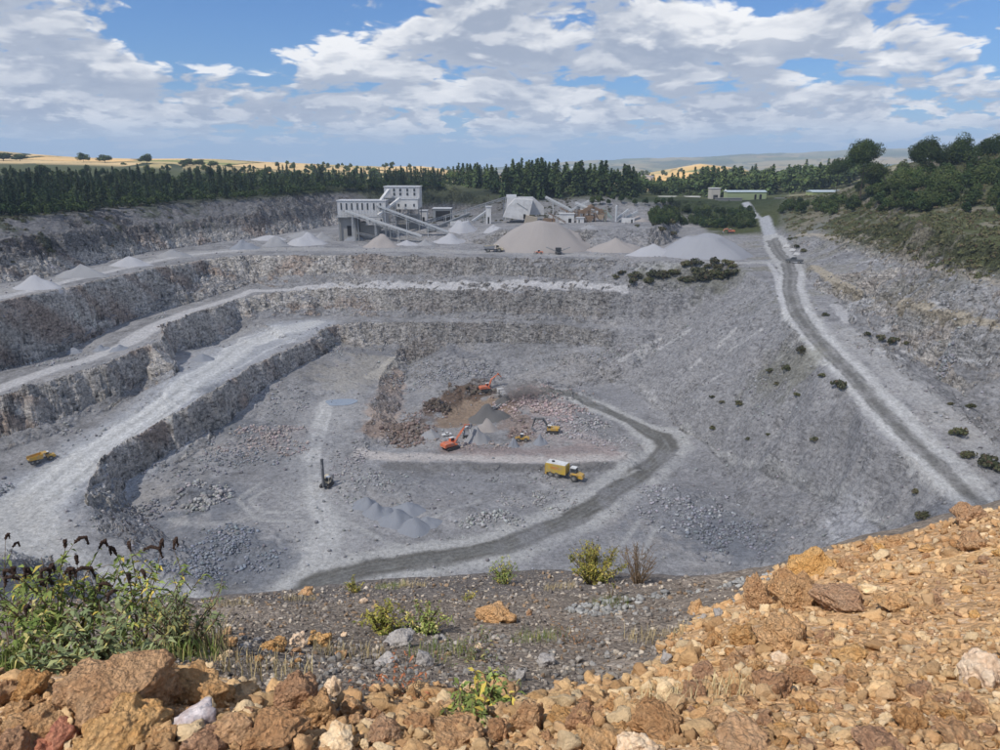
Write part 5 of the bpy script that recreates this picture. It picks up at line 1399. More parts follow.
# black-mouthed store
def shed(px0, px1, v0, v1, y, depth, wall, roofm, label, ridge=0.0, openings=(), name='shed', omat=None):
    a = PX(px0, v1, y); b = PX(px1, v1, y); t = PX(px0, v0, y)
    g_ = min(a[2], ground((a[0] + b[0]) / 2, y + depth / 2))
    root = tag(empty(name, (a[0], y, g_)), label, 'building')
    x1 = b[0] - a[0]; h = t[2] - g_
    MB().prism([(0, 0), (x1, 0), (x1, h), (0, h)], 0, depth).build('wall', wall, root)
    if ridge: MB().prism([(-0.5, h + .02), (depth + 0.5, h + .02), (depth / 2, h + ridge)], -0.4, x1 + 0.4, axis='x').build('roof', roofm, root)
    else: MB().box((x1 / 2, depth / 2, h + 0.22), (x1 + 0.8, depth + 0.8, 0.4)).build('roof', roofm, root)
    for (c, w, hh) in openings:
        MB().box((x1 * c, -0.06, h * hh / 2), (x1 * w, 0.14, h * hh)).build('door_opening', omat or M_DARK, root)
    return root
shed(433, 451, 209, 216, 480, 12, M_STEEL, M_ROOF, 'low open-fronted store with a black mouth right of the tower', 0, ((0.55, 0.8, 0.85),))
shed(420, 427, 211, 219, 440, 6, M_CLAD2, M_ROOF, 'small tan and white hut beside the tower foot', 0, ((0.5, 0.3, 0.6),))
shed(486, 491, 207, 216, 430, 4, M_CLAD2, M_ROOF, 'small white upright cabin on the mound left of the white shed', 0, ((0.5, 0.3, 0.4),))
shed(577, 584, 218, 223, 415, 4, M_CLAD2, M_ROOF, 'white portable cabin at the foot of the brown crushing plant', 0, ((0.3, 0.15, 0.7),))
shed(560, 574, 214, 222, 418, 7, M_CLAD2, M_CLAD2, 'white clad hopper house left of the brown crushing plant', 0, ((0.7, 0.2, 0.5),))
# the white splay-walled shed on the mound
def white_shed():
    y = 430; root = None
    g_ = PX(525, 221, y)[2]; a = PX(503, 221, y)
    root = tag(empty('clad_shed', (a[0], y, g_)), 'big white sheet-clad crusher house with splayed walls on top of the mound', 'building')
    q = lambda px, v: (PX(px, v, y)[0] - a[0], PX(px, v, y)[2] - g_)
    MB().prism([q(503, 217), q(523, 220), q(529, 217), q(533, 200), q(515, 199), q(508, 206)], 0, 9).build('front_wall', M_CLAD2, root)
    MB().prism([q(506, 216), q(545, 216), q(545, 208), q(536, 199.5), q(534, 198), q(507, 198)], 9.02, 18).build('main_block', M_CLAD, root)
    MB().box(((q(507, 0)[0] + q(518, 0)[0]) / 2, 13, q(0, 197)[1]), (q(518, 0)[0] - q(507, 0)[0], 8, 1.6)).build('roof_step', M_ROOF, root)
    MB().box((q(526.5, 0)[0], -0.1, q(0, 216.5)[1]), (1.3, 0.3, 2.6)).build('door_opening', M_DARK, root)
    MB().prism([q(524, 223), q(537, 223), q(537, 217), q(526, 215)], -5, -0.02).build('ramp_wall', simple_mat("buff_concrete", (0.42, 0.36, 0.28), 0.9, 0.15), root)
    mb = MB(); mb.bar((q(518, 0)[0], -0.15, q(0, 203)[1]), (q(530, 0)[0], -0.15, q(0, 210)[1]), 0.3); mb.build('steel_trim', M_STEEL, root)
white_shed()
# brown crushing and screening plant
def crushing_plant():
    y = 420; g_ = PX(592, 222, y)[2]; a = PX(574, 222, y)
    root = tag(empty('crushing_plant', (a[0], y, g_)), 'rusty brown crushing and screening plant of open steel decks and hoppers', 'plant')
    W_ = PX(606, 222, y)[0] - a[0]; Ht = PX(590, 204, y)[2] - g_
    fr = MB()
    for i in range(7):
        for q in (0, 5, 9): fr.box((W_ * i / 6, q, Ht * 0.33), (0.4, 0.4, Ht * 0.66 * (1.1 if 1 < i < 5 else 0.8)))
    for zz in (0.25, 0.5, 0.66): 
        for q in (0, 9): fr.box((W_ / 2, q, Ht * zz), (W_, 0.35, 0.35))
    fr.bar((0, 0, 0), (W_ / 2, 0, Ht * 0.6), 0.25); fr.bar((W_ / 2, 0, Ht * 0.6), (W_, 0, 0.0), 0.25)
    fr.build('steel_frame', M_RUSTY, root)
    MB().prism([(W_ * 0.15, Ht * 0.55), (W_ * 0.55, Ht * 0.95), (W_ * 0.62, Ht * 0.86), (W_ * 0.3, Ht * 0.42)], 1, 8).build('screen_deck', M_RUSTY, root)
    MB().prism([(W_ * 0.55, Ht * 0.9), (W_ * 0.95, Ht * 0.62), (W_ * 0.92, Ht * 0.45), (W_ * 0.55, Ht * 0.6)], 2, 7).build('screen_deck', M_RUSTY, root)
    MB().prism([(W_ * 0.70, Ht * 0.42), (W_ * 0.95, Ht * 0.42), (W_ * 0.88, Ht * 0.15), (W_ * 0.77, Ht * 0.15)], -0.5, 6).build('hopper', simple_mat("tan_steel", (0.36, 0.27, 0.19), 0.8, 0.2), root)
    MB().prism([(W_ * 0.35, Ht * 0.35), (W_ * 0.62, Ht * 0.35), (W_ * 0.55, Ht * 0.05), (W_ * 0.42, Ht * 0.05)], -0.8, 5).build('hopper', M_RUSTY, root)
    MB().box((W_ * 0.3, 4, Ht * 0.58), (3, 3, 2.6)).build('control_cabin', M_CLAD2, root)
crushing_plant()
y = 420
conveyor(PX(600, 226, y - 3), PX(560, 207, y + 4), 1.3, 'rusty conveyor crossing down to the right in front of the brown plant', M_RUSTY, 2)
conveyor(PX(556, 219, y + 8), PX(590, 201, y + 8), 1.4, 'pale conveyor climbing to the top of the brown plant', M_PALEST, 2, True)
conveyor(PX(574, 212, y + 24), PX(545, 197, y + 30), 1.2, 'pale conveyor in the yard behind the white hopper house', M_PALEST, 1, True)
conveyor(PX(612, 219, y), PX(603, 209, y + 1), 1.3, 'short greenish conveyor leaning left beside the upright pale tube', simple_mat("green_steel", (0.30, 0.36, 0.32), 0.7, 0.1), 1, True)
conveyor(PX(616, 220, y), PX(629, 210, y + 2), 1.2, 'short pale conveyor leaning right beside the upright pale tube', M_PALEST, 1, True)
conveyor(PX(619, 222, y + 2), PX(638, 212, y + 4), 1.2, 'pale stacking conveyor at the right end of the plant yard', M_PALEST, 1, True)
def silo(px, v0, v1, y, wpx, label):
    b = PX(px, v1, y); t = PX(px, v0, y); r = wpx * mpp(y) / 2
    root = tag(empty('silo', b), label, 'silo')
    MB().tube([(0, 0, 0), (0, 0, t[2] - b[2])], r, 14).build('barrel', M_PALEST, root)
    MB().tube([(0, 0, t[2] - b[2] + .02), (0, 0, t[2] - b[2] + r * 0.8)], [r * 1.05, r * 0.15], 14).build('cap', M_ROOF, root)
silo(616, 206, 222, 418, 2.2, 'tall slim white tube standing upright at the right of the brown plant')
silo(725, 191, 199, 600, 3.4, 'short white silo between the small works tower and the long green shed')
MB_y = simple_mat("orange_paint", (0.62, 0.17, 0.07), 0.6, 0.1, 1.5, dirt=0.25)
# sheds beyond
shed(727, 766, 192, 200, 585, 10, M_GREEN, M_PALEROOF, 'long green shed with a pale roof beside the far end of the haul road', 1.2, ((0.72, 0.05, 0.7), (0.85, 0.06, 0.7)))
shed(812, 848, 192, 200, 520, 12, M_LIME, M_PALEROOF, 'lime green shed with a pale roof in front of the right-hand wood', 1.2, ((0.2, 0.1, 0.7), (0.42, 0.06, 0.6), (0.65, 0.05, 0.6)))
shed(711, 720, 188.5, 196, 604, 9, M_CONC, M_ROOF, 'small grey works tower left of the long green shed', 0, ((0.5, 0.5, 0.4),))
shed(615, 623, 198, 201, 600, 8, M_CLAD2, M_ROOF, 'small white roofed building among trees behind the grey wall', 0, ((0.5, 0.3, 0.6),))
shed(634, 655, 198, 200.5, 610, 8, M_CLAD2, M_ROOF, 'long low white roofed building in the gap of the wood', 0, ((0.3, 0.1, 0.6), (0.7, 0.1, 0.6)))
shed(660, 700, 197, 199.5, 615, 8, M_CLAD2, M_ROOF, 'low white storage range behind the thicket', 0, ((0.2, 0.06, 0.6), (0.5, 0.06, 0.6), (0.8, 0.06, 0.6)))
shed(716, 742, 198.5, 201.5, 572, 3, M_CONC, M_CONC, 'pale grey yard wall in front of the long green shed', 0, ((0.5, 0.04, 0.5),))
shed(776, 806, 198.5, 201.5, 570, 3, simple_mat("buff_stone", (0.48, 0.42, 0.33), 0.9, 0.15), M_CONC, 'buff stone yard wall between the two green sheds', 0, ((0.3, 0.04, 0.5), (0.7, 0.05, 0.5)))
pb = PX(629, 201, 598)
pole = empty('utility_pole', pb); tag(pole, 'thin grey pole with a cross arm above the wood gap', 'pole')
MB().tube([(0, 0, 0), (0, 0, 8)], [0.35, 0.22], 8).build('shaft', M_PALEST, pole)
MB().bar((-1.2, 0, 7), (1.2, 0, 7), 0.2).build('cross_arm', M_PALEST, pole)
# far town and caravans: small houses, copies of two
def house(kind):
    r = empty('house', (0, 0, 0))
    MB().box((0, 0, 1.6), (9, 7, 3.2)).build('wall', M_CLAD2 if kind else simple_mat("render", (0.55, 0.52, 0.47), 0.8), r)
    MB().prism([(-3.9, 3.2), (3.9, 3.2), (0, 5.4)], -4.8, 4.8, axis='x').build('roof', M_ROOF if kind else simple_mat("slate", (0.22, 0.21, 0.22), 0.8), r)
    MB().box((-1.5, -3.55, 1.3), (1.0, 0.12, 2.0)).build('door', M_GLASS, r)
    MB().box((2.2, -3.55, 1.9), (1.4, 0.12, 1.1)).build('window', M_GLASS, r)
    return r
hs = [house(1), house(0)]; used_h = [False, False]
spots_h = []
for i in range(26):
    spots_h.append((630 + (i % 9) * 2.6 + random.uniform(-.8, .8), 176.5 + (i // 9) * 2.6 + random.uniform(-.6, .6), 1, 'white chalet at the left foot of the orange field', 'white chalets by the orange field'))
for i in range(14):
    spots_h.append((506 + i * 6.5 + random.uniform(-2, 2), 166 + random.uniform(-1.5, 1.5), 0, 'distant pale house of the town on the low horizon ridge', 'distant houses of the town'))
for px, py, k, lab, grp in spots_h:
    h = at_y(px, py, 1300 if k else 5200); sc_ = 0.9 if k else 2.0
    o = hs[k] if not used_h[k] else copy_tree(hs[k]); used_h[k] = True
    o.location = (h[0], h[1], ground(h[0], h[1]) if not k else max(ground(h[0], h[1]), h[2] - 3)); o.rotation_euler = (0, 0, random.uniform(-.4, .4)); o.scale = (sc_,) * 3
    tag(o, lab, 'house', grp)
# ------------------------------------------------------------------ clutter of the plant yard
y = YP
conveyor(PX(440, 226, y + 20), PX(470, 214, y + 40), 1.4, 'short conveyor climbing right over the white sand heap', M_STEEL, 2, True)
conveyor(PX(472, 222, y + 30), PX(488, 211, y + 36), 1.3, 'short grey conveyor feeding the small white upright cabin', M_PALEST, 1, True)
conveyor(PX(566, 222, y + 12), PX(548, 212, y + 14), 1.2, 'small rusty conveyor leaning toward the white crusher house', M_RUSTY, 1)
conveyor(PX(598, 213, y + 20), PX(575, 203, y + 26), 1.2, 'pale conveyor behind the top of the brown plant', M_PALEST, 1, True)
conveyor(PX(356, 232, y - 5), PX(385, 238, y - 7), 1.4, 'low grey conveyor on the ground in front of the screen house', M_STEEL, 1)
def container(px, py, y, L, mat, rz, label):
    b = PX(px, py, y); r = tag(empty('container', (b[0], b[1], grd(b)), R(rz)), label, 'container')
    MB().box((0, 0, 1.3), (L, 2.4, 2.5)).build('box', mat, r)
    rb = MB()
    for i in range(int(L / .8)): rb.box((-L / 2 + .4 + i * .8, -1.22, 1.3), (.18, .06, 2.3))
    rb.build('rib', mat, r); MB().box((L * .3, -1.24, 1.05), (.9, .08, 1.9)).build('door', M_GLASS, r)
container(458, 231, y + 26, 9, M_CLAD2, 8, 'white container left of the white crusher house')
container(549, 222, y + 22, 7, M_RUSTY, -6, 'rusty container beside the white hopper house')
container(432, 228, y + 10, 6, M_STEEL, 12, 'grey container at the foot of the plant tower')
container(628, 221, y + 16, 7, M_CLAD2, -10, 'white container at the right end of the plant yard')
container(556, 211, y + 50, 8, M_CLAD2, 4, 'white container in the yard behind the hopper house')
for i, (px, py, w, h, k) in enumerate([(494, 231, 22, 6, 'pale'), (462, 222, 20, 6, 'grey'), (640, 222, 26, 6, 'tan'), (300, 238, 40, 6, 'grey'), (265, 241, 40, 5, 'pale'), (406, 246, 30, 5, 'pale'), (590, 229, 22, 4, 'grey')]):
    pile(px, py, w, h, k, ['small pale heap on the slope left of the white crusher house', 'low grey heap behind the sand heap by the conveyors', 'low light heap at the right end of the plant yard', 'low grey heap behind the light heaps left of the plant', 'long pale heap at the foot of the old wall left of the plant', 'flat pale heap right of the brown cone by the screen house', 'small grey heap on the mound edge under the brown plant'][i], 0.0, .8, 70 + i)
# ================================================================== VEHICLES
M_YEL = simple_mat("yellow_paint", (0.62, 0.37, 0.055), 0.5, 0.08, 1.5, dirt=0.55)
M_TANK = simple_mat("mustard_paint", (0.58, 0.40, 0.06), 0.5, 0.08, 1.0, dirt=0.4)
M_CREAM = simple_mat("cream_paint", (0.62, 0.53, 0.36), 0.5, 0.08, 1.5, dirt=0.55)
M_ORG = simple_mat("orange_red_paint", (0.66, 0.16, 0.06), 0.5, 0.08, 1.5, dirt=0.55)
M_WHT = simple_mat("white_paint", (0.76, 0.76, 0.74), 0.5, 0.05, 1.0, dirt=0.3)
M_TYRE = simple_mat("dusty_tyre", (0.095, 0.092, 0.088), 0.95, 0.2, 3)
M_RIM = simple_mat("dusty_rim", (0.26, 0.25, 0.23), 0.7, 0.15, 3)
M_TRACK = simple_mat("crawler_track", (0.075, 0.07, 0.068), 0.9, 0.25, 4)
M_SKIP = simple_mat("worn_steel", (0.27, 0.27, 0.28), 0.6, 0.18, 2)
M_BOOM = simple_mat("dark_boom_paint", (0.10, 0.105, 0.11), 0.6, 0.15, 2)
def wheel(x, y, z, r, w, root, name='wheel'):
    t = MB()
    t.tube([(x, y - w / 2, z), (x, y - w * 0.42, z), (x, y + w * 0.42, z), (x, y + w / 2, z)], [r * 0.86, r, r, r * 0.86], 20)
    for k in range(18):
        a = 2 * math.pi * k / 18
        t.box((x + math.cos(a) * r, y, z + math.sin(a) * r), (0.12 * r, w * 0.9, 0.10 * r), rot=(0, -a, 0))
    o = t.build(name, M_TYRE, root)
    MB().tube([(x, y - w / 2 - 0.02, z), (x, y + w / 2 + 0.02, z)], r * 0.5, 14).build('rim', M_RIM, o)
    return o
def tracks(root, L, W, gauge, h):
    for s in (-1, 1):
        prof = [(-L / 2 + h * .5, 0), (L / 2 - h * .5, 0), (L / 2 - h * .12, h * .22), (L / 2, h * .55), (L / 2 - h * .2, h * .9), (L / 2 - h * .55, h), (-L / 2 + h * .55, h), (-L / 2 + h * .2, h * .9), (-L / 2, h * .55), (-L / 2 + h * .12, h * .22)]
        m = MB().prism(prof, s * gauge / 2 - W / 2, s * gauge / 2 + W / 2)
        n = 14
        for k in range(n):
            x = -L / 2 + h * .5 + (L - h) * k / (n - 1)
            m.box((x, s * gauge / 2, h + 0.02), (0.12, W + 0.04, 0.08)); m.box((x, s * gauge / 2, 0.0), (0.12, W + 0.04, 0.08))
        m.build('track', M_TRACK, root)
def set_on(root, px, py, heading, scale=1.0, lift=0.0, tilt=True):
    h = qhit(px, py)
    root.location = (h[0], h[1], h[2] + lift); root.scale = (scale,) * 3
    root.rotation_euler = (0, 0, R(heading))
    return root
def cab(root, x, y, z, sx, sy, sz, mat, slope=0.25):
    c = MB().prism([(x - sx / 2, z), (x + sx / 2, z), (x + sx / 2, z + sz * .35), (x + sx / 2 - slope, z + sz), (x - sx / 2, z + sz)], y - sy / 2, y + sy / 2).build('cab', mat, root)
    MB().prism([(x + sx / 2 + .03, z + sz * .42), (x + sx / 2 + .04, z + sz * .42), (x + sx / 2 - slope + .06, z + sz * .93), (x + sx / 2 - slope + .03, z + sz * .93)], y - sy * .42, y + sy * .42).build('windscreen', M_GLASS, c)
    for s in (-1, 1):
        MB().box((x - slope * .2, y + s * (sy / 2 + .02), z + sz * .66), (sx * .68, .05, sz * .44)).build('side_window', M_GLASS, c)
    MB().box((x - slope * .4, y, z + sz + .06), (sx * .98, sy * 1.06, .13)).build('cab_roof', M_WHT, c)
    return c
# ---- water bowser on an articulated chassis
def bowser():
    r = tag(empty('water_bowser', (0, 0, 0)), 'yellow six-wheeled water bowser with a white tank top driving on the pit road', 'truck')
    prof = [(-5.6, 1.35), (0.2, 1.35), (0.35, 1.5), (0.35, 3.75), (0.1, 4.05), (-5.5, 4.05), (-5.7, 3.8), (-5.7, 1.5)]
    tk = MB().prism(prof, -1.45, 1.45).build('tank', M_TANK, r, bevel=0.06)
    MB().box((-2.7, 0, 4.12), (5.7, 2.75, 0.12)).build('tank_top', M_WHT, tk)
    MB().tube([(-3.9, 0, 4.18), (-3.9, 0, 4.42)], 0.42, 16).build('filler_hatch', M_DARK, tk)
    fr = MB()
    for x in (-5.7, -3.8, -1.9, 0.34): 
        for s in (-1, 1): fr.box((x, s * 1.47, 2.7), (0.12, 0.08, 2.5))
    fr.build('tank_rib', M_YEL, tk)
    for s in (-1, 1):
        st = MB(); st.box((-2.9, s * 1.475, 3.15), (2.6, 0.03, 0.16)); st.box((-2.6, s * 1.475, 2.75), (3.0, 0.03, 0.14)); st.build('stripe', M_ORG, tk)
    MB().box((-2.7, 0, 1.15), (6.2, 1.0, 0.4)).build('rear_frame', M_BOOM, r)
    MB().prism([(-5.9, 1.05), (-5.6, 0.6), (-5.3, 0.6), (-5.3, 1.5)], -1.4, 1.4).build('rear_bumper', M_YEL, r)
    for x in (-4.1, -2.3):
        for s in (-1, 1): wheel(x, s * 1.15, 0.88, 0.88, 0.65, r)
    for s in (-1, 1): wheel(2.75, s * 1.15, 0.88, 0.88, 0.65, r)
    MB().box((1.2, 0, 1.15), (1.8, 0.9, 0.7)).build('hitch', M_BOOM, r)
    MB().prism([(1.6, 1.0), (5.1, 0.85), (5.25, 1.3), (5.0, 1.95), (3.5, 2.2), (1.6, 2.2)], -0.95, 0.95).build('bonnet', M_YEL, r, bevel=0.05)
    for s in (-1, 1):
        MB().prism([(1.7, 1.6), (2.0, 1.95), (3.5, 1.95), (3.8, 1.6), (3.8, 1.75), (3.55, 2.1), (1.95, 2.1), (1.6, 1.75)], s * 1.15 - 0.4, s * 1.15 + 0.4).build('mudguard', M_YEL, r)
        MB().box((5.15, s * 0.65, 1.35), (0.12, 0.35, 0.25)).build('headlight', M_WHT, r)
    cab(r, 2.35, 0, 1.9, 1.7, 1.7, 1.65, M_BOOM)
    MB().tube([(1.55, -0.9, 2.0), (1.55, -0.9, 3.4)], 0.1, 8).build('exhaust', M_SKIP, r)
    for s in (-1, 1):
        MB().bar((3.3, s * 1.0, 3.2), (3.4, s * 1.45, 3.2), 0.06).build('mirror_arm', M_BOOM, r)
    return r
set_on(bowser(), 566, 478, -27, 1.0)
# ---- excavator
def excavator(label, body, boomm, boom_pts, bucket_dir=-1, scale=1):
    r = tag(empty('excavator', (0, 0, 0)), label, 'excavator')
    tracks(r, 4.6, 0.6, 2.6, 0.95)
    MB().tube([(0, 0, 0.9), (0, 0, 1.2)], 1.0, 16).build('turntable', M_BOOM, r)
    MB().prism([(-2.9, 1.35), (1.7, 1.25), (1.7, 1.6), (0.6, 1.7), (0.3, 2.35), (-2.5, 2.4), (-2.9, 2.1)], -1.35, 1.35).build('house', body, r, bevel=0.07)
    MB().prism([(-3.05, 1.3), (-2.3, 1.2), (-2.3, 2.3), (-2.95, 2.15)], -1.36, 1.36).build('counterweight', M_BOOM if body is not M_ORG else body, r)
    cab(r, 1.0, 0.85, 1.65, 1.5, 0.95, 1.55, body, 0.3)
    b = [Vector((p[0], -0.1, p[1])) for p in boom_pts]      # foot, elbow, tip, stick end
    w = [0.55, 0.7, 0.45]
    MB().tube([b[0], b[0].lerp(b[1], .5) + Vector((0, 0, .08)), b[1], b[1].lerp(b[2], .5), b[2]], [0.30, 0.42, 0.48, 0.38, 0.24], 4).build('boom', boomm, r)
    st = MB().tube([b[2] + (b[2] - b[3]).normalized() * 0.6, b[2], b[3]], [0.2, 0.34, 0.2], 4).build('stick', boomm, r)
    cy = MB(); cy.tube([b[0] + Vector((0.6, 0, -0.2)), b[0].lerp(b[1], .8) + Vector((0, 0, -.2))], 0.09, 8); cy.tube([b[1] + Vector((0, 0, .45)), b[2] + (b[2] - b[3]).normalized() * 0.5], 0.09, 8)
    cy.build('hydraulic_ram', M_SKIP, r)
    e = b[3]; k = bucket_dir
    bk = MB().prism([(e.x - .3, e.z + .3), (e.x + .35, e.z + .2), (e.x + .5, e.z - .5), (e.x + .1 + k * .3, e.z - 1.1), (e.x - .7 * 1, e.z - 1.2), (e.x - .95, e.z - .85), (e.x - .2, e.z - .6)], -0.75, 0.55).build('bucket', M_SKIP, r)
    tt = MB()
    for i in range(4): tt.box((e.x - 0.95, -0.65 + i * 0.37, e.z - 1.08), (0.3, 0.1, 0.12), rot=(0, .4, 0))
    tt.build('bucket_tooth', M_SKIP, bk)
    return r
set_on(excavator('orange excavator lying low at the front of the pit, arm raised to the dump truck', M_ORG, M_ORG, [(1.2, 1.8), (3.6, 4.4), (5.4, 6.4), (7.2, 6.2)]), 451, 449, 40, 1.0)
set_on(excavator('yellow excavator with a black arched boom digging pinkish rubble', M_YEL, M_BOOM, [(1.2, 1.8), (3.4, 5.4), (6.4, 5.2), (7.4, 1.9)]), 552, 433, 172, 0.86)
set_on(excavator('orange excavator with a red bent arm at the back of the pit beside the crusher', M_ORG, M_ORG, [(1.2, 1.8), (2.6, 5.2), (5.6, 7.2), (7.2, 5.4)]), 486, 391, 20, 0.85)
set_on(excavator('small orange-red excavator on top of the pale stockpile', M_ORG, M_ORG, [(1.2, 1.8), (2.8, 3.4), (5.2, 3.0), (6.0, 1.4)]), 738, 240, 185, 0.6)
_e = [o for o in bpy.data.objects if o.get('label', '').startswith('small orange-red')][0]
_pt = [o for o in bpy.data.objects if o.get('label', '').startswith('pale bluish-white')][0]
_b = _pt.matrix_world.translation
_pm = _pt.data; _top = max(v.co.z for v in _pm.vertices)
_px = at_y(733, 238, _pt.location.y)
_e.location = (_px[0], _pt.location.y + 4, _pt.location.z + _top * 0.985)
# ---- rigid and articulated dump trucks
def dump_truck(label, body, skip, rimc=None, wheels=3):
    r = tag(empty('dump_truck', (0, 0, 0)), label, 'dump truck')
    s_ = MB()
    # open skip: floor, sides, headboard
    s_.prism([(-5.0, 1.9), (-4.6, 1.75), (-0.4, 1.5), (0.0, 1.7), (0.0, 1.9), (-4.4, 2.0)], -1.5, 1.5)
    for sg in (-1, 1): s_.prism([(-5.2, 1.95), (-0.1, 1.8), (0.1, 3.3), (-5.0, 2.95)], sg * 1.5 - .08, sg * 1.5 + .08)
    s_.prism([(-0.1, 1.8), (0.05, 1.8), (0.25, 3.5), (0.05, 3.5)], -1.5, 1.5)
    sk = s_.build('skip', skip, r)
    rm = MB()
    for sg in (-1, 1): rm.bar((-5.1, sg * 1.5, 3.0), (0.15, sg * 1.5, 3.4), 0.2)
    rm.bar((0.15, -1.55, 3.5), (0.15, 1.55, 3.5), 0.25)
    rm.prism([(0.1, 3.4), (1.7, 3.5), (1.7, 3.62), (0.1, 3.6)], -1.35, 1.35)
    rm.build('skip_rim', rimc or skip, sk)
    MB().box((-1.6, 0, 1.2), (7.0, 1.0, 0.45)).build('frame', M_BOOM, r)
    for x in ((-4.0, -2.3, 2.6) if wheels == 3 else (-3.1, 2.4)):
        for sg in (-1, 1): wheel(x, sg * 1.2, 0.85 if wheels == 3 else 1.0, 0.85 if wheels == 3 else 1.0, 0.65, r)
    MB().prism([(1.6, 1.0), (4.6, 0.9), (4.7, 1.4), (4.4, 2.1), (1.6, 2.3)], -1.05, 1.05).build('bonnet', body, r, bevel=0.05)
    for sg in (-1, 1): MB().box((4.68, sg * 0.7, 1.4), (0.1, 0.32, 0.22)).build('headlight', M_WHT, r)
    cab(r, 1.9, 0.25, 1.9, 1.5, 1.4, 1.45, body)
    return r
set_on(dump_truck('white dump truck with an empty grey tipper body among the pit stockpiles', M_WHT, M_SKIP, M_WHT), 466, 435, 96, 0.72)
set_on(dump_truck('yellow dump truck seen from behind parked beside the pale bench road', M_YEL, M_YEL, M_YEL), 43, 461, 48, 0.62)
set_on(dump_truck('cream rigid dump truck standing at the left foot of the largest stockpile', M_CREAM, M_SKIP, M_CREAM, 2), 494, 252, 8, 0.95)
# ---- wheel loader
def loader(label, body, bucket_up=0.4):
    r = tag(empty('wheel_loader', (0, 0, 0)), label, 'wheel loader')
    for x in (-1.6, 1.5):
        for s in (-1, 1): wheel(x, s * 1.1, 0.8, 0.8, 0.6, r)
    MB().prism([(-3.1, 0.9), (-0.3, 0.9), (-0.3, 2.1), (-2.6, 2.0), (-3.1, 1.7)], -0.85, 0.85).build('engine_cover', body, r, bevel=0.05)
    MB().prism([(-0.25, 0.8), (2.3, 0.8), (2.1, 1.6), (-0.25, 1.6)], -0.6, 0.6).build('front_frame', body, r)
    cab(r, 0.1, 0, 1.65, 1.4, 1.3, 1.6, M_BOOM, 0.2)
    am = MB()
    for s in (-1, 1): am.tube([(0.8, s * .5, 1.9), (2.2, s * .5, 1.7), (3.3, s * .5, 0.8 + bucket_up)], 0.15, 6)
    am.build('lift_arm', body, r)
    z = bucket_up
    MB().prism([(3.2, 0.3 + z), (4.4, 0.05 + z), (4.5, 0.12 + z), (3.4, 0.5 + z), (3.3, 1.1 + z), (3.6, 1.5 + z), (3.5, 1.6 + z), (3.1, 1.2 + z)], -1.4, 1.4).build('bucket', M_SKIP, r)
    return r
set_on(loader('yellow wheel loader with a white cab roof facing the grey heap in the pit', M_YEL), 522, 441, 178, 0.72)
set_on(loader('small orange wheel loader at the foot of the largest stockpile', M_ORG, 0.2), 539, 254, 170, 0.62)
# ---- tracked crushers and screeners
def crusher(label, body, accent, arms=((1, 3.8),)):
    r = tag(empty('mobile_crusher', (0, 0, 0)), label, 'crusher')
    tracks(r, 4.2, 0.5, 2.2, 0.8)
    MB().box((0, 0, 1.2), (8.0, 1.6, 0.6)).build('chassis', M_BOOM, r)
    MB().prism([(-4.2, 3.4), (-1.6, 3.4), (-2.0, 1.9), (-3.5, 1.9)], -1.4, 1.4).build('feed_hopper', accent, r)
    MB().box((-0.3, 0, 2.2), (2.2, 1.9, 1.7)).build('crusher_box', body, r, bevel=0.05)
    MB().box((1.9, 0, 2.1), (1.9, 1.8, 1.3)).build('engine_box', accent, r, bevel=0.05)
    wk = MB(); wk.box((0.8, -1.15, 1.9), (3.4, 0.6, 0.08))
    for i in range(5): wk.bar((-0.8 + i * 0.8, -1.42, 1.95), (-0.8 + i * 0.8, -1.42, 2.9), 0.06)
    wk.bar((-0.8, -1.42, 2.9), (2.4, -1.42, 2.9), 0.06); wk.build('walkway', M_STEEL, r)
    for s, L in arms:
        c = MB()
        if s == 1: c.bar((2.6, 0, 1.0), (2.6 + L, 0, 3.2), 0.9, 0.35)
        else:
            sg = -1 if s == 2 else 1
            c.bar((0.5, sg * 0.9, 1.2), (0.5, sg * (0.9 + L), 3.3), 0.8, 0.35); c.bar((0.5, sg * 0.9, 1.0), (0.5, sg * (0.9 + L * .5), 2.6), 0.12)
        c.build('discharge_conveyor', M_STEEL, r)
    return r
set_on(crusher('white and grey mobile crusher working in dust at the back of the pit', M_WHT, M_WHT), 503, 398, -70, 0.85)
set_on(crusher('dark mobile screener with two wing conveyors before the largest stockpile', M_SKIP, M_BOOM, ((2, 5.0), (3, 5.0))), 558, 254, 88, 0.95)
set_on(crusher('mobile screener with a light body on top of the dark crushed stone heap', M_CREAM, M_SKIP), 490, 412, 30, 0.7)
_s = [o for o in bpy.data.objects if o.get('label', '').startswith('mobile screener with a light')][0]
_s.location.z += 0.0
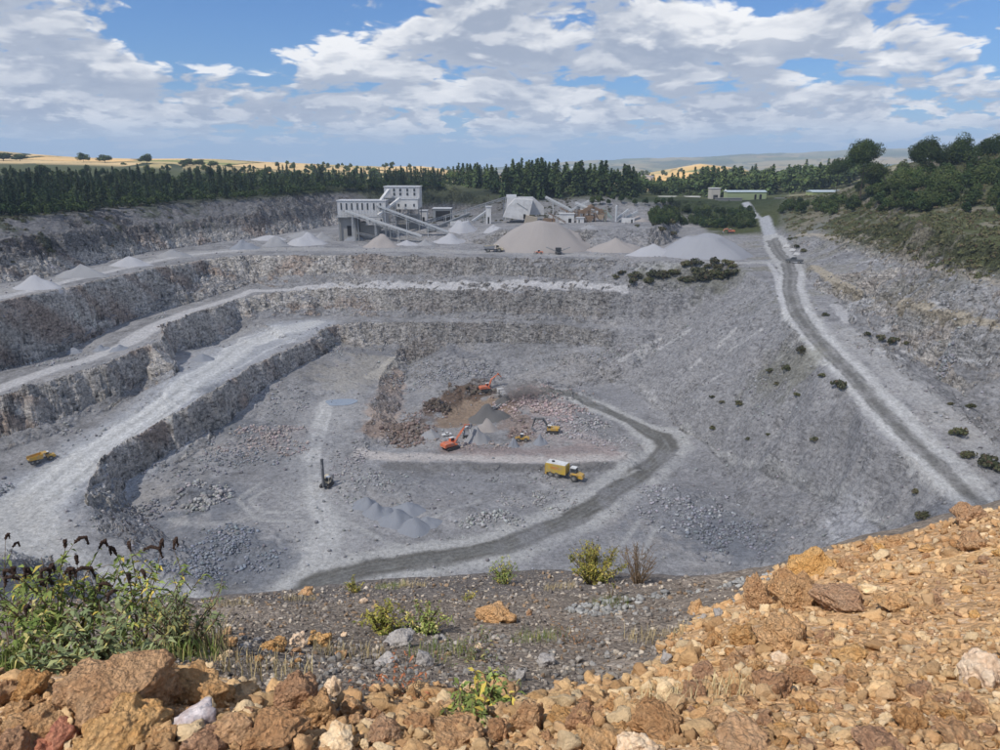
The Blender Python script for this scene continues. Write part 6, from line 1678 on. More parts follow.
# ---- drill rig
def drill_rig():
    r = tag(empty('drill_rig', (0, 0, 0)), 'tracked drill rig with an upright dark mast and cream engine covers on the floor track', 'drill rig')
    tracks(r, 3.4, 0.45, 2.2, 0.8)
    MB().box((-0.2, 0, 1.0), (3.6, 1.8, 0.5)).build('chassis', M_BOOM, r)
    MB().box((-0.9, -0.55, 1.95), (2.0, 1.0, 1.3)).build('engine_cover', M_CREAM, r, bevel=0.05)
    cab(r, 0.4, 0.7, 1.25, 1.3, 1.0, 1.6, M_CREAM)
    ms = MB().box((1.7, 0, 4.4), (0.5, 0.55, 8.0)).build('mast', M_BOOM, r)
    MB().tube([(2.0, 0, 0.5), (2.0, 0, 7.6)], 0.09, 8).build('drill_rod', M_SKIP, ms)
    MB().box((2.0, 0, 6.3), (0.45, 0.5, 0.9)).build('rotary_head', M_SKIP, ms)
    MB().tube([(0.2, 0, 1.4), (1.0, 0, 2.4), (1.6, 0, 3.2)], 0.18, 6).build('mast_arm', M_BOOM, r)
    MB().box((-1.9, 0.4, 2.1), (0.8, 1.1, 1.2)).build('dust_collector', M_SKIP, r)
    return r
set_on(drill_rig(), 327, 486, -105, 1.0)
# ---- small things
def pickup(label, body, px, py, hd, sc=1.0):
    r = tag(empty('pickup_truck', (0, 0, 0)), label, 'pickup truck')
    MB().prism([(-2.6, .55), (2.5, .55), (2.6, .8), (2.4, 1.15), (1.2, 1.25), (-2.6, 1.2)], -.9, .9).build('body', body, r, bevel=.05)
    MB().prism([(-0.7, 1.2), (1.3, 1.2), (0.7, 1.8), (-0.5, 1.8)], -.8, .8).build('cab', M_GLASS, r)
    MB().box((0.1, 0, 1.84), (1.2, 1.5, .08)).build('cab_roof', body, r)
    for x in (-1.6, 1.6):
        for s in (-1, 1): wheel(x, s * .8, .4, .4, .28, r)
    return set_on(r, px, py, hd, sc)
pickup('white pickup truck parked among the rubble at the left edge of the pit', M_WHT, 447, 436, 20, 0.62)
pickup('dark pickup truck driving over the haul road junction', M_BOOM, 794, 263, 150, 1.3)
for i, (px, py) in enumerate([(787, 247), (793, 251), (797, 255)]):
    h = qhit(px, py)
    b_ = MB().prism([(-1.6, 0), (1.6, 0), (1.35, .5), (1.0, 1.1), (-1.0, 1.1), (-1.35, .5)], -.45, .45).build('barrier_block', M_CLAD2)
    b_.location = h; b_.rotation_euler = (0, 0, R(-50))
    tag(b_, ['white concrete barrier block farthest up the haul road verge', 'white concrete barrier block in the middle of three by the haul road', 'white concrete barrier block nearest the junction by the haul road'][i], 'barrier', 'barrier blocks by the haul road')
# ================================================================== FOREGROUND ROCKS
def clay_mat(name, c1, c2, c3, bump=1.0, sc=1.0, speck=0.5):
    m, t, b = base_mat(name, 0.95)
    tcn = t.new('ShaderNodeTexCoord'); oi = t.new('ShaderNodeObjectInfo')
    P = t.vmath('ADD', tcn.outputs['Object'], t.vmath('SCALE', t.xyz(oi.outputs['Random'], oi.outputs['Random'], 0.3), s=37.0))
    G = t.new('ShaderNodeNewGeometry').outputs['Position']
    n1_ = t.noise(P, 1.6 * sc, 4, 0.6); n2_ = t.noise(G, 38 * sc, 8, 0.72); n3_ = t.noise(G, 130 * sc, 4, 0.7)
    cr = t.vor(t.vmath('ADD', t.vmath('MULTIPLY', G, (1, 1, 1.7)), t.vmath('SCALE', t.noise(G, 14, 3, 0.6, out=1), s=0.12)), 24 * sc, 'DISTANCE_TO_EDGE')
    crk = t.ramp(cr, 0.0, 0.055)
    cc = t.mix(t.ramp(n1_, 0.35, 0.62), c1, c2)
    cc = t.mix(t.mul(t.ramp(n2_, 0.56, 0.68), speck), cc, c3)
    hsv = t.new('ShaderNodeHueSaturation'); t.put(hsv.inputs['Color'], cc)
    t.put(hsv.inputs['Hue'], t.add(0.489, t.mul(oi.outputs['Random'], 0.010))); t.put(hsv.inputs['Saturation'], t.add(0.92, t.mul(oi.outputs['Random'], 0.22)))
    t.put(hsv.inputs['Value'], t.add(0.98, t.mul(oi.outputs['Random'], 0.22)))
    n4_ = t.noise(G, 17 * sc, 4, 0.65)
    k = t.mul(t.mul(t.add(0.50, t.mul(n2_, 0.96)), t.add(0.85, t.mul(n3_, 0.3))), t.add(0.80, t.mul(n4_, 0.42)))
    gran = t.vor(G, 62 * sc, 'F1'); gran2 = t.vor(G, 27 * sc, 'F1')
    k = t.mul(k, t.sub(1.16, t.mul(gran, 0.38)))
    t.put(b.inputs['Base Color'], t.vmath('SCALE', hsv.outputs[0], s=k))
    h = t.add(t.add(t.add(t.mul(n2_, 1.0), t.mul(n4_, 1.3)), t.mul(n3_, 0.3)), t.add(t.mul(gran, -0.55), t.mul(gran2, -0.7)))
    t.put(b.inputs['Normal'], t.bump(h, bump, 0.060))
    return m
M_CLAY = clay_mat("ochre_clay_rock", (0.60, 0.355, 0.175), (0.66, 0.43, 0.23), (0.68, 0.49, 0.30))
M_CLAYR = clay_mat("brown_clay_rock", (0.54, 0.31, 0.155), (0.60, 0.37, 0.195), (0.58, 0.37, 0.2))
M_CLAYY = clay_mat("yellow_clay_rock", (0.63, 0.385, 0.18), (0.68, 0.45, 0.235), (0.58, 0.30, 0.17), 0.9)
M_PALE = clay_mat("cream_stone", (0.62, 0.50, 0.35), (0.57, 0.42, 0.27), (0.66, 0.56, 0.42), 0.5)
M_GREYS = clay_mat("grey_limestone", (0.25, 0.235, 0.225), (0.31, 0.295, 0.285), (0.20, 0.19, 0.18), 0.5)
M_PURPLE = clay_mat("grey_purple_stone", (0.36, 0.30, 0.29), (0.46, 0.42, 0.42), (0.56, 0.54, 0.55), 0.35)
M_RED = clay_mat("red_clay_rock", (0.42, 0.17, 0.09), (0.48, 0.22, 0.11), (0.55, 0.33, 0.2), 0.7)
BIG = []
for s in range(14):
    v, f = rock_mesh_np(5 if s < 8 else 4, 400 + s, 0.60 if s % 2 else 0.46, cut=(0.5, 0.88), ncut=12, keep=0.92)
    # small clods and pits on the surface
    out = v.copy()
    nrm = v / np.linalg.norm(v, axis=1)[:, None]
    for i, p in enumerate(v):
        q = Vector(p) * 5.5 + Vector((s * 5, 0, 0))
        d_ = mn.voronoi(q)[0]
        out[i] = p + nrm[i] * (0.055 * (d_[1] - d_[0]) - 0.03 + 0.035 * mn.fractal(q * 2.5, 0.8, 2.1, 4))
    BIG.append((out, f))
ROCK_ME = {}
def rock_obj(shape, mat, x, y, z, s, rot, label, group=None, name='rock'):
    key = (shape, mat.name)
    if key not in ROCK_ME:
        ROCK_ME[key] = np_mesh('rock', BIG[shape][0], BIG[shape][1], mat, True)
    o = bpy.data.objects.new(name, ROCK_ME[key]); COL.objects.link(o)
    o.location = (x, y, z); o.scale = s; o.rotation_euler = rot
    return tag(o, label, 'rock', group)
BIGPTS = []
def rk(px, py, w, h, shape, mat, label, tilt=(0, 0, 0), deep=0.9, group=None, sink=0.30):
    """px, py: centre in the picture; w, h: size there in pixels"""
    base = hit(px, py + h * 0.30, 0.6)
    m_ = (base[1] * CT - base[2] * ST) / FPX
    sx = w * m_ / 2 * 1.10; sz = h * m_ / 2 * 1.05; sy = sx * deep
    BIGPTS.append((base[0], base[1], max(sx, sy)))
    return rock_obj(shape, mat, base[0], base[1] + sy * 0.25, base[2] + sz * (1 - 2 * sink) * 0.75 + 0.0, (sx, sy, sz), tuple(R(a) for a in tilt), label, group)
named = [
 (118, 688, 108, 86, 0, M_CLAY, 'largest reddish-tan boulder at the lower left in front of the leafy bush'),
 (122, 724, 74, 54, 1, M_CLAYY, 'pale yellow boulder with a red stain just below the largest boulder'),
 (198, 718, 46, 36, 10, M_PURPLE, 'smooth grey-purple stone between the yellow rocks at the lower left'),
 (294, 697, 52, 62, 2, M_CLAYR, 'upright brown rounded boulder leaning left, lower left of centre'),
 (316, 713, 38, 44, 3, M_CLAY, 'ochre faceted rock against the right side of the upright brown boulder'),
 (334, 687, 20, 26, 9, M_PALE, 'small pale upright stone just right of the brown rounded boulder'),
 (236, 728, 46, 48, 4, M_CLAYY, 'yellow rough boulder right of the grey-purple stone'),
 (270, 735, 74, 40, 5, M_CLAYR, 'long flat brown rock along the bottom edge right of the yellow boulder'),
 (30, 687, 38, 38, 6, M_CLAYR, 'reddish-brown rock left of the largest boulder, upper of the left cluster'),
 (4, 692, 30, 38, 7, M_CLAY, 'tan rock cut by the left edge of the view'),
 (64, 696, 38, 26, 2, M_CLAY, 'tan rock tucked against the left flank of the largest boulder'),
 (16, 712, 26, 16, 3, M_CLAY, 'small flat tan rock under the rocks at the left edge'),
 (34, 704, 20, 15, 5, M_CLAY, 'small rounded rock below the reddish-brown rock at the left'),
 (30, 726, 60, 32, 1, M_CLAY, 'low brown lumpy rock at the lower left corner'),
 (8, 744, 40, 42, 0, M_CLAYR, 'smooth brown rock in the lower left corner of the view'),
 (62, 736, 34, 26, 11, M_RED, 'broken red rock below the largest boulder'),
 (42, 745, 22, 24, 12, M_RED, 'small red rock beside the broken red one at the bottom edge'),
 (84, 746, 36, 26, 4, M_CLAYY, 'yellowish rock at the bottom edge under the red rocks'),
 (197, 688, 62, 42, 6, M_CLAY, 'broad ochre rock right of the largest boulder, above the grey-purple stone'),
 (158, 690, 44, 40, 7, M_CLAYR, 'ochre rock wedged against the right flank of the largest boulder'),
 (205, 745, 44, 22, 2, M_CLAYR, 'brown rock at the bottom edge under the grey-purple stone'),
 (160, 742, 34, 24, 3, M_CLAY, 'tan rock at the bottom edge between yellow boulder and grey stone'),
 (252, 706, 18, 13, 13, M_CLAY, 'small ochre rock in the gap left of the upright brown boulder'),
 (500, 614, 40, 28, 11, M_CLAYY, 'angular yellow rock alone on the dark gravel slope in the centre'),
 (697, 609, 18, 14, 9, M_CLAYY, 'small bright yellow rock on the grey gravel left of the clay pile'),
 (529, 612, 8, 11, 12, M_CLAY, 'tiny upright brown stone right of the angular yellow rock'),
 (719, 613, 11, 20, 10, M_GREYS, 'small grey upright slab at the edge of the clay pile'),
 (666, 657, 14, 20, 12, M_GREYS, 'thin grey slab standing in the gravel below the clay pile edge'),
 (814, 566, 46, 38, 1, M_CLAYY, 'large yellow boulder on top of the clay pile shoulder, outlined against the pit'),
 (799, 594, 50, 42, 3, M_CLAY, 'flat-bottomed boulder overhanging a dark gap below the topmost yellow boulder'),
 (786, 632, 46, 48, 0, M_CLAYY, 'rounded yellow boulder below the flat-bottomed one on the clay pile'),
 (758, 597, 34, 44, 5, M_CLAY, 'crumbling ochre rock left of the flat-bottomed boulder'),
 (846, 598, 56, 40, 4, M_CLAY, 'wide ochre boulder right of the dark gap on the clay pile'),
 (893, 602, 32, 22, 9, M_CLAYY, 'bright smooth yellow-orange rock in the middle of the clay pile'),
 (990, 672, 44, 46, 2, M_PALE, 'smooth pale pinkish boulder cut by the right edge of the view'),
 (771, 684, 38, 38, 6, M_CLAYR, 'round brown boulder with a dark gap to its right, lower middle of the clay pile'),
 (802, 676, 30, 28, 7, M_CLAYR, 'brown rock just right of the round brown boulder'),
 (780, 657, 22, 18, 12, M_PALE, 'cream angular stone below the rounded yellow boulder'),
 (737, 662, 32, 26, 4, M_CLAY, 'lumpy ochre rock at the left side of the clay pile'),
 (757, 668, 26, 24, 1, M_CLAY, 'pale ochre lump right of the lumpy ochre rock'),
 (706, 672, 30, 22, 2, M_CLAYR, 'reddish brown lump near the left foot of the clay pile'),
 (697, 693, 30, 22, 5, M_CLAYR, 'brown round rock lower at the left foot of the clay pile'),
 (742, 636, 30, 24, 3, M_CLAY, 'ochre rock at the left edge of the clay pile level with the rounded yellow boulder'),
 (717, 640, 20, 16, 6, M_CLAY, 'small ochre rock at the pile edge above the grey slab'),
 (662, 725, 62, 46, 7, M_CLAYR, 'large streaky brown boulder at the bottom edge left of the clay pile'),
 (640, 744, 40, 30, 1, M_PALE, 'pale flat stone at the bottom edge in front of the streaky boulder'),
 (745, 738, 54, 30, 0, M_CLAYY, 'low yellow-tan boulder at the bottom edge right of the streaky one'),
 (722, 716, 30, 24, 4, M_CLAYY, 'crumbly yellow clod above the low yellow-tan boulder'),
 (584, 720, 34, 40, 2, M_CLAYR, 'brown rock at the bottom, left of the streaky boulder'),
 (530, 720, 36, 42, 5, M_CLAY, 'tall ochre rock at the bottom, right of the small green plant'),
 (560, 722, 38, 30, 6, M_CLAY, 'rounded ochre rock right of the tall ochre rock at the bottom'),
 (455, 736, 54, 24, 3, M_CLAY, 'long tan rock on the bottom edge left of the tall ochre rock'),
 (497, 732, 30, 24, 7, M_CLAYR, 'tan rock between the long tan rock and the tall ochre rock'),
 (484, 706, 32, 20, 9, M_CLAYY, 'yellow rock half hidden by the small green plant'),
 (420, 728, 36, 26, 1, M_CLAYR, 'brown rock near the bottom left of the small green plant'),
 (380, 735, 40, 28, 4, M_CLAY, 'tan lumpy rock on the bottom edge between left and centre'),
 (348, 708, 24, 24, 2, M_CLAYY, 'yellow rock at the right of the ochre faceted rock'),
 (600, 745, 40, 26, 0, M_CLAYY, 'light tan rock on the bottom edge right of centre'),
 (335, 742, 44, 26, 6, M_PALE, 'pale rock on the bottom edge under the faceted rock'),
 (852, 655, 30, 18, 9, M_CLAYY, 'small flat-topped yellow rock in the lower right rubble'),
 (857, 673, 24, 14, 13, M_CLAY, 'small tan rock under the flat-topped yellow rock'),
 (882, 714, 20, 18, 8, M_CLAYR, 'small brown rock at the lower right, left of the row of rounded rocks'),
 (932, 706, 24, 24, 12, M_CLAY, 'left one of three rounded rocks in a row at the lower right'),
 (954, 714, 22, 24, 13, M_CLAY, 'middle one of three rounded rocks in a row at the lower right'),
 (978, 708, 22, 20, 8, M_CLAY, 'right one of three rounded rocks in a row at the lower right'),
 (914, 722, 32, 24, 3, M_CLAYR, 'brown rock in front of the row of rounded rocks at the lower right'),
 (960, 738, 50, 26, 5, M_CLAY, 'ochre rock on the bottom edge near the lower right corner'),
 (880, 742, 46, 26, 7, M_CLAYR, 'red-brown rock on the bottom edge left of the corner'),
 (972, 515, 34, 24, 3, M_CLAY, 'ochre rock on the crest of the clay pile near the right edge'),
 (975, 542, 28, 18, 9, M_CLAY, 'flat tan rock just below the crest at the right'),
 (848, 562, 18, 14, 12, M_CLAY, 'small rock on the crest right of the topmost yellow boulder'),
 (895, 540, 22, 16, 4, M_CLAY, 'ochre rock on the middle of the crest of the clay pile'),
 (962, 508, 14, 12, 13, M_CLAYY, 'yellow stone standing up on the crest near the right edge'),
 (245, 646, 12, 10, 13, M_GREYS, 'small blue-grey stone in the row of stones on the left slope'),
 (229, 644, 16, 11, 9, M_CLAYY, 'yellow stone left of the blue-grey one in the stone row'),
 (273, 645, 26, 20, 4, M_CLAY, 'large lumpy ochre rock in the stone row on the left slope'),
 (297, 642, 20, 13, 9, M_PALE, 'pale flat stone right of the lumpy ochre rock in the stone row'),
 (317, 641, 26, 16, 2, M_CLAYY, 'yellow-brown rock at the right end of the stone row'),
 (258, 640, 12, 10, 8, M_GREYS, 'grey stone right of the blue-grey one in the stone row'),
 (306, 592, 14, 9, 9, M_CLAYY, 'small bright orange stone lying on the dark slope brow at the left'),
 (363, 600, 10, 9, 12, M_PALE, 'small cream stone on the dark slope above the weeds'),
 (400, 641, 30, 16, 11, M_GREYS, 'flat grey rock below the yellow weeds'),
 (423, 659, 22, 22, 8, M_GREYS, 'grey weathered rock right below the flat grey rock'),
 (388, 662, 24, 14, 10, M_GREYS, 'tilted grey slab left of the grey weathered rock'),
 (520, 675, 14, 20, 12, M_GREYS, 'small grey upright stone above the small green plant'),
 (478, 647, 10, 8, 13, M_PALE, 'small pale stone in the middle of the gravel bank'),
 (548, 660, 24, 18, 8, M_GREYS, 'grey block in the gravel right of centre'),
 (640, 683, 12, 10, 9, M_PALE, 'tiny pale stone at the gravel foot of the clay pile')]
for i, a in enumerate(named):
    rr = random.Random(i)
    rk(*a[:6], a[6], (rr.uniform(-14, 14), rr.uniform(-14, 14), rr.uniform(-180, 180)))
# further clods, each an object, in zones of the pile
ZONES = [
 ((350, 480, 705, 745), 18, (10, 26), 'left of the small green plant', (M_CLAY, M_CLAYR, M_CLAYY)),
 ((505, 700, 700, 745), 26, (10, 24), 'left of the streaky boulder', (M_CLAY, M_CLAYR)),
 ((0, 250, 690, 748), 22, (10, 24), 'between the lower left boulders', (M_CLAY, M_CLAYR, M_CLAYY)),
 ((205, 345, 630, 668), 26, (6, 15), 'in the stone row', (M_CLAY, M_CLAYY, M_GREYS, M_PALE)),
 ((700, 860, 630, 700), 34, (8, 20), 'around the rounded yellow boulder', (M_CLAY, M_CLAYR, M_CLAYY)),
 ((700, 860, 700, 748), 26, (9, 22), 'in the lower middle of the clay pile', (M_CLAY, M_CLAYR)),
 ((860, 1000, 690, 748), 24, (9, 22), 'near the lower right corner', (M_CLAY, M_CLAYR)),
 ((860, 1000, 590, 690), 30, (7, 17), 'right in the clay pile', (M_CLAY, M_CLAYY)),
 ((850, 1000, 530, 590), 34, (6, 16), 'just under the crest of the clay pile', (M_CLAY, M_CLAYY, M_CLAYR))]
for (x0, x1, y0, y1), n, (s0, s1), where, mats in ZONES:
    k = 0; tries = 0
    while k < n and tries < 600:
        tries += 1
        px, py = random.uniform(x0, x1), random.uniform(y0, y1)
        if y1 <= 600 and py < np.interp(px, [840, 900, 950, 1000], [552, 536, 520, 508]): continue
        w = s0 + (s1 - s0) * random.random() ** 1.8
        p = hit(px, py, 0.6)
        if p[1] > 12: continue
        m_ = (p[1] * CT - p[2] * ST) / FPX
        if any((p[0] - q[0]) ** 2 + (p[1] - q[1]) ** 2 < (q[2] * 0.8 + w * m_ * 0.4) ** 2 for q in BIGPTS): continue
        mt = random.choice(mats)
        word = {M_CLAY: 'ochre clay', M_CLAYR: 'brown clay', M_CLAYY: 'yellowish clay', M_GREYS: 'grey', M_PALE: 'cream'}[mt]
        size = 'larger' if w > (s0 + s1) / 2 else 'small'
        rk(px, py, w, w * random.uniform(0.6, 0.95), random.choice(range(8, 14)), mt, f'{size} {word} rock {where}', (random.uniform(-25, 25), random.uniform(-25, 25), random.uniform(0, 360)), group='clay rocks of the foreground rubble')
        k += 1
# the mass of clods and pebbles nobody could count
def near_field(n, poly_px, size, palette, seed, name, label, power=3, dmax=12.5, protos=None):
    g = np.random.default_rng(seed)
    P = [hit(px, py, 0.6)[:2] if not isinstance(px, str) else np.array(py) for px, py in poly_px]
    P = np.array(P); out = []
    while len(out) < n:
        y = np.exp(g.uniform(np.log(max(P[:, 1].min(), 0.7)), np.log(min(P[:, 1].max(), dmax)), n * 3)); s = g.uniform(-1.1, 1.1, n * 3); x = s * y
        ins = np.zeros(len(x), bool)
        for a, b in zip(P, np.roll(P, -1, 0)):
            c = (a[1] > y) != (b[1] > y)
            xi = (b[0] - a[0]) * (y - a[1]) / (b[1] - a[1] + 1e-9) + a[0]
            ins ^= c & (x < xi)
        out += list(np.stack([x[ins], y[ins]], 1))
    out = np.array(out[:n]); out += g.normal(size=out.shape) * 0.05
    z = grid_lookup(H, out[:, 0], out[:, 1])
    sz = (size[0] + (size[1] - size[0]) * g.random(n) ** power) * (0.45 + 0.22 * out[:, 1])
    pal = np.array(palette); c = pal[g.integers(0, len(pal), n)] * g.uniform(0.75, 1.2, (n, 1))
    return rock_field(name, np.stack([out[:, 0], out[:, 1], z], 1), sz, M_NEARBLOCK, label, 'rubble', protos or LOW2, seed, c)
def crumb_mat():
    m, t, b = base_mat("clods_and_pebbles", 0.95)
    c, a = attr(t); P = t.new('ShaderNodeNewGeometry').outputs['Position']
    n_a = t.noise(P, 55, 6, 0.72); n_b = t.noise(P, 16, 3, 0.6); n_c = t.noise(P, 170, 3, 0.7)
    k = t.mul(t.add(0.45, t.mul(n_a, 1.0)), t.add(0.8, t.mul(n_b, 0.4)))
    t.put(b.inputs['Base Color'], t.vmath('SCALE', c, s=k))
    t.put(b.inputs['Normal'], t.bump(t.add(n_a, t.mul(n_c, 0.3)), 1.0, 0.016))
    return m
M_NEARBLOCK = crumb_mat()
LOW2 = [rock_mesh_np(2, 500 + s, 0.6, cut=(0.30, 0.75), ncut=11, keep=0.97) for s in range(8)]
near_field(36000, CLAY_POLY, (0.003, 0.034), [(0.58, 0.37, 0.19), (0.63, 0.42, 0.225), (0.51, 0.31, 0.16), (0.68, 0.51, 0.32), (0.57, 0.37, 0.20)], 21, 'clay_rubble', 'loose ochre clods and crumbs covering the clay pile', 4.5)
LOW3 = [rock_mesh_np(3, 540 + s, 0.85, cut=(0.35, 0.8), ncut=13, keep=0.96) for s in range(8)]
CLODS = [(0.60, 0.38, 0.19), (0.65, 0.44, 0.235), (0.53, 0.325, 0.165), (0.68, 0.51, 0.31), (0.59, 0.39, 0.215), (0.49, 0.30, 0.15)]
near_field(2200, CLAY_POLY, (0.016, 0.055), CLODS, 31, 'clay_rubble', 'fist-sized ochre clods heaped on the clay pile', 2.2, protos=LOW3)
near_field(260, [(190, 690), (330, 700), (420, 690), (520, 690), (645, 664), (700, 640), (700, 750), (190, 750)], (0.03, 0.075), CLODS, 32, 'clay_rubble', 'ochre clods in a band along the bottom centre', 1.5, protos=LOW3)
_g = np.random.default_rng(77); _n = 5000
_x = _g.uniform(-9, 13, _n); _y = _g.uniform(-4, 7.4, _n); _k = (np.abs(_x) > 1.05 * _y) & (np.hypot(_x, _y) > 0.9) & ((_x > 0) | (_y < 2.2))
_x, _y = _x[_k], _y[_k]
rock_field('clay_rubble', np.stack([_x, _y, ground_ext(_x, _y)], 1), 0.012 + 0.06 * _g.random(len(_x)) ** 2.5, M_NEARBLOCK, 'ochre clods on the bank to either side of the viewpoint', 'rubble', LOW3, 78, np.array(CLODS)[_g.integers(0, len(CLODS), len(_x))])
BANK_POLY = [(0, 675), (90, 655), (195, 668), (260, 700), (330, 705), (420, 695), (520, 700), (600, 690), (645, 668), (690, 620), (735, 597), (770, 570), (700, 577), (560, 571), (380, 581), (200, 601), (0, 603), ('w', (-12, 9)), ('w', (-7, 3))]
near_field(19000, BANK_POLY, (0.003, 0.020), [(0.19, 0.16, 0.14), (0.25, 0.22, 0.195), (0.32, 0.29, 0.26), (0.28, 0.20, 0.135), (0.15, 0.13, 0.118), (0.48, 0.42, 0.35)], 22, 'gravel', 'grey and brown gravel and small stones on the bank below the viewpoint', 3.5)
near_field(700, [(330, 700), (640, 672), (735, 600), (640, 600), (330, 640), (200, 640)], (0.006, 0.03), [(0.27, 0.26, 0.25), (0.24, 0.22, 0.20), (0.36, 0.33, 0.30)], 23, 'gravel', 'flat grey stone chips in the middle of the gravel bank', 3)
near_field(260, [(560, 612), (600, 600), (680, 592), (770, 580), (775, 572), (700, 590), (640, 604), (600, 616)], (0.008, 0.03), [(0.36, 0.36, 0.35), (0.28, 0.28, 0.28)], 24, 'gravel', 'pale grey slabs in a band along the top of the gravel bank', 2)

# ================================================================== PLANTS
M_BUDD = foliage_mat("bush_leaves", (0.16, 0.22, 0.06), (0.26, 0.32, 0.10), (0.45, 0.36, 0.08), scale=6, trans=0.25)
M_BUDD2 = foliage_mat("grey_green_leaves", (0.14, 0.18, 0.085), (0.21, 0.24, 0.12), (0.30, 0.27, 0.10), scale=6, trans=0.2)
M_YELLEAF = foliage_mat("yellow_green_leaves", (0.20, 0.22, 0.05), (0.34, 0.31, 0.08), (0.50, 0.40, 0.10), scale=5, trans=0.25)
M_STEM = simple_mat("brown_stem", (0.13, 0.09, 0.055), 0.9, 0.2, 8)
M_SPIKE = simple_mat("dead_flower_brown", (0.060, 0.035, 0.025), 0.95, 0.3, 20, bump=0.6)
M_DRY = foliage_mat("dry_grass", (0.36, 0.29, 0.16), (0.46, 0.38, 0.22), scale=4)
M_GRASS = foliage_mat("green_grass", (0.12, 0.18, 0.045), (0.24, 0.28, 0.08), (0.40, 0.35, 0.15), scale=4, trans=0.2)
def leafy(name, base, h, spread, stems, leaf, per, label, cat, mleaf, spikes=0, seed=0, lean=(0, 0), stem_r=0.006, bare=0.25, droop=0.4):
    g = random.Random(seed); gn = np.random.default_rng(seed)
    root = tag(empty(name, base), label, cat)
    sm = MB(); L = []; tips = []
    for s in range(stems):
        a = g.uniform(0, 6.283); r = spread * math.sqrt(g.random()); hh = h * g.uniform(0.55, 1.0) * (1 - 0.3 * (r / spread) ** 2)
        p0 = Vector((math.cos(a) * r * .2, math.sin(a) * r * .2, -0.05)); p3 = Vector((math.cos(a) * r + lean[0], math.sin(a) * r + lean[1], hh))
        pts = [p0.lerp(p3, t) + Vector((math.cos(a), math.sin(a), 0)) * (-.12 * spread * math.sin(t * 3.14)) + Vector((g.gauss(0, .015), g.gauss(0, .015), 0)) for t in (0, .25, .5, .75, 1)]
        sm.tube(pts, [stem_r, stem_r * .8, stem_r * .6, stem_r * .45, stem_r * .25], 5, False)
        def on(t):
            k = min(int(t * 4), 3); return pts[k].lerp(pts[k + 1], t * 4 - k)
        twigs = [(on(t_), on(t_) + Vector((g.gauss(0, 1), g.gauss(0, 1), 0.9)).normalized() * h * g.uniform(.10, .24)) for t_ in [g.uniform(bare + .1, .95) for _ in range(3)]]
        for q0, q1 in twigs: sm.tube([q0, q1], [stem_r * .45, stem_r * .2], 4, False)
        tips.append((on(1), (pts[4] - pts[3]).normalized()))
        for q0, q1 in twigs: tips.append((q1, (q1 - q0).normalized()))
        for _ in range(per):
            if g.random() < .5:
                t = bare + (1 - bare) * g.random() ** .8; p = on(t)
            else:
                q0, q1 = g.choice(twigs); p = q0.lerp(q1, g.random())
            d = Vector((g.gauss(0, 1), g.gauss(0, 1), g.gauss(0.15, .5))).normalized()
            ll = leaf * g.uniform(.6, 1.25); sd = d.cross(Vector((g.gauss(0, .3), g.gauss(0, .3), 1))).normalized() * ll * .17
            e = d * ll; dr = Vector((0, 0, -droop * ll))
            L.append((p, p + e * .45 + sd, p + e + dr, p + e * .45 - sd))
    sm.build('stem', M_STEM, root)
    v = np.array([[tuple(q) for q in quad] for quad in L]).reshape(-1, 3)
    link_mesh('leaves', np_mesh('leaves', v, np.arange(len(v)).reshape(-1, 4), mleaf), root)
    g.shuffle(tips)
    tips.sort(key=lambda t: -t[0].z * (1 + .3 * g.random()))
    for k in range(min(spikes, len(tips))):
        p, d = tips[k]; L_ = g.uniform(.08, .14)
        d = (d + Vector((g.gauss(0, .4), 0, 0))).normalized()
        b_ = MB(); c = [p, p + d * L_ * .35 + Vector((0, 0, .0)), p + d * L_ * .7 - Vector((0, 0, L_ * .25)), p + d * L_ * .8 - Vector((0, 0, L_ * .75))]
        b_.tube(c, [.004, .011, .010, .003], 7)
        for j in range(26):
            t = g.random(); q = c[0].lerp(c[1], t) if j % 3 == 0 else (c[1].lerp(c[2], t) if j % 3 == 1 else c[2].lerp(c[3], t))
            b_.box(q + Vector((g.gauss(0, .004), g.gauss(0, .004), g.gauss(0, .004))), (.006, .006, .008), rot=(g.random() * 3, g.random() * 3, 0))
        b_.build('flower_spike', M_SPIKE, root)
    return root
def grass_tuft(px, py, n, h, spread, mat, label, name='grass_tuft', seed=0, cat='grass', base=None):
    g = random.Random(seed); b = hit(px, py, 0.8) if base is None else base
    root = tag(empty(name, b), label, cat); L = []
    for _ in range(n):
        a = g.uniform(0, 6.28); r = spread * math.sqrt(g.random()); x, y = math.cos(a) * r, math.sin(a) * r
        z = ground(b[0] + x, b[1] + y) - b[2]; hh = h * g.uniform(.4, 1.1); a2 = g.uniform(0, 6.28); ln = g.uniform(.1, .6) * hh
        dx_, dy_ = math.cos(a2) * ln, math.sin(a2) * ln; w = .0016 + .0008 * hh / .2
        sx, sy = math.sin(a2) * w, -math.cos(a2) * w
        p0 = (x, y, z); p1 = (x + dx_ * .35, y + dy_ * .35, z + hh * .6); p2 = (x + dx_, y + dy_, z + hh)
        L.append(((p0[0] - sx, p0[1] - sy, p0[2]), (p0[0] + sx, p0[1] + sy, p0[2]), (p1[0] + sx * .8, p1[1] + sy * .8, p1[2]), (p1[0] - sx * .8, p1[1] - sy * .8, p1[2])))
        L.append(((p1[0] - sx * .8, p1[1] - sy * .8, p1[2]), (p1[0] + sx * .8, p1[1] + sy * .8, p1[2]), (p2[0], p2[1], p2[2]), (p2[0] - sx * .1, p2[1], p2[2])))
    v = np.array(L).reshape(-1, 3)
    tag(link_mesh('blades', np_mesh('blades', v, np.arange(len(v)).reshape(-1, 4), mat), root), kind='stuff')
    return root
def at_ground(px, py): return hit(px, py, 0.8)
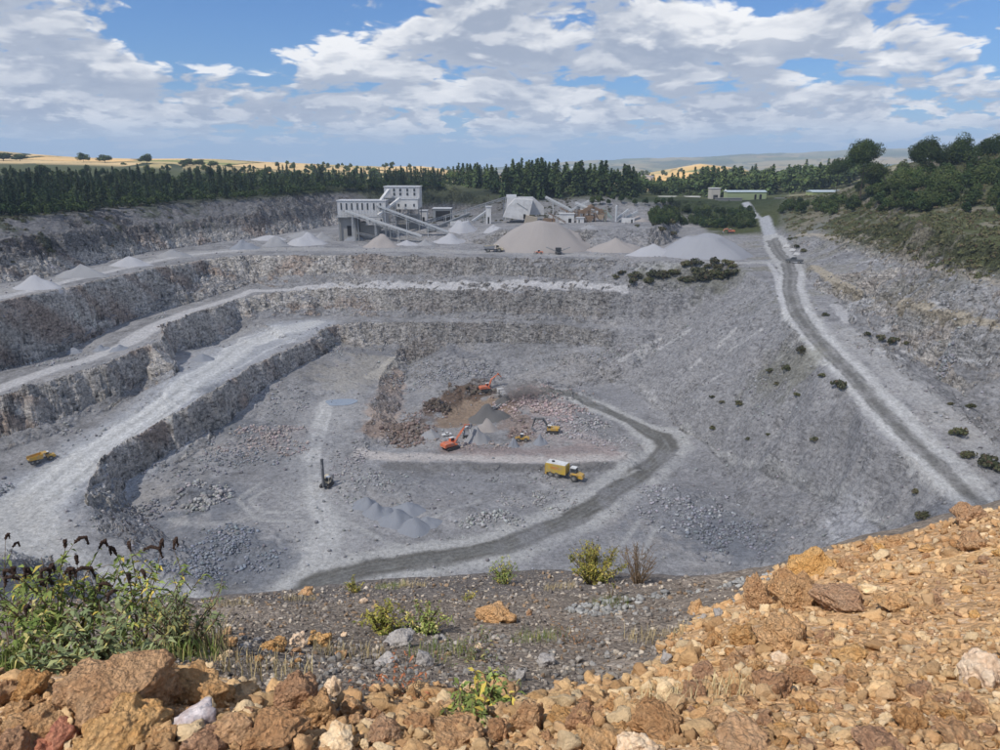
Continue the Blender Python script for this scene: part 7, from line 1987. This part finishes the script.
leafy('leafy_bush', at_ground(70, 655), 0.66, 0.40, 24, 0.062, 26, 'large leafy bush with drooping brown flower spikes at the left edge', 'bush', M_BUDD, 18, 1, (-0.02, 0))
leafy('leafy_bush', at_ground(140, 648), 0.66, 0.34, 20, 0.055, 26, 'thinner bush with bare red-brown stems right of the large leafy bush', 'bush', M_BUDD, 9, 2, (0.06, 0), bare=.4)
leafy('leafy_bush', at_ground(10, 640), 0.85, 0.34, 12, 0.066, 20, 'bush with yellow-green leaves cut by the left edge', 'bush', M_BUDD, 7, 3, (0.05, 0))
leafy('leafy_bush', at_ground(182, 655), 0.42, 0.30, 30, 0.04, 26, 'low wispy green weed clump at the right of the large bush', 'bush', M_BUDD2, 0, 4, bare=.2)
leafy('leafy_bush', at_ground(100, 668), 0.30, 0.34, 30, 0.05, 26, 'low grey-green undergrowth behind the largest boulder', 'bush', M_BUDD2, 0, 5, bare=.1)
leafy('leafy_bush', at_ground(20, 668), 0.30, 0.30, 26, 0.05, 26, 'bright green low plants above the left edge rocks', 'bush', M_GRASS, 0, 6, bare=.1)
grass_tuft(12, 672, 300, 0.16, 0.26, M_GRASS, 'bright green grass clump at the left edge above the rocks', seed=1)
grass_tuft(172, 660, 240, 0.15, 0.26, M_GRASS, 'green grass clump right of the low undergrowth', seed=2)
grass_tuft(196, 650, 260, 0.22, 0.20, M_DRY, 'dry straw-coloured grass between the bush and the stone row', seed=3)
leafy('round_bush', at_ground(594, 584), 0.72, 0.50, 46, 0.05, 60, 'rounded yellow-green bush standing on the brow in the centre', 'bush', M_YELLEAF, 0, 7, stem_r=.009, bare=.2)
leafy('bare_bush', at_ground(637, 584), 0.68, 0.32, 40, 0.03, 8, 'leafless grey-brown bush right of the rounded yellow-green one', 'bush', M_STEM, 0, 8, stem_r=.007, bare=.3)
leafy('small_bush', at_ground(503, 583), 0.46, 0.30, 26, 0.045, 26, 'small dark green bush on the brow left of the rounded one', 'bush', M_BUDD, 0, 9, stem_r=.007, bare=.15)
leafy('small_bush', at_ground(355, 592), 0.26, 0.18, 16, 0.04, 22, 'tiny yellow-green bush on the brow at the left', 'bush', M_YELLEAF, 0, 10)
leafy('tall_weed', at_ground(612, 598), 0.55, 0.10, 4, 0.04, 14, 'thin tall yellow weed in front of the rounded bush', 'weed', M_YELLEAF, 0, 11, bare=.5)
leafy('yellow_weed', at_ground(385, 632), 0.26, 0.24, 30, 0.045, 22, 'yellow-green weeds at the left of the patch on the dark slope', 'weed', M_YELLEAF, 0, 12, bare=.1)
leafy('yellow_weed', at_ground(425, 632), 0.24, 0.28, 34, 0.04, 24, 'bright green weeds with yellow flowers on the dark slope', 'weed', M_GRASS, 0, 13, bare=.1)
leafy('yellow_weed', at_ground(470, 600), 0.14, 0.16, 14, 0.035, 16, 'small yellow weed above the angular yellow rock', 'weed', M_YELLEAF, 0, 14, bare=.1)
leafy('green_plant', at_ground(486, 712), 0.16, 0.15, 20, 0.045, 20, 'small dark green plant growing over the yellow rock at the bottom centre', 'plant', M_BUDD, 0, 15, bare=.1)
leafy('green_plant', at_ground(465, 722), 0.10, 0.13, 16, 0.04, 16, 'low green leaves left of the small plant at the bottom centre', 'plant', M_BUDD, 0, 16, bare=.1)
leafy('green_plant', at_ground(500, 690), 0.16, 0.12, 14, 0.035, 14, 'low green plant on the gravel above the yellow rock', 'plant', M_BUDD2, 0, 17, bare=.1)
leafy('bramble', at_ground(470, 660), 0.18, 0.30, 18, 0.03, 9, 'wiry grey bramble creeping over the gravel bank', 'weed', M_BUDD2, 0, 18, bare=.1, stem_r=.003)
leafy('bramble', at_ground(575, 645), 0.16, 0.35, 18, 0.03, 6, 'dry brown creeping weed on the right of the gravel bank', 'weed', M_CLAYR, 0, 19, bare=.1, stem_r=.003)
leafy('bramble', at_ground(400, 695), 0.14, 0.26, 16, 0.03, 8, 'reddish dry weed above the rocks at the bottom left of centre', 'weed', M_RED, 0, 20, bare=.1, stem_r=.003)
tufts = [(390, 588, 'pale dry grass on the brow left of the small bush'), (235, 606, 'dry grass wisps on the brow below the pale road'), (412, 586, 'dry grass on the brow under the pit road'), (610, 604, 'dry grass below the rounded bush'),
         (300, 600, 'wispy grass on the brow beside the bright orange stone'), (560, 588, 'thin dry grass left of the rounded bush'), (440, 655, 'dry grass in the middle of the gravel bank'), (655, 640, 'dry stalks near the foot of the clay pile'),
         (680, 700, 'pale dry stalk clump between the brown rocks at the clay pile foot'), (540, 640, 'dry grass right of the angular yellow rock'), (350, 655, 'dry grass below the yellow weeds'), (260, 672, 'dark dry grass between the stone row and the brown boulder')]
for i, (px, py, lab) in enumerate(tufts):
    grass_tuft(px, py, 170, 0.11, 0.24, M_DRY if i % 3 else M_GRASS, lab, seed=30 + i)
# dust hanging over the working crusher
dm = bpy.data.materials.new("dust"); dm.use_nodes = True
dt = NT(dm.node_tree); dt.n.clear()
dc = dt.new('ShaderNodeTexCoord'); dP = dc.outputs['Object']
r_ = dt.vmath('LENGTH', dP)
fall = dt.ramp(r_, 1.0, 0.15)
dn = dt.ramp(dt.noise(dP, 2.2, 4, 0.6), 0.35, 0.7)
dv = dt.new('ShaderNodeVolumePrincipled')
dv.inputs['Color'].default_value = (0.72, 0.66, 0.62, 1)
dt.put(dv.inputs['Density'], dt.mul(dt.mul(fall, dn), 0.5))
do = dt.new('ShaderNodeOutputMaterial'); dt.t.links.new(dv.outputs[0], do.inputs['Volume'])
dh = qhit(521, 399)
dust = link_mesh('dust', np_mesh('dust', *ico(3), dm, True))
dust.location = (dh[0], dh[1], dh[2] + 3.2); dust.scale = (13, 7, 4.2)
tag(dust, 'thin pale dust drifting right from the crusher at the back of the pit', 'dust', kind='stuff')
# ================================================================== labels of look-alikes: told apart by their order across the view
bpy.context.view_layer.update()
_ones = ['', 'first', 'second', 'third', 'fourth', 'fifth', 'sixth', 'seventh', 'eighth', 'ninth', 'tenth', 'eleventh', 'twelfth', 'thirteenth', 'fourteenth', 'fifteenth', 'sixteenth', 'seventeenth', 'eighteenth', 'nineteenth']
_tens = {2: ('twentieth', 'twenty'), 3: ('thirtieth', 'thirty'), 4: ('fortieth', 'forty'), 5: ('fiftieth', 'fifty')}
def ordinal(n):
    if n < 20: return _ones[n]
    t, u = divmod(n, 10)
    return _tens[t][0] if u == 0 else _tens[t][1] + '-' + _ones[u]
_by = {}
for o in scene.objects:
    if o.parent is None and o.get('label') and not o.get('kind'): _by.setdefault(o['label'], []).append(o)
for lab, os_ in _by.items():
    if len(os_) > 1:
        os_.sort(key=lambda o: o.location.x / max(o.location.y * CT - o.location.z * ST, 0.1))
        for i, o in enumerate(os_):
            o['label'] = ordinal(i + 1) + ' from left, ' + lab
for o in scene.objects:
    if o.parent is None and o.get('label') and len(o['label'].split()) > 16: print('LONG', len(o['label'].split()), o['label'])
